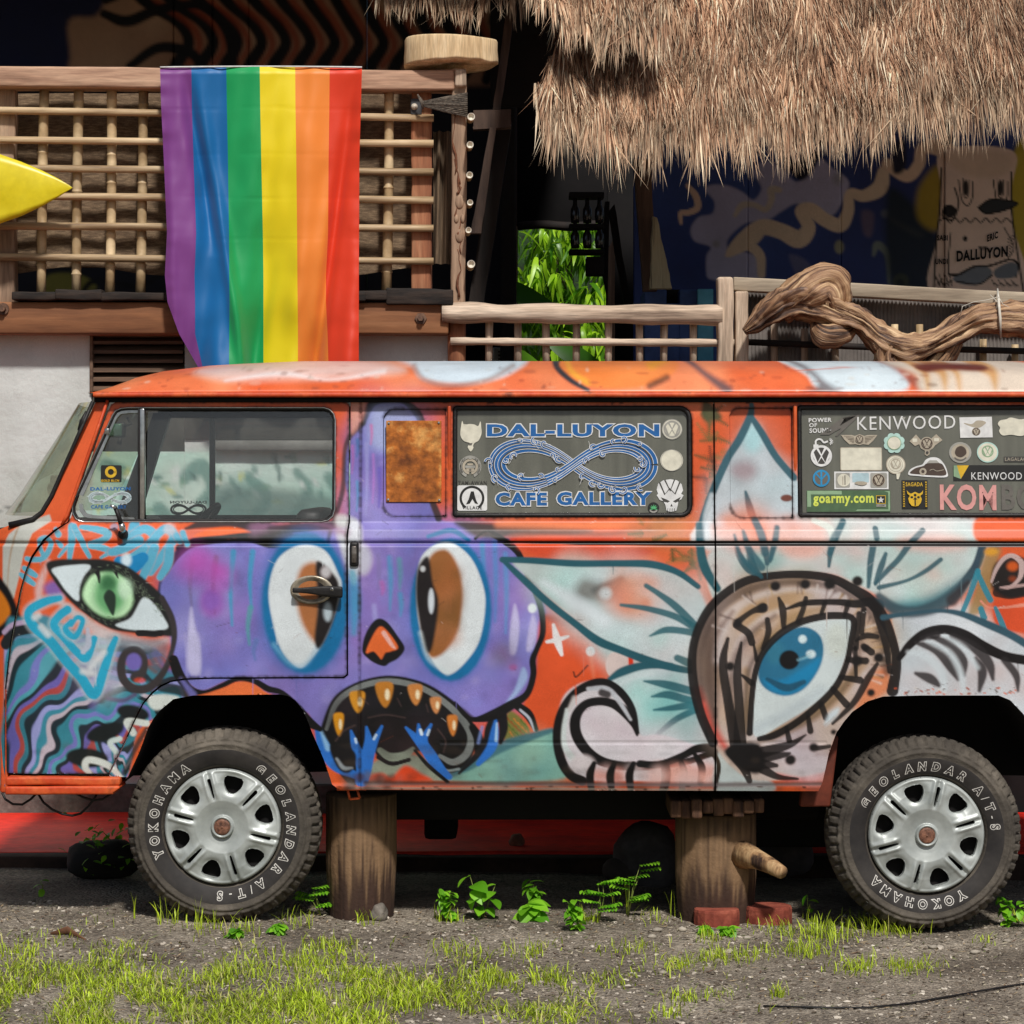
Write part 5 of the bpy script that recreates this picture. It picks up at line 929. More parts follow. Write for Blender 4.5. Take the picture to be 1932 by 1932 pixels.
# reddish trailing bracket ahead of the rear wheel
v, f = bevbox(float(WX(1532)), float(WX(1590)), .10, .16, float(WZ(1530)), float(WZ(1395)), .008); v = [(x + (float(WZ(1395)) - z) * -.12, y, z) for x, y, z in v]
mesh('rear_skirt_bracket', v, f, mat('rust_red_primer', (60, 26, 18), (112, 50, 32), .7, 8, bump=.2), VAN)
# cab: seat, steering wheel, mirror beyond the glass
M_SEAT = mat('black_seat_vinyl', (16, 15, 15), (34, 32, 31), .5, 8)
g = new(); v, f = bevbox(float(WX(545)), float(WX(600)), .25, .85, float(WZ(1290)), float(WZ(962)), .04, 3); add(g, v, f); v, f = bevbox(float(WX(380)), float(WX(570)), .22, .85, float(WZ(1200)), float(WZ(1130)), .03, 3); add(g, v, f)
build('driver_seat', g, [M_SEAT], VAN)
sw = [Vector((float(WX(330)) + .16 * math.cos(t) * .5, .55 + .19 * math.cos(t) * 0 + .19 * math.sin(t), float(WZ(1010)) + .16 * math.cos(t) * .6)) for t in np.linspace(0, 2 * math.pi, 25)]
mesh('steering_wheel', *tubev(sw, .011, 7, False), M_SEAT, VAN)
mesh('dashboard', *bevbox(float(WX(40)), float(WX(190)), .12, 1.5, float(WZ(1100)), float(WZ(985)), .03, 3), M_SEAT, VAN)
g = new(); y_ = 1.52
v, f = bevbox(float(at(202, 0, y_).x), float(at(236, 0, y_).x), y_, y_ + .03, at(0, 826, y_).z, at(0, 796, y_).z, .012, 3); add(g, v, f, 0)
v, f = bevbox(float(at(205, 0, y_).x), float(at(230, 0, y_).x), y_ - .004, y_ + .002, at(0, 823, y_).z, at(0, 799, y_).z, .006, 2); add(g, v, f, 1)
v, f = tubev([at(234, 804, y_), at(247, 800, y_ + .01), at(240, 788, y_ + .02)], .006, 6); add(g, v, f, 0); v, f = tubev([at(228, 826, y_), at(224, 838, y_)], [.008, .011], 8); add(g, v, f, 0)
build('far_wing_mirror', g, [M_BLACK, flat('mirror_glass', (110, 150, 130), .1, .6)], VAN)
# ------------------------------------------------------------------ lettering helper: font outline -> flat mesh or outline wire
def text_geo(s, bold=0.0, wire=0.0, shear=0.0):
    cu = bpy.data.curves.new('t', 'FONT'); cu.body = s; cu.size = 1; cu.offset = bold; cu.shear = shear; cu.resolution_u = 3; cu.space_character = 1.12
    if wire: cu.fill_mode = 'NONE'; cu.bevel_depth = wire; cu.bevel_resolution = 0
    else: cu.fill_mode = 'FRONT'
    o = bpy.data.objects.new('t', cu); COL.objects.link(o); dg = bpy.context.evaluated_depsgraph_get(); me = bpy.data.meshes.new_from_object(o.evaluated_get(dg))
    V = np.array([v.co[:] for v in me.vertices]).reshape(-1, 3); Fc = [tuple(p.vertices) for p in me.polygons]
    bpy.data.objects.remove(o); bpy.data.curves.remove(cu); bpy.data.meshes.remove(me)
    return V, Fc
# ------------------------------------------------------------------ wheels
M_TYRE = mat('dusty_tyre_rubber', (54, 49, 44), (112, 104, 93), .9, 6, detail=10, bump=.35, bscale=90, c3=(78, 72, 64), contrast=(.3, .7))
M_TYRE_D = mat('black_tyre_band', (34, 31, 30), (54, 50, 47), .7, 9)
M_HUB = mat('silver_hubcap_paint', (146, 151, 147), (180, 185, 181), .42, 7, metal=.2, spec=.5, fine=.05)
M_CAP = mat('rusty_centre_cap', (70, 44, 34), (140, 96, 74), .6, 60, bump=.3)
M_LET = flat('raised_white_lettering', (212, 208, 200), .7)
def make_wheel(px, py, rot, words, steer=0):
    cx, cz = float(WX(px)), float(WZ(py)); y0 = .012
    w = mesh('wheel', *lathev([(.001, y0 + .075), (.10, y0 + .075), (.16, y0 + .070), (.196, y0 + .062)], 40, cx, cz), M_DARK, VAN)
    # tyre: lathe with tread blocks cut in
    prof = [(.190, .085), (.197, .060), (.203, .044), (.209, .035), (.216, .031), (.232, .025), (.250, .021), (.264, .0195), (.278, .021), (.2795, .0195), (.286, .0215), (.2875, .024), (.295, .028), (.297, .0285), (.305, .034), (.307, .036), (.314, .042), (.3215, .050), (.3270, .060), (.3310, .074), (.3325, .095), (.333, .100), (.333, .128), (.3325, .133), (.3325, .165), (.331, .186), (.327, .202), (.31, .225), (.27, .242), (.20, .235)]
    n = 420; V = []; m_ = len(prof)
    for j in range(n):
        t = 2 * math.pi * j / n; a = (j % 7); blk = (j // 7)
        for i, (r, y) in enumerate(prof):
            gr = 0
            if i >= 15 and i <= 19: gr = .0105 if (a < 2) else (.003 if (blk % 2 and i < 18) else 0)
            elif 19 < i <= 25:
                aa = (j + (i - 19) * 2) % 7; gr = .009 if aa < 2 or i in (20, 23) else 0
            if i in (13, 14): y = y - (.0022 if (j % 10) < 7 else 0)
            if i == 10 and (j % 14) < 2: y = y - .001
            wob = mnoise.noise(Vector((math.cos(t) * 4, math.sin(t) * 4, i * .7))) * .0012
            dz = (r - gr + wob) * math.sin(t); sq = math.exp(-((dz + .333) / .05) ** 2); V.append((cx + (r - gr + wob) * math.cos(t) * (1 + .02 * sq), y0 + y + (gr * .35 if i < 20 else 0) - (.010 * sq if 4 < i < 18 else 0), cz + max(dz, -.322 + .1 * (dz + .322))))
    Fc = [(j * m_ + i, j * m_ + i + 1, ((j + 1) % n) * m_ + i + 1, ((j + 1) % n) * m_ + i) for j in range(n) for i in range(m_ - 1)]
    ty = mesh('tyre', V, Fc, [M_TYRE, M_TYRE_D], w, True, midx=[1 if 3 <= (k % (m_ - 1)) <= 6 else 0 for k in range(len(Fc))])
    # raised outline letters round the sidewall
    for word, a0, a1 in words:
        g = new(); k = len(word)
        for i, ch in enumerate(word):
            if ch == ' ': continue
            a = R(a0 + (a1 - a0) * i / (k - 1)); pair = [text_geo(ch, bo, 0, .12 if 'G' in word else 0) for bo in ((.0, 0) if ch in '/-' else (.08, .015))]; lv = pair[0][0]; x_m = (lv[:, 0].min() + lv[:, 0].max()) / 2; 
            ex = np.array([math.sin(a), -math.cos(a)]); ey = np.array([math.cos(a), math.sin(a)]); s = .042
            for li, (lv, lf) in enumerate(pair[:1] if ch in '/-' else pair):
                lv = lv - [x_m, .36, 0]; p = np.outer(lv[:, 0] * s * .88, ex) + np.outer(lv[:, 1] * s * .95 + .236, ey)
                rr = np.hypot(p[:, 0], p[:, 1]); yy = np.interp(rr, [.209, .216, .232, .25, .264], [.035, .031, .025, .021, .0195])
                add(g, np.c_[cx + p[:, 0], y0 + yy - .0012 - .0004 * li, cz + p[:, 1]], lf, li)
        build('lettering', g, [M_LET, M_TYRE_D], w, False)
    # hubcap
    wins, slots = [], []
    for k in range(6):
        a = R(rot + 60 * k); c, s = math.cos(a), math.sin(a)
        q = [(124, -18), (117, -9), (116, 0), (117, 9), (124, 18), (140, 29), (152, 33), (166, 33), (174, 25), (176, 0), (174, -25), (166, -33), (152, -33), (140, -29)]
        wins.append([(r_ * c - t_ * s, r_ * s + t_ * c) for r_, t_ in q])
        a = R(rot + 30 + 60 * k); c, s = math.cos(a), math.sin(a)
        q = [(100, -1.5), (106, -3.5), (140, -5.5), (166, -6.5), (170, -3), (170, 3), (166, 6.5), (140, 5.5), (106, 3.5), (100, 1.5)]
        slots.append([(r_ * c - t_ * s, r_ * s + t_ * c) for r_, t_ in q])
    disc = [(198 * math.cos(t), 198 * math.sin(t)) for t in np.linspace(0, 2 * math.pi, 120, endpoint=False)]
    X, Y, qd, tr = domain(disc, wins + slots, 2.4)
    def hy(X, Y):
        X, Y = np.asarray(X, float), np.asarray(Y, float); r = np.hypot(X, Y); th = np.arctan2(Y, X)
        y = np.interp(r, [0, 28, 31, 36, 40, 60, 90, 150, 184, 190, 195, 198], [-.001, -.001, -.007, -.007, .008, .003, -.007, -.005, .004, .003, .006, .014])
        ph = (th - R(rot + 30) + R(30)) % R(60) - R(30); t = r * np.sin(ph)
        sp = np.clip((r - 84) / 34, 0, 1); sp = sp * sp * (3 - 2 * sp)
        y = y - .006 * np.exp(-((np.abs(t) - 15) / 7.5) ** 2) * sp * np.clip((192 - r) / 8, 0, 1) + .005 * np.exp(-(t / 7) ** 2) * sp
        ph2 = (th - R(rot) + R(30)) % R(60) - R(30); tx, ty_ = r * np.sin(ph2), r * np.cos(ph2) - 148
        dw = np.maximum(np.hypot(tx / 1.15, ty_) - 26, 0); y = y + .008 * np.exp(-(dw / 12) ** 2)
        return y
    def pos(X, Y, o=0): return np.c_[cx + np.asarray(X) / 1000, y0 + .022 + hy(X, Y) + o, cz + np.asarray(Y) / 1000]
    V = pos(X, Y); Fc = tri_all(qd, tr)[:, ::-1] if False else tri_all(qd, tr)
    for lp in wins + slots + [disc]:
        lp = np.array(lp); k = len(lp); A = pos(lp[:, 0], lp[:, 1]); B = A.copy(); B[:, 1] += .022; nn = len(V); V = np.vstack([V, A, B])
        Fc = np.vstack([Fc, [(nn + i, nn + (i + 1) % k, nn + k + (i + 1) % k) for i in range(k)], [(nn + i, nn + k + (i + 1) % k, nn + k + i) for i in range(k)]])
    mesh('hubcap', V, Fc, M_HUB, w, True)
    g = new(); v, f = lathev([(.0005, y0 + .0165), (.020, y0 + .0165), (.0275, y0 + .018), (.0285, y0 + .022)], 28, cx, cz); add(g, v, f, 0)
    v, f = bevbox(cx - .004, cx + .004, y0 + .0145, y0 + .018, cz - .004, cz + .004, .001, 1); add(g, v, f, 0); build('centre_cap', g, [M_CAP], w)
    return w
make_wheel(417, 1563, 76, [('YOKOHAMA', 203, 123), ('GEOLANDAR', 56, -38), ('A/T-S', -56, -92)])
make_wheel(1752, 1579, 46, [('GEOLANDAR', 152, 59), ('A/T-S', 41, 7), ('YOKOHAMA', -60, -138)])
# ------------------------------------------------------------------ stickers and lettering on the glass (sub-parts of the windows)
SC = {'white': (210, 210, 208), 'cream': (206, 202, 184), 'blue': (16, 88, 150), 'black': (24, 24, 22), 'gold': (206, 166, 36), 'grey': (96, 92, 86), 'silver': (150, 148, 140), 'tan': (166, 156, 138), 'mint': (168, 200, 190),
      'pink': (206, 146, 140), 'green': (70, 96, 66), 'lime': (196, 206, 84), 'cyan': (34, 130, 176), 'sage': (132, 160, 126), 'leaf': (80, 170, 110), 'pale': (166, 190, 196), 'dgrey': (62, 60, 56), 'brown': (70, 56, 46)}
SM = {k: flat('sticker_' + k, v, .55) for k, v in SC.items()}
class Sticker:
    def __init__(s, name, parent, frame, off=.0095): s.n, s.p, s.f, s.o = name, parent, frame, off; s.g = new(); s.ms = []; s.l = 0
    def mi(s, c):
        if c not in s.ms: s.ms.append(c)
        return s.ms.index(c)
    def put(s, pts, faces, c):
        ox, oy, k = FR[s.f]; p = np.asarray(pts, float); s.l += 1
        V = to_van(ox + p[:, 0] * k, oy + p[:, 1] * k, s.o - min(s.l, 12) * .00020 - s.l * .00005); add(s.g, V, faces, s.mi(c)); return s
    def poly(s, pts, c, smooth=False):
        p = catmull(pts, True, 5) if smooth else np.asarray(pts, float)
        bm = bmesh.new(); f = bm.faces.new([bm.verts.new((x, y, 0)) for x, y in p]); bm.verts.index_update(); r = bmesh.ops.triangulate(bm, faces=[f]); bm.verts.index_update()
        V = [(v.co.x, v.co.y) for v in bm.verts]; Fc = [[v.index for v in q.verts] for q in bm.faces]; bm.free(); return s.put(V, Fc, c)
    def ell(s, cx, cy_, rx, ry, c, n=28): return s.poly([(cx + rx * math.cos(t), cy_ + ry * math.sin(t)) for t in np.linspace(0, 2 * math.pi, n, endpoint=False)], c)
    def rect(s, x0, y0, x1, y1, c, r=0): return s.poly(rsq(x0, y0, x1, y1, r, 3) if r else [(x0, y0), (x1, y0), (x1, y1), (x0, y1)], c)
    def ring(s, cx, cy_, r0, r1, c, n=30, a0=0, a1=360, e=1.0):
        full = abs(a1 - a0) >= 360; t = np.radians(np.linspace(a0, a1, n + 1)); V = []
        for a in t: V += [(cx + r0 * math.cos(a) * e, cy_ + r0 * math.sin(a)), (cx + r1 * math.cos(a) * e, cy_ + r1 * math.sin(a))]
        return s.put(V, [(2 * i, 2 * i + 1, 2 * i + 3, 2 * i + 2) for i in range(n)], c)
    def stroke(s, pts, w, c, smooth=True, round_=False):
        p = np.asarray(pts, float); ws = np.broadcast_to(np.asarray(w, float), (len(p),)) / 2
        if smooth and len(p) > 2: q = catmull(np.c_[p, ws], False, 6); p, ws = q[:, :2], q[:, 2]
        V = []
        for i in range(len(p)):
            t = p[min(i + 1, len(p) - 1)] - p[max(i - 1, 0)]; t = t / (np.hypot(*t) + 1e-9); n = np.array([-t[1], t[0]]) * max(ws[i], .05); V += [p[i] + n, p[i] - n]
        return s.put(V, [(2 * i, 2 * i + 1, 2 * i + 3, 2 * i + 2) for i in range(len(p) - 1)], c)
    def text(s, st, x0, y0, x1, y1, c, bold=0.0, shear=0, tilt=0, grow=0, mirror=False):
        V, Fc = text_geo(st, bold, 0, shear); lo, hi = V.min(0), V.max(0); u = (V[:, 0] - lo[0]) / (hi[0] - lo[0]); v = (V[:, 1] - lo[1]) / (hi[1] - lo[1])
        if mirror: u = 1 - u
        x = x0 - grow + u * (x1 - x0 + 2 * grow); y = y1 + grow - v * (y1 - y0 + 2 * grow) + tilt * u
        return s.put(np.c_[x, y], Fc, c)
    def vw(s, cx, cy_, r, c, w=None):
        w = w or r * .17; s.ring(cx, cy_, r - w, r, c)
        s.stroke([(cx - r * .42, cy_ - r * .78), (cx, cy_ - r * .02), (cx + r * .42, cy_ - r * .78)], w, c, False)
        return s.stroke([(cx - r * .82, cy_ - r * .28), (cx - r * .40, cy_ + r * .72), (cx, cy_ + r * .04), (cx + r * .40, cy_ + r * .72), (cx + r * .82, cy_ - r * .28)], w, c, False)
    def done(s, label=None):
        o = build(s.n, s.g, [SM[c] for c in s.ms], s.p, False)
        if label: o['label'] = label
        return o
def lemniscate(cx, cy_, a, b, n=80, t0=0, t1=2 * math.pi):
    t = np.linspace(t0, t1, n); d = 1 + np.sin(t) ** 2; return np.c_[cx + a * np.cos(t) / d, cy_ + b * np.sin(t) * np.cos(t) / d]
def wave_logo(S, cx, cy_, a, b, blue, white, k):
    """the infinity made of two breaking waves"""
    def band(pts, w, c): S.stroke(pts, w, c)
    def off(pts, d):
        out = []; n = len(pts)
        for i in range(n):
            t = pts[min(i + 1, n - 1)] - pts[max(i - 1, 0)]; t = t / (np.hypot(*t) + 1e-9); out.append(pts[i] + d * np.array([-t[1], t[0]]))
        return np.array(out)
    P_ = lemniscate(cx, cy_, a, b, 90)
    prof = lambda p: k * (58 + 66 * np.clip(np.abs(p[:, 0] - cx) / a, 0, 1) ** 1.3)
    back, front = lemniscate(cx, cy_, a, b, 60, -math.pi / 2 - .9 + math.pi, math.pi / 2 + .9 + math.pi), None
    for t0, t1 in ((math.pi * .5 - .25, math.pi * .5 + .25),): pass
    S.stroke(P_, prof(P_) + 10 * k, white); S.stroke(P_, prof(P_), blue)
    inner = 'grey'
    for d, w in ((.32, 6), (.10, 6), (-.14, 6), (-.36, 6)):
        q = off(P_, 1); wd = prof(P_)
        q = np.array([P_[i] + (off(P_, 1)[i] - P_[i]) * d * wd[i] for i in range(len(P_))]) if False else None
    O = off(P_, 1) - P_; wd = prof(P_)
    for d, w, c in ((.36, 4.5, white), (.22, 7, 'dgrey'), (.16, 4, white), (-.04, 3.5, white), (-.20, 9, 'dgrey'), (-.27, 4, white)):
        S.stroke(P_ + O * (d * wd)[:, None], w * k, c)
    # crossing strap on top
    q = lemniscate(cx, cy_, a, b, 26, math.pi * 1.5 - .62, math.pi * 1.5 + .62); qw = prof(q)
    S.stroke(q, qw + 10 * k, white); S.stroke(q, qw, blue); Oq = off(q, 1) - q
    for d in (.28, .06, -.24): S.stroke(q + Oq * (d * qw)[:, None], 5 * k, white)
    # foam curls
    rg = np.random.RandomState(3)
    def curl(x, y, r, s0, dr, c, w):
        t = np.linspace(0, 1, 14); an = s0 + dr * t * 4.6; rr = r * (1 - t * .8); S.stroke(np.c_[x + rr * np.cos(an), y + rr * np.sin(an)], [w] * 14, c, False)
    for sx in (-1, 1):
        for j in range(15):
            t = -1.25 + 2.5 * j / 14; i = np.argmin(np.abs(np.linspace(0, 2 * math.pi, 90) - ((0 if sx > 0 else math.pi) + t) % (2 * math.pi)))
            p = P_[i]; io = rg.choice([-1, 1]); c = p + O[i] * io * wd[i] * (.34 + .25 * rg.rand()); r = (16 + 20 * rg.rand()) * k
            s0 = rg.rand() * 6; dr = rg.choice([-1, 1]); curl(c[0], c[1], r, s0, dr, white, 17 * k); curl(c[0], c[1], r, s0, dr, blue, 9 * k)
            S.stroke([c, c + rg.randn(2) * 20 * k, c + rg.randn(2) * 30 * k + [sx * -6 * k, 0]], [4 * k, 3 * k, 2 * k], white)
# --- window 2
for st, x0, y0, x1, y1 in (('DAL-LUYON', 340, 176, 1612, 268), ('CAFE', 404, 680, 782, 778), ('GALLERY', 856, 676, 1552, 774)):
    s = Sticker('cafe_lettering', W2, 'd'); s.text(st, x0, y0, x1, y1, 'white', .085, 0, 0, 8); s.text(st, x0, y0, x1, y1, 'blue', .045); s.done('blue cafe name lettering with white outline')
s = Sticker('wave_emblem', W2, 'd'); wave_logo(s, 975, 476, 560, 400, 'blue', 'white', 1.0); s.done('blue infinity made of waves')
s = Sticker('sticker', W2, 'd'); s.poly([(158, 152), (172, 190), (200, 176), (245, 178), (275, 190), (292, 156), (298, 200), (300, 245), (280, 295), (250, 315), (238, 335), (240, 352), (220, 378), (200, 350), (202, 335), (214, 316), (170, 300), (145, 260), (148, 200)], 'cream', True); s.poly([(212, 316), (234, 316), (226, 334), (206, 334)], 'grey'); s.done('cream horned blank sticker')
s = Sticker('sticker', W2, 'd'); s.ring(217, 490, 62, 82, 'silver', 30, 112, 428); s.ring(217, 490, 40, 58, 'tan', 30, 100, 440); s.rect(180, 482, 254, 500, 'silver', 4).rect(188, 502, 246, 526, 'tan', 4).ell(217, 514, 9, 8, 'grey').rect(196, 466, 238, 480, 'tan', 3).ell(217, 425, 14, 12, 'silver')
for i, ch in enumerate('MINISTRY'): a = R(148 + i * 12.5); s.text(ch, 217 + 71 * math.cos(a) - 5, 490 + 71 * math.sin(a) - 8, 217 + 71 * math.cos(a) + 5, 490 + 71 * math.sin(a) + 8, 'dgrey', .02)
for i, ch in enumerate('OF DUBS'):
    a = R(-55 + i * 15)
    if ch != ' ': s.text(ch, 217 + 71 * math.cos(a) - 5, 490 + 71 * math.sin(a) - 8, 217 + 71 * math.cos(a) + 5, 490 + 71 * math.sin(a) + 8, 'dgrey', .02)
s.done('round badge sticker with a small bus')
s = Sticker('sticker', W2, 'd'); s.text('TAM-AWAN', 128, 594, 340, 620, 'dgrey', .015); s.rect(122, 628, 342, 814, 'white', 14); s.ring(230, 722, 74, 92, 'black', 30, 125, 415); s.poly([(222, 672), (244, 672), (250, 700), (262, 740), (276, 766), (252, 760), (234, 728), (214, 762), (186, 768), (206, 730)], 'black'); s.text('VILLAGE', 158, 780, 304, 804, 'black', .015); s.done('white village badge sticker')
s = Sticker('sticker', W2, 'd'); s.ell(1706, 214, 76, 76, 'silver').ell(1706, 214, 70, 70, 'cream'); s.vw(1706, 214, 64, 'silver', 14); s.done('silver round emblem sticker')
s = Sticker('sticker', W2, 'd'); s.ell(1702, 443, 84, 80, 'cream'); s.ring(1702, 443, 76, 80, 'silver'); s.done('blank cream round sticker')
s = Sticker('sticker', W2, 'd')
s.poly([(1590, 660), (1602, 615), (1640, 590), (1690, 582), (1740, 590), (1775, 620), (1785, 665), (1770, 690), (1788, 700), (1772, 730), (1750, 742), (1745, 775), (1735, 812), (1720, 818), (1700, 822), (1680, 820), (1662, 812), (1655, 775), (1640, 745), (1612, 735), (1590, 700), (1600, 690)], 'white')
s.poly([(1620, 715), (1660, 730), (1688, 745), (1670, 755), (1640, 748)], 'dgrey').poly([(1768, 712), (1735, 730), (1710, 745), (1728, 755), (1752, 745)], 'dgrey').poly([(1699, 762), (1708, 782), (1690, 782)], 'dgrey')
s.stroke([(1650, 586), (1690, 668), (1722, 586)], 10, 'dgrey', False).stroke([(1612, 606), (1650, 694), (1686, 650), (1726, 690), (1760, 606)], 10, 'dgrey', False)
for x in (1672, 1688, 1704, 1720): s.stroke([(x, 796), (x - 1, 822)], 4, 'dgrey', False)
s.done('white skull sticker')
s = Sticker('sticker', W2, 'd'); s.ell(1566, 792, 42, 40, 'black')
for a in (-150, -125, -90, -60, -30, 10, 170): s.stroke([(1568, 800), (1568 + 15 * math.cos(R(a)), 800 + 15 * math.sin(R(a))), (1568 + 32 * math.cos(R(a)), 800 + 32 * math.sin(R(a)))], [1, 8, 1], 'leaf', False)
s.ring(1566, 792, 26, 38, 'silver', 16, 35, 145); s.done('small black round sticker with green leaf')
# --- window 3
K = lambda nm='sticker': Sticker(nm, W3, 'k')
for a in (('POWER', 158, 150, 352, 186), ('OF', 162, 194, 228, 228), ('SOUND', 164, 236, 346, 276)): s = K('lettering'); s.text(*a, 'white', .03, 0, -4); s.done('small white lettering')
s = K(); s.poly([(250, 290), (440, 148), (455, 160), (420, 215), (590, 114), (585, 130), (395, 305), (380, 300), (430, 235), (330, 292)], 'grey'); s.done('grey lightning slash')
s = K('lettering'); s.text('KENWOOD', 566, 138, 1392, 252, 'white', .0, 0, -14); s.poly([(944, 142), (976, 140), (960, 168)], 'silver'); s.done('large white brand lettering')
s = K(); s.poly([(1426, 144), (1700, 138), (1705, 312), (1432, 316)], 'white'); s.poly([(1465, 190), (1530, 200), (1570, 172), (1620, 172), (1650, 186), (1630, 210), (1590, 232), (1540, 226), (1480, 204)], 'tan', True); s.ell(1566, 264, 36, 34, 'tan'); s.vw(1566, 264, 32, 'brown', 6); s.done('white rectangular sticker with winged emblem')
s = K(); s.poly([(1750, 200), (1770, 170), (1820, 160), (1860, 145), (1932, 160), (2000, 165), (2010, 260), (1950, 300), (1860, 290), (1790, 296), (1760, 262), (1768, 230)], 'cream', True); s.done('torn cream sticker')
s = K(); s.ell(262, 468, 92, 88, 'dgrey'); s.vw(262, 468, 90, 'white', 20); s.rect(196, 372, 238, 402, 'white', 4); s.stroke([(216, 376), (216, 345), (236, 328), (262, 332), (285, 355), (318, 345)], 15, 'white')
for a in (-80, -50, -20, 10, 40, 75): s.stroke([(332 + 8 * math.cos(R(a)), 348 + 8 * math.sin(R(a))), (332 + 30 * math.cos(R(a)), 348 + 30 * math.sin(R(a)))], 6, 'white', False)
s.done('white bomb sticker')
s = K(); s.poly([(428, 292), (520, 292), (545, 300), (585, 285), (625, 300), (650, 292), (735, 292), (700, 340), (660, 375), (610, 370), (584, 378), (550, 370), (500, 372), (460, 335)], 'tan')
for i in range(5):
    for sg in (-1, 1): s.stroke([(584 + sg * 46, 310 + 11 * i), (584 + sg * (130 - 16 * i), 302 + 13 * i)], 3, 'brown', False)
s.ell(584, 326, 36, 34, 'tan'); s.vw(584, 326, 32, 'brown', 6); s.done('bronze winged badge sticker')
s = K(); s.rect(420, 396, 772, 592, 'tan', 12).rect(426, 402, 766, 586, 'cream', 10); s.done('blank cream rectangular sticker')
s = K()
for i in range(8): a = R(i * 45 + 22); s.ell(875 + 60 * math.cos(a), 360 + 56 * math.sin(a), 32, 32, 'mint', 16)
s.ell(875, 360, 60, 58, 'sage').ell(875, 360, 54, 52, 'cream'); s.done('pale green flower sticker')
s = K(); s.poly([(1005, 345), (1060, 288), (1100, 335), (1140, 318), (1185, 325), (1230, 285), (1282, 335), (1220, 380), (1200, 405), (1172, 425), (1172, 455), (1150, 470), (1130, 455), (1134, 425), (1100, 405), (1085, 370), (1050, 385)], 'tan'); s.rect(1030, 322, 1070, 350, 'cream', 4).rect(1212, 318, 1252, 346, 'cream', 4); s.ell(1150, 362, 54, 54, 'tan'); s.vw(1150, 364, 48, 'brown', 9); s.ell(1152, 440, 12, 12, 'dgrey'); s.done('bronze crossed pistons badge')
s = K(); s.ell(1430, 440, 94, 88, 'silver').ell(1430, 440, 76, 72, 'tan'); s.poly([(1385, 440), (1400, 400), (1440, 385), (1475, 410), (1480, 450), (1440, 480), (1400, 470)], 'brown', True); s.ring(1430, 440, 58, 70, 'grey', 14, 40, 140); s.done('round silver crest sticker')
s = K(); s.ell(1660, 438, 90, 86, 'mint').ell(1660, 438, 80, 76, 'cream'); s.vw(1660, 430, 50, 'sage', 10); s.done('pale green round sticker')
s = K(); s.rect(1796, 474, 1990, 518, 'dgrey', 2); s.text('LAGALAG', 1806, 482, 1984, 510, 'tan', 0); s.done('small dark name strip')
s = K(); s.rect(1370, 546, 2060, 676, 'black', 0); s.poly([(1372, 548), (1500, 548), (1432, 662)], 'gold').poly([(1372, 548), (1400, 548), (1432, 662), (1372, 640)], 'sage'); s.text('KENWOOD', 1520, 606, 1945, 668, 'white', .0); s.done('black brand banner sticker')
s = K(); s.ell(886, 542, 82, 80, 'tan').ell(886, 542, 74, 72, 'cream'); s.ring(886, 542, 56, 60, 'tan'); s.vw(886, 535, 44, 'tan', 8); s.poly([(890, 615), (925, 615), (908, 664), (892, 664)], 'cream'); s.done('cream round emblem sticker')
s = K(); s.poly([(990, 612), (1010, 580), (1060, 555), (1110, 540), (1140, 500), (1190, 480), (1250, 490), (1295, 540), (1318, 600), (1312, 646), (1180, 646), (1060, 636), (1000, 630)], 'white', True); s.poly([(1006, 606), (1050, 572), (1120, 552), (1150, 532), (1260, 530), (1296, 570), (1304, 630), (1180, 632), (1080, 624), (1016, 618)], 'brown', True); s.poly([(1145, 530), (1170, 505), (1230, 505), (1255, 528)], 'silver'); s.ring(1114, 600, 14, 30, 'tan'); s.stroke([(1170, 590), (1200, 580), (1230, 595), (1290, 585)], 5, 'tan'); s.done('old rounded car sticker')
s = K(); s.rect(368, 600, 824, 748, 'white', 2); s.rect(380, 612, 500, 736, 'silver', 10).rect(520, 612, 660, 690, 'pale', 8).rect(672, 612, 812, 736, 'silver', 10); s.ell(448, 672, 54, 54, 'cream'); s.stroke([(440, 640), (440, 712)], 8, 'tan', False).stroke([(458, 632), (458, 712)], 7, 'brown', False); s.ell(740, 672, 56, 54, 'tan'); s.vw(740, 672, 50, 'brown', 10); s.poly([(540, 700), (560, 684), (620, 684), (644, 700), (600, 716)], 'tan', True); s.done('white strip sticker with round emblems')
s = K(); s.ell(260, 656, 74, 72, 'grey'); s.ring(260, 656, 56, 72, 'cyan'); s.stroke([(260, 590), (260, 722)], 15, 'cyan', False).stroke([(212, 614), (260, 668), (308, 614)], 14, 'cyan', False); s.done('blue peace sign sticker')
s = K(); s.rect(136, 758, 838, 938, 'green', 3); s.poly([(140, 762), (430, 762), (430, 792), (172, 792), (172, 896), (140, 896)], 'sage').poly([(834, 930), (544, 930), (560, 918), (820, 918), (820, 775), (786, 765), (834, 765)], 'sage'); s.text('goarmy.com', 190, 806, 700, 892, 'lime', .035, 0, -4); s.rect(718, 800, 798, 870, 'gold').rect(723, 805, 793, 865, 'black')
st = [(758 + (30 if i % 2 == 0 else 12) * math.sin(i * math.pi / 5), 838 - (30 if i % 2 == 0 else 12) * math.cos(i * math.pi / 5)) for i in range(10)]; s.poly(st, 'white'); s.rect(720, 874, 800, 896, 'silver').text('U.S.ARMY', 728, 878, 792, 892, 'dgrey', .01); s.done('green banner sticker with yellow web address')
s = K(); s.rect(934, 672, 1152, 912, 'black', 2); s.text('SAGADA', 968, 690, 1112, 724, 'gold', .02)
for x in (944, 1130):
    for i in range(11): s.stroke([(x, 684 + 20 * i), (x + 14, 696 + 20 * i)], 4, 'gold', False).stroke([(x + 14, 684 + 20 * i), (x, 696 + 20 * i)], 4, 'gold', False)
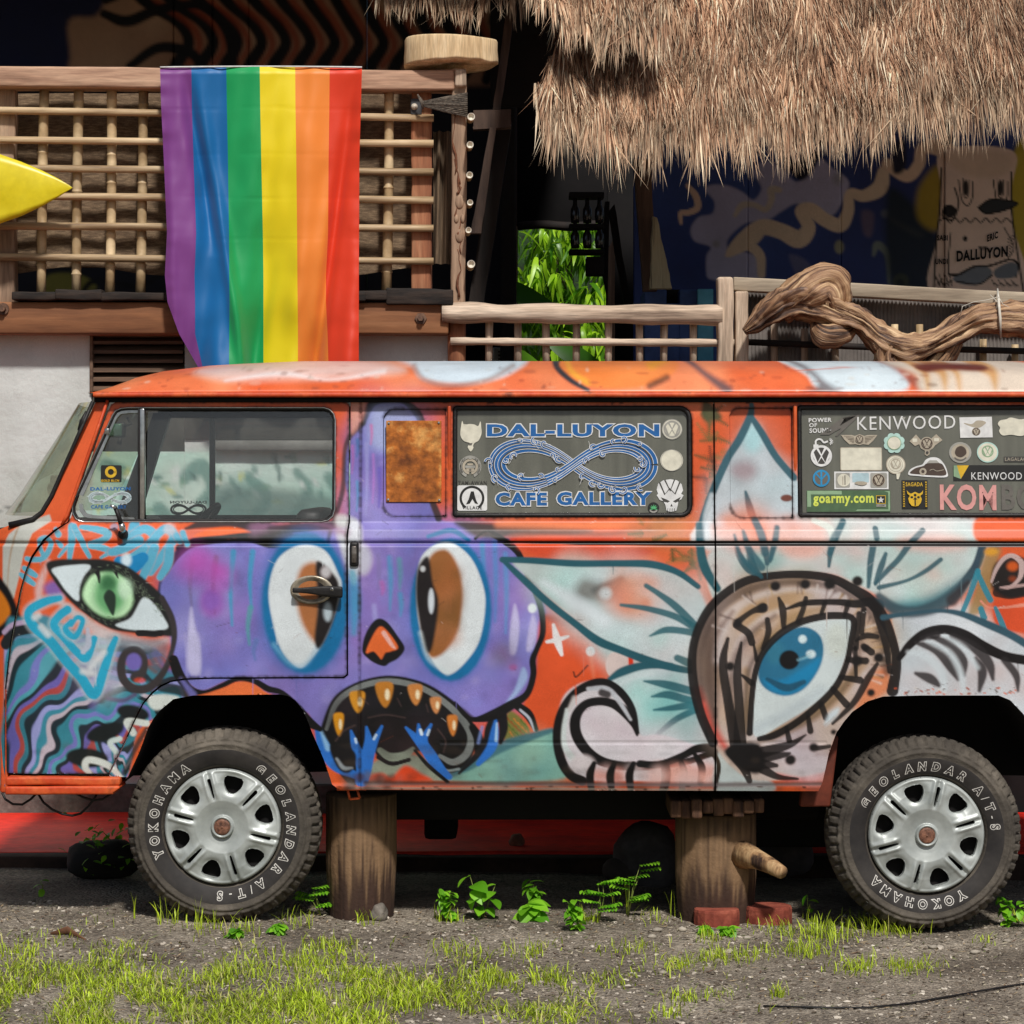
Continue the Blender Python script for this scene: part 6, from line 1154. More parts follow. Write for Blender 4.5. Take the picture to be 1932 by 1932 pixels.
s.poly([(974, 756), (990, 775), (1010, 786), (1044, 770), (1078, 786), (1098, 775), (1112, 756), (1108, 786), (1088, 804), (1100, 830), (1092, 862), (1070, 888), (1044, 892), (1016, 888), (994, 860), (986, 826), (1000, 804), (980, 786)], 'gold'); s.ell(1016, 816, 12, 10, 'black').ell(1072, 816, 12, 10, 'black').ell(1044, 798, 12, 12, 'black'); s.poly([(1044, 812), (1064, 836), (1050, 834), (1050, 888), (1038, 888), (1038, 834), (1026, 836)], 'black'); s.done('black sticker with a gold horned face')
s = K('lettering'); s.text('KOM', 1254, 706, 1728, 924, 'pink', .03, 0, 4); s.done('pink cut-out letters'); s = K('lettering'); s.text('BO', 1770, 706, 2070, 924, 'grey', .03); s.done('grey cut-out letters')
# --- door windows
s = Sticker('sticker', QW, 'w', .0185); s.rect(206, 456, 352, 576, 'black', 10)
for i in range(16): a = R(i * 22.5); s.ell(277 + 31 * math.cos(a), 503 + 31 * math.sin(a), 11, 11, 'gold', 10)
s.text('GOLD BLCN', 210, 556, 336, 572, 'gold', .03); s.done('black sticker with a gold ring')
s = Sticker('cafe_lettering', QW, 'w', .0185); s.text('DAL-LUYON', 134, 610, 416, 634, 'blue', .04, 0, -2); s.text('CAFE GALLERY', 140, 736, 392, 760, 'blue', .04); wave_logo(s, 272, 684, 136, 86, 'pale', 'white', .24); s.done('small blue cafe name sticker')
s = Sticker('cafe_lettering', FW, 'w'); s.o = 0
y_ = yF + .008
for st, x0, y0, x1, y1 in (('DAL-LUYON', 712, 704, 966, 724), ('CAFE GALLERY', 726, 804, 956, 822)):
    V, Fc = text_geo(st, .04); lo, hi = V.min(0), V.max(0); u = 1 - (V[:, 0] - lo[0]) / (hi[0] - lo[0]); v = (V[:, 1] - lo[1]) / (hi[1] - lo[1]); ox, oy, k = FR['w']
    P3 = [at(ox + k * (x0 + a * (x1 - x0)), oy + k * (y1 - b * (y1 - y0)), y_) for a, b in zip(u, v)]; add(s.g, P3, Fc, s.mi('black'))
for t_, w in ((lemniscate(840, 764, 120, 90, 60), 8), (lemniscate(840, 764, 104, 66, 60), 4)):
    V = []
    for i in range(len(t_)):
        d = t_[min(i + 1, 59)] - t_[max(i - 1, 0)]; d = d / np.hypot(*d); n_ = np.array([-d[1], d[0]]) * w
        for q in (t_[i] + n_, t_[i] - n_): V.append(at(FR['w'][0] + FR['w'][2] * q[0], FR['w'][1] + FR['w'][2] * q[1], y_))
    add(s.g, V, [(2 * i, 2 * i + 1, 2 * i + 3, 2 * i + 2) for i in range(59)], s.mi('black'))
s.done('dark cafe sticker seen mirrored from behind')
# ------------------------------------------------------------------ timber, bamboo and wall materials
M_RAIL = mat('weathered_rail_timber', (104, 74, 60), (202, 166, 138), .8, 3.2, (.5, 6, 6), 9, bump=.35, c3=(168, 132, 108), contrast=(.3, .7), fine=.2)
M_POST = mat('orange_brown_post_timber', (104, 58, 38), (178, 130, 96), .8, 3.0, (5, 5, .5), 9, bump=.35, c3=(150, 96, 66), contrast=(.3, .7), fine=.2)
M_PALEPOST = mat('pale_post_timber', (120, 96, 78), (190, 164, 136), .8, 3.0, (6, 6, .5), 9, bump=.35, c3=(160, 132, 108), contrast=(.3, .7), fine=.2)
M_BAM = mat('dry_bamboo', (140, 114, 80), (206, 182, 144), .55, 5, (1, 1, 1), 8, bump=.12, c3=(180, 154, 116), rand=.13, fine=.1)
M_BAMH = mat('dry_bamboo_crosswise', (132, 106, 76), (202, 178, 142), .55, 5, (.4, 5, 5), 8, bump=.15, c3=(176, 150, 114), rand=.13, fine=.12)
M_BEAM = mat('brown_deck_beam', (96, 58, 36), (160, 112, 76), .75, 2.6, (.5, 5, 5), 9, bump=.3, c3=(134, 88, 56), contrast=(.28, .72))
M_CHAR = mat('charred_plank', (16, 13, 12), (54, 42, 34), .8, 6, (1, 5, 5), 8, bump=.5)
M_GREYLOG = mat('grey_weathered_log', (110, 92, 78), (214, 194, 172), .85, 3.4, (.45, 7, 7), 10, bump=.5, c3=(184, 162, 140), contrast=(.28, .68), fine=.25)
M_GREYUP = mat('grey_weathered_upright', (112, 96, 82), (212, 192, 168), .85, 3.4, (7, 7, .5), 10, bump=.5, c3=(180, 158, 136), contrast=(.28, .68), fine=.25)
M_PLANK = mat('pale_plank', (136, 122, 104), (184, 170, 148), .85, 3, (.5, 6, 6), 8, bump=.3, c3=(160, 146, 126), fine=.15)
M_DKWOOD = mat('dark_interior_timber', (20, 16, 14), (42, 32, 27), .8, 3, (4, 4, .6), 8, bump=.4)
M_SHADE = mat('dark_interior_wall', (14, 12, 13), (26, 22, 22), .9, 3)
M_MURAL = paintmat('mural_wall_paint', .7, .25, 30, .12)
M_WALLP = paintmat('white_wall_paint', .85, .5, 26, .08)
def bamboo(name, a, b, r, m, parent, seed, nodes_=4, n=12):
    a, b = Vector(a), Vector(b); rg = random.Random(seed); ts = sorted([0, 1] + [t for k in range(nodes_) for c in [(k + .3 + .4 * rg.random()) / nodes_] for t in (c - .006, c - .002, c + .002, c + .006)] + [k / 8 for k in range(1, 8)])
    L = (b - a).length; nd = [(k + .0) for k in range(nodes_)]
    rg = random.Random(seed); cs = [(k + .3 + .4 * rg.random()) / nodes_ for k in range(nodes_)]
    P_, R_ = [], []
    for t in ts:
        d = min([abs(t - c) * L for c in cs] + [9]); bump = .0035 * math.exp(-(d / .004) ** 2) - .0012 * math.exp(-((d - .009) / .006) ** 2)
        bow = math.sin(t * math.pi) * (rg.random() * 0 + .004 * math.sin(seed * 1.7)); P_.append(a.lerp(b, t) + Vector((bow if abs(b.x - a.x) < .2 else 0, 0, bow if abs(b.x - a.x) > .2 else 0))); R_.append(r * (1 + .03 * math.sin(seed + t * 5)) + bump)
    v, f = tubev(P_, R_, n); return mesh(name, v, f, m, parent)
# ------------------------------------------------------------------ balcony: railing, mat, beam
YB = 2.36
RL = thing('balcony_railing', at(400, 575, YB), 'bamboo lattice balcony railing with thick weathered top beam, behind the rainbow flag', 'railing')
def wpl(px0, px1, Y0, Y1, py0, py1):
    a, b = at(px0, py1, Y0), at(px1, py0, Y0); return a.x, b.x, Y0, Y1, a.z, b.z
def timber(name, m, parent, px0, px1, Y0, Y1, py0, py1, bev=.012, cut=14, jit=.006, axis=0, seed=0, shear=0):
    v, f = bevbox(*wpl(px0, px1, Y0, Y1, py0, py1), bev, 2, cut, jit, axis, seed)
    if shear: x0 = at(px0, 0, Y0).x; v = [(x, y, z - (x - x0) * shear) for x, y, z in v]
    return mesh(name, v, f, m, parent)
timber('top_rail', M_RAIL, RL, -430, 858, YB - .03, YB + .10, 121, 160, .012, 36, .006, 0, 1, .008)
for k, x in enumerate((-370, -306, -242, -178, -112, -48, 82, 147, 209, 269, 335, 401, 466, 531, 596, 660, 732)):
    bamboo('bamboo_upright', at(x + 2, 158, YB + .06), at(x - 4 + k % 3, 556, YB + .06), .0215, M_BAM, RL, k, 5)
for k, (ya, yb, yc) in enumerate(((208, 216, 223), (264, 268, 271), (318, 322, 325), (374, 379, 378), (430, 434, 431), (484, 488, 493))):
    bamboo('bamboo_crossbar', at(-430, ya - 6, YB + .022), at(818, yc, YB + .022), .0165, M_BAMH, RL, 20 + k, 10)
timber('post', M_POST, RL, 776, 814, YB + .045, YB + .14, 150, 560, .008, 18, .005, 2, 4)
timber('post', M_PALEPOST, RL, -440, -400, YB + .05, YB + .14, 160, 575, .01, 18, .007, 2, 6)
timber('post', M_PALEPOST, RL, -30, 27, YB + .05, YB + .14, 160, 575, .01, 18, .007, 2, 5)
for k, (a, b, y0, y1) in enumerate(((-430, -20, 550, 567), (22, 105, 550, 566), (104, 192, 546, 566), (190, 310, 552, 567), (310, 690, 550, 568), (676, 730, 548, 566), (728, 855, 545, 575))):
    timber('charred_sill_plank', M_CHAR, RL, a, b, YB - .05, YB + .10, y0, y1, .006, 8, .009, 0, 7 + k)
# burlap behind the lattice
nx, ny = 190, 60; V = []
for j in range(ny + 1):
    for i in range(nx + 1):
        u, v = i / nx, j / ny; p = at(-420 + 1198 * u, 176 + 336 * v, YB + .20)
        V.append((p.x, p.y + .006 * math.sin(u * 40 + 3 * math.sin(v * 4)) * (.4 + v) + .012 * mnoise.noise(Vector((u * 14, v * 4, 1))) - (.03 * v if u < .9 else 0), p.z - (.02 * math.sin(u * 23) if j == ny else 0)))
Fq = [(j * (nx + 1) + i, j * (nx + 1) + i + 1, (j + 1) * (nx + 1) + i + 1, (j + 1) * (nx + 1) + i) for j in range(ny) for i in range(nx)]
M_BURL = mat('brown_woven_burlap', (104, 85, 67), (156, 132, 104), .95, 5, (5, 5, 26), 6, bump=.6, bscale=60, c3=(128, 106, 83), fine=.35)
tag(mesh('burlap_screen', V, Fq, M_BURL, None), 'brown woven burlap screen hung behind the bamboo lattice', 'screen')
BM = thing('deck_beam', at(420, 632, YB - .02), 'brown timber beam with bolts under the balcony railing', 'beam')
timber('beam_timber', M_BEAM, BM, -440, 846, YB - .02, YB + .10, 570, 631, .01, 26, .004, 0, 9)
for x, y in ((6, 583), (794, 601)):
    g = new(); c = at(x, y, YB - .02); v, f = lathev([(.0005, YB - .052), (.013, YB - .052), (.014, YB - .045), (.0145, YB - .03), (.026, YB - .03), (.027, YB - .018)], 6 if x > 100 else 12, c.x, c.z); add(g, v, f); build('bolt', g, [mat('brown_bolt_iron', (60, 40, 32), (120, 90, 70), .6, 40)], BM, False)
# carved corner post with bamboo stubs, log slice on top, rope lashing
CP = thing('carved_corner_post', at(866, 580, YB), 'carved pale corner post with dark bark streaks and bamboo stubs', 'post')
v, f = bevbox(*wpl(852, 880, YB - .02, YB + .05, 128, 578), .014, 3, 40, .006, 2, 3); mesh('post_shaft', v, f, M_PALEPOST, CP)
v, f = bevbox(*wpl(858, 880, YB - .05, YB + .06, 130, 163), .010, 2, 4, .004, 2, 8); mesh('post_head', v, f, M_GREYUP, CP)
rg = random.Random(4); M_BARK = mat('dark_bark_streak', (92, 54, 36), (130, 84, 58), .8, 20)
for y0, y1, xo in ((215, 330, 858), (330, 366, 866), (410, 480, 868), (470, 560, 866), (300, 420, 862)):
    pts = [at(xo + 2.2 * math.sin(k * .8 + y0) + rg.uniform(-2.4, 2.4), y0 + (y1 - y0) * k / 9, YB - .021) for k in range(10)]
    mesh('bark_streak', *tubev(pts, [.003 + .011 * rg.random() ** 2 for k in range(10)], 7, flat=.5, up=(0, 1, 0)), M_BARK, CP)
g = new()   # carved figure: face and feet relief
for x, y, rx, rz in ((867, 381, .019, .032), (861, 413, .011, .020), (873, 413, .011, .020), (867, 445, .018, .030)):
    c = at(x, y, YB - .022); v = []; f = []
    for j in range(7):
        for i in range(14): a, b = 2 * math.pi * i / 14, math.pi * .5 * j / 6; v.append((c.x + rx * math.cos(a) * math.cos(b), c.y - .010 * math.sin(b), c.z + rz * math.sin(a) * math.cos(b)))
    f = [(j * 14 + i, j * 14 + (i + 1) % 14, (j + 1) * 14 + (i + 1) % 14, (j + 1) * 14 + i) for j in range(6) for i in range(14)]; add(g, v, f)
build('carved_figure', g, [M_PALEPOST], CP)
for k, (x, y) in enumerate(((889, 220), (887, 273), (886, 330), (887, 382), (884, 434), (889, 498))):
    g = new(); a = at(x, y, YB - .10); b = at(x - 2, y + 6, YB + .14); r = (.0165, .015, .0145, .013, .013, .017)[k]
    v, f = tubev([a, a.lerp(b, .1), a.lerp(b, .35), b], [r, r * 1.02, r, r], 14, False); add(g, v, f, 0); v, f = lathev([(.0004, a.y + .012), (r * .62, a.y + .010), (r * .68, a.y), (r, a.y - .001)], 14, a.x, a.z); add(g, v, f, 1)
    build('bamboo_stub', g, [M_BAM, mat('cut_bamboo_end', (196, 186, 166), (226, 220, 204), .6, 30)], CP)
V = []; n = 40; bot = []; M_SLICE = mat('sawn_log_slice', (166, 136, 98), (226, 202, 164), .8, 3.2, (6, 6, .7), 9, bump=.4, c3=(200, 172, 132), contrast=(.28, .7), fine=.2)
c = at(850, 100, YB + .06)
rows = [(0, 1.0), (.008, 1.0), (.03, 1.0), (.07, .985), (.105, .985), (.113, .965), (.115, .6), (.115, 0.02)]; rows = [(0, .02), (-.006, .6)] + rows
for z, s in rows:
    for i in range(n):
        t = 2 * math.pi * i / n; r = .199 * (1 + .035 * math.sin(t * 2 + 1) + .02 * math.sin(t * 5 + 2)) * s
        V.append((c.x + r * math.cos(t), c.y + r * .86 * math.sin(t), c.z - .060 + z + (.012 * math.sin(t + 2.4) + .014 * mnoise.noise(Vector((t * 2, 0, 3))) if z < .02 else .004 * math.sin(t * 2)) + .002))
Fc = [(j * n + i, j * n + (i + 1) % n, (j + 1) * n + (i + 1) % n, (j + 1) * n + i) for j in range(len(rows) - 1) for i in range(n)] + [tuple(range(n - 1, -1, -1)), tuple((len(rows) - 1) * n + i for i in range(n))]
tag(mesh('log_slice', V, Fc, M_SLICE, None, True), 'thick round sawn log slice lying on top of the corner post', 'log slice')
RP = thing('rope_lashing', at(830, 220, YB - .06), 'dark rope lashing fanned from a washer to the corner post', 'rope')
M_ROPE = mat('dark_twisted_rope', (52, 46, 40), (110, 100, 88), .9, 60, (1, 1, 1), 4, bump=.6)
for k in range(13):
    t = k / 12; a = at(797, 192 + 8 * t, YB - .045); b = at(882, 176 + 44 * t, YB - .06 + .03 * abs(t - .5)); mesh('rope_strand', *tubev([a, a.lerp(b, .5) + Vector((0, -.005, .003 * math.sin(k))), b], [.0032, .0040, .0044], 6), M_ROPE, RP)
for k in range(5): mesh('rope_strand', *tubev([at(788 + k * 2.4, 178 + 3 * k, YB - .045), at(794 + k, 194, YB - .055), at(798 + k * .4, 206 - k * 1.5, YB - .045)], .0036, 6), M_ROPE, RP)
g = new(); c = at(781, 198, YB - .04); v, f = bevbox(c.x - .017, c.x + .032, YB + .01, YB + .03, c.z - .036, c.z + .036, .006); add(g, v, f, 0); v, f = lathev([(.0004, YB - .006), (.010, YB - .004), (.014, YB + .006), (.015, YB + .012)], 16, c.x, c.z); add(g, v, f, 1)
build('washer_plate', g, [mat('rubber_washer', (40, 40, 42), (66, 66, 68), .6, 20), mat('pale_washer', (176, 164, 146), (206, 196, 180), .5, 30)], RP)
# hanging grey cloth beside the post
V = []; 
for j in range(25):
    for i in range(13):
        u, v = i / 12, j / 24; p = at(817 + 36 * u, 248 + 250 * v, YB + .16); V.append((p.x, p.y + .025 * math.sin(u * 14 + v * 2), p.z))
tag(mesh('hanging_rope_bundle', V, [(j * 13 + i, j * 13 + i + 1, (j + 1) * 13 + i + 1, (j + 1) * 13 + i) for j in range(24) for i in range(12)], mat('brown_fibre', (70, 56, 44), (130, 108, 84), .9, 6, (30, 30, 1), 6, bump=.5), None), 'brown fibre bundle hanging between the posts of the balcony corner', 'fibre')
# ------------------------------------------------------------------ white wall with the louvre vent
WL = thing('white_wall', at(300, 1560, 2.46), 'whitewashed wall with graffiti patches behind the van', 'wall')
CW = Canvas(-90, 560, 900, 1620, (206, 208, 204), 2.0)
CW.mottle('P', [(-80, 620), (200, 620), (200, 1100), (-80, 1100)], [(190, 194, 190), (214, 216, 214), (180, 182, 176)], 60, 60, 1, .5, 4)
CW.mottle('P', [(-80, 880), (120, 880), (120, 1000), (-80, 1000)], [(150, 156, 146), (176, 180, 172)], 14, 26, 1, .5, 5); CW.ell('P', 98, 980, 16, 8, (110, 120, 104), 8, .7); CW.line('P', [(-10, 965), (40, 952)], 3, (60, 60, 56), 2)
CW.blob('P', [(176, 852), (845, 850), (845, 1300), (176, 1300)], (190, 226, 210), 4, 1, False)
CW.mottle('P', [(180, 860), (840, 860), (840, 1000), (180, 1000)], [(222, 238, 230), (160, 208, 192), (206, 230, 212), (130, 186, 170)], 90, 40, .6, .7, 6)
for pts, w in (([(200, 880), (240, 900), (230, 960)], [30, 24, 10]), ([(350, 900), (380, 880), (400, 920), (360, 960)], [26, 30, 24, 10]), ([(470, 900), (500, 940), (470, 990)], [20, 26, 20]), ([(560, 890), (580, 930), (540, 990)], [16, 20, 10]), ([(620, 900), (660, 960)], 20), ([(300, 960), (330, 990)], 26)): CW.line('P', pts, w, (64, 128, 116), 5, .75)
for q in range(70):  # leaf-like strokes stand in for busy reflections in the door window
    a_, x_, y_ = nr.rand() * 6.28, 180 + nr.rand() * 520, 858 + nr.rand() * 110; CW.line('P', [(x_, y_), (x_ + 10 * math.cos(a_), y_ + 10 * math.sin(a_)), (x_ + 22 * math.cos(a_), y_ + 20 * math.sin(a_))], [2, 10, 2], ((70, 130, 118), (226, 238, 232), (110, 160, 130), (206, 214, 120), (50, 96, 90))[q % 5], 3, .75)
CW.blob('P', [(400, 930), (520, 922), (640, 940), (720, 960), (720, 1100), (400, 1100)], (96, 128, 122), 14, .85)
def wallpiece(name, px0, px1, py0, py1, Y0=2.46, Y1=2.66, step=6):
    xs, ys = np.linspace(px0, px1, max(2, int((px1 - px0) / step))), np.linspace(py0, py1, max(2, int((py1 - py0) / step))); X, Y = np.meshgrid(xs, ys); X, Y = X.ravel(), Y.ravel(); k = (DV + Y0) / F
    bump_ = np.array([mnoise.noise(Vector((a * .02, b * .02, 3))) * .004 for a, b in zip(X, Y)])
    V = np.c_[(X - 966) * k, Y0 + bump_, EYE + (HOR - Y) * k]; n, m_ = len(xs), len(ys); i = np.arange(n * m_).reshape(m_, n)
    Fc = np.stack([i[:-1, :-1], i[1:, :-1], i[1:, 1:], i[:-1, 1:]], -1).reshape(-1, 4).tolist(); col = CW.sample(X, Y)
    a, b = at(px0, py1, Y0), at(px1, py0, Y0); nv = len(V); bv = np.array(boxv(a.x, b.x, Y0 + .006, Y1, a.z, b.z)); V = np.vstack([V, bv]); Fc += [tuple(nv + q for q in f) for f in BOXF]; col = np.vstack([col, np.tile(lin((200, 202, 198)), (8, 1))])
    return mesh(name, V, Fc, M_WALLP, WL, True, col)
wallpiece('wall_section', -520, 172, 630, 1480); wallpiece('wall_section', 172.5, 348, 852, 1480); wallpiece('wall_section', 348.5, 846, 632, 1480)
mesh('wall_plinth', *bevbox(*wpl(-520, 846, 2.44, 2.7, 1480, 1640), .01, 2), mat('rough_grey_stone', (62, 58, 54), (120, 112, 104), .9, 7, bump=.7, bscale=30, c3=(90, 84, 78)), WL)
mesh('wall_band', *bevbox(*wpl(172.5, 348, 2.47, 2.64, 737, 851.5), .003, 1), mat('grey_wall_band', (54, 52, 47), (78, 76, 70), .9, 6), WL)  # grey colour put in for shade across the upper wall
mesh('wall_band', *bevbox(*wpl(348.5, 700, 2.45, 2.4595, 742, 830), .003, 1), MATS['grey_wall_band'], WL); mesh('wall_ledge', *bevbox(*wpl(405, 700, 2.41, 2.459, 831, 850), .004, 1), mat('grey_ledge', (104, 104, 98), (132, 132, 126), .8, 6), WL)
LV = thing('louvre_vent', at(260, 737, 2.45), 'brown wooden louvre vent set in the white wall beside the flag', 'vent')
M_LOUV = mat('brown_louvre_wood', (74, 56, 44), (128, 102, 82), .8, 3, (.6, 6, 6), 7, bump=.3)
for k in range(6):
    y = 640 + k * 17.5; a, b = at(174, y + 10, 2.47), at(346, y, 2.47); v = [(a.x, 2.45, a.z), (b.x, 2.45, a.z), (b.x, 2.53, a.z + .028), (a.x, 2.53, a.z + .028)]; v += [(x, yy, z + .014) for x, yy, z in v]; mesh('slat', v, [(0, 1, 2, 3)[::-1], (4, 5, 6, 7), (0, 1, 5, 4), (1, 2, 6, 5), (2, 3, 7, 6), (3, 0, 4, 7)], M_LOUV, LV, False)
mesh('frame', *bevbox(*wpl(169, 175, 2.44, 2.5, 630, 740), .003), M_LOUV, LV); mesh('frame', *bevbox(*wpl(172, 350, 2.455, 2.5, 629, 636), .003), M_LOUV, LV); mesh('vent_back', *bevbox(*wpl(172, 349, 2.56, 2.6, 632, 745), .003), M_SHADE, LV)
# red painted floor under and behind the van
tag(mesh('red_floor', *bevbox(-4.5, 3.2, 1.30, 2.44, -.2, .055, .012, 2, 30, .008, 0, 2), mat('worn_red_floor_paint', (190, 26, 12), (244, 58, 30), .6, 3, bump=.3, bscale=24, c3=(226, 40, 20), detail=9)), None, None, None, 'structure')
tag(mesh('floor_edge', *bevbox(-4.5, 3.2, 1.22, 1.31, -.2, .045, .012, 2, 30, .012, 0, 5), mat('dark_earth_kerb', (30, 22, 18), (62, 46, 38), .95, 7, bump=.6), None), None, None, None, 'structure')  # added strip; its dark colour stands for shade below the red floor
# ------------------------------------------------------------------ rainbow flag
ST = [(118, 58, 128), (8, 98, 158), (18, 150, 82), (226, 204, 16), (228, 130, 48), (212, 56, 24)]
top = [302, 361, 427, 490, 557, 622, 683]; rowsP = [(128, top), (200, [304, 362, 428, 491, 557.5, 621.5, 681]), (300, [309, 365, 430, 493, 559, 620, 678]), (440, [315, 370, 432, 496, 560.5, 619, 677.5]), (520, [311, 367, 432.5, 497, 561, 615, 677]), (570, [316, 368, 433, 497, 561.5, 615, 677]), (630, [338, 368, 432.5, 497, 562, 618, 677]), (700, [378, 384, 432, 497, 562, 620, 677])]
nc, nrw = 14, 150; YF = YB - .115; V = []; midx = []
ry = [r[0] for r in rowsP]; _nz = mnoise.noise
for j in range(nrw + 1):
    t = j / nrw; py = 126 + (700 - 126) * t; b = [np.interp(py, ry, [r[1][k] for r in rowsP]) for k in range(7)]
    for s in range(6):
        for i in range(nc + (1 if s == 5 else 0)):
            px = b[s] + (b[s + 1] - b[s]) * i / nc; u = (px - 302) / 381; a = .25 + .75 * t
            y = YF + a * (.022 * math.sin(u * 21 + t * 3.2 + 1) + .030 * math.sin(u * 9.5 - t * 4.5) + .006 * math.sin(u * 47 + 5 * t) + .022 * mnoise.noise(Vector((u * 5, t * 6, 2))))
            d = (u - .12 - .24 * t) ; y += .055 * math.exp(-(d / .035) ** 2) * math.sin(min(1, t * 1.6) * math.pi) ** 1 - .040 * math.exp(-((d - .06) / .03) ** 2) * min(1, t * 2)
            d2 = (u - .93 + .20 * (t - .2)); y += .045 * math.exp(-(d2 / .03) ** 2) * min(1, t * 2); d3 = u - .03 - .05 * t; y -= .016 * math.exp(-(d3 / .025) ** 2) * t
            d4 = (u - .45 - .16 * (1 - t) * 2); y += .05 * math.exp(-(d4 / .04) ** 2) * max(0, t - .4)
            for cyy in (205, 291, 373, 451): y += .0022 * math.exp(-((py - cyy - 5 * mnoise.noise(Vector((u * 3, cyy, 0)))) / 1.8) ** 2) * (.5 + mnoise.noise(Vector((u * 7, cyy, 4))))
            y += .006 * _nz(Vector((u * 14 + t * 6, t * 9 - u * 4, 7))) + (.010 * _nz(Vector((1, t * 26, 3))) * math.exp(-u / .05)) + (.008 * _nz(Vector((2, t * 22, 5))) * math.exp(-(1 - u) / .05)) + .010 * math.exp(-((u - .72 - .3 * (t - .8)) / .03) ** 2) * max(0, t - .6) * 2.5
            if t < .02: y += .02 * (1 - t / .02)
            V.append(tuple(at(px, py, y)))
w_ = 6 * nc + 1
Fq = []
for j in range(nrw):
    for i in range(w_ - 1): Fq.append((j * w_ + i, (j + 1) * w_ + i, (j + 1) * w_ + i + 1, j * w_ + i + 1)); midx.append(i // nc)
def cloth(name, c):
    m, nt, N, L, P = nodes(name); tc = N.new('ShaderNodeTexCoord'); n1 = N.new('ShaderNodeTexNoise'); n1.inputs['Scale'].default_value = 300; L.new(tc.outputs['Object'], n1.inputs[0]); n2 = N.new('ShaderNodeTexNoise'); n2.inputs['Scale'].default_value = 5; L.new(tc.outputs['Object'], n2.inputs[0])
    rp = N.new('ShaderNodeValToRGB'); q = np.array(lin3(c)); e = rp.color_ramp.elements; e[0].color = (*(q * .88), 1); e[1].color = (*np.minimum(q * 1.1, 1), 1); L.new(n2.outputs[0], rp.inputs[0]); L.new(rp.outputs[0], P.inputs['Base Color'])
    P.inputs['Roughness'].default_value = .5; P.inputs['Specular IOR Level'].default_value = .4; P.inputs['Sheen Weight'].default_value = .1; bp = N.new('ShaderNodeBump'); bp.inputs['Strength'].default_value = .05; L.new(n1.outputs[0], bp.inputs['Height']); L.new(bp.outputs[0], P.inputs['Normal']); return m
FLG = tag(mesh('rainbow_flag', V, Fq, [cloth('flag_stripe_%d' % k, c) for k, c in enumerate(ST)], None, True, midx=midx), 'rainbow flag with six vertical stripes hung over the balcony railing', 'flag')
mesh('hem', *tubev([at(302 + 381 * k / 20, 127 - 1.5 * math.sin(k * math.pi / 20), YF + .012) for k in range(21)], .004, 6), flat('white_hem', (206, 206, 202), .8), FLG)
# ------------------------------------------------------------------ yellow surfboard
c0, c1 = [], []
pts = [(-640, 330), (-630, 300), (-560, 270), (-440, 252), (-300, 250), (-160, 260), (-80, 271), (-30, 282), (0, 291), (40, 305), (80, 322), (110, 337), (130, 349), (137, 354)]; low = [(-640, 380), (-630, 410), (-560, 440), (-440, 464), (-300, 472), (-160, 466), (-80, 451), (-30, 434), (0, 422), (40, 408), (80, 389), (110, 372), (130, 359), (137, 354)]
V = []; nn = 9
for (x, a), (x2, b) in zip(pts, low):
    for k in range(nn):
        t = k / (nn - 1); p = at(x, a + (b - a) * t, YB - .16); V.append((p.x, p.y - .014 * math.sin(math.pi * t) * min(1, (140 - x) / 90), p.z))
    for k in range(nn):
        t = 1 - k / (nn - 1); p = at(x, a + (b - a) * t, YB - .13); V.append((p.x, p.y + .02 * math.sin(math.pi * t), p.z))
m_ = 2 * nn
tag(mesh('surfboard', V, [(i * m_ + j, i * m_ + (j + 1) % m_, (i + 1) * m_ + (j + 1) % m_, (i + 1) * m_ + j) for i in range(len(pts) - 1) for j in range(m_)] + [tuple(range(m_))], mat('yellow_board_resin', (206, 186, 20), (226, 208, 44), .35, 5, fine=.05), None), 'pointed tip of a yellow surfboard in front of the bamboo railing', 'surfboard')
# ------------------------------------------------------------------ lower railing right of the post
LR = thing('log_railing', at(1100, 680, YB), 'low railing of a grey split log over short balusters beside the van roof', 'railing')
pa, pb = at(834, 590, YB - .02), at(1362, 595, YB - .02)
mesh('log_rail', *tubev([pa.lerp(pb, k / 40) for k in range(41)], [.043 + .004 * math.sin(k * .5) for k in range(41)], 20, True, .008, 3, .9), M_GREYLOG, LR)
mesh('bamboo_rail', *tubev([at(850, 644, YB).lerp(at(1385, 647, YB), k / 20) for k in range(21)], [.0165 + .0015 * math.sin(k * 1.9) for k in range(21)], 12, True, .003), M_GREYLOG, LR)
for k, x in enumerate((923, 977, 1030, 1088, 1148, 1206, 1253, 1308)): mesh('baluster', *tubev([at(x, 604, YB + .03), at(x + (k % 3) - 1, 700, YB + .03)], [.016, .0155], 10, True, .003, k), M_GREYUP, LR)
mesh('post', *tubev([at(862, 605, YB + .05), at(862, 650, YB + .05), at(863, 760, YB + .05)], [.036, .040, .038], 12, True, .008, 5), M_POST, LR)
TR = thing('terrace_railing', at(1660, 690, YB), 'pale plank railing with corrugated panel behind the driftwood', 'railing')
timber('post', M_GREYUP, TR, 1355, 1384, YB - .05, YB + .06, 522, 760, .012, 16, .006, 2, 11); timber('post', M_GREYUP, TR, 1386, 1412, YB - .03, YB + .05, 549, 760, .010, 16, .006, 2, 12)
timber('top_rail', M_PLANK, TR, 1384, 1990, YB, YB + .07, 522, 548, .006, 16, .003, 0, 13, .053)
V = []; n = 260
for i in range(n + 1):
    p = at(1400 + 590 * i / n, 0, YB + .12); yy = YB + .12 + .006 * math.sin(i * 2.0)
    for py in (534 + 32 * i / n, 740): V.append((p.x, yy, at(0, py, YB + .12).z))
mesh('corrugated_panel', V, [(2 * i, 2 * i + 1, 2 * i + 3, 2 * i + 2) for i in range(n)], mat('grey_corrugated_sheet', (92, 86, 82), (126, 118, 112), .7, 4, fine=.1), TR)
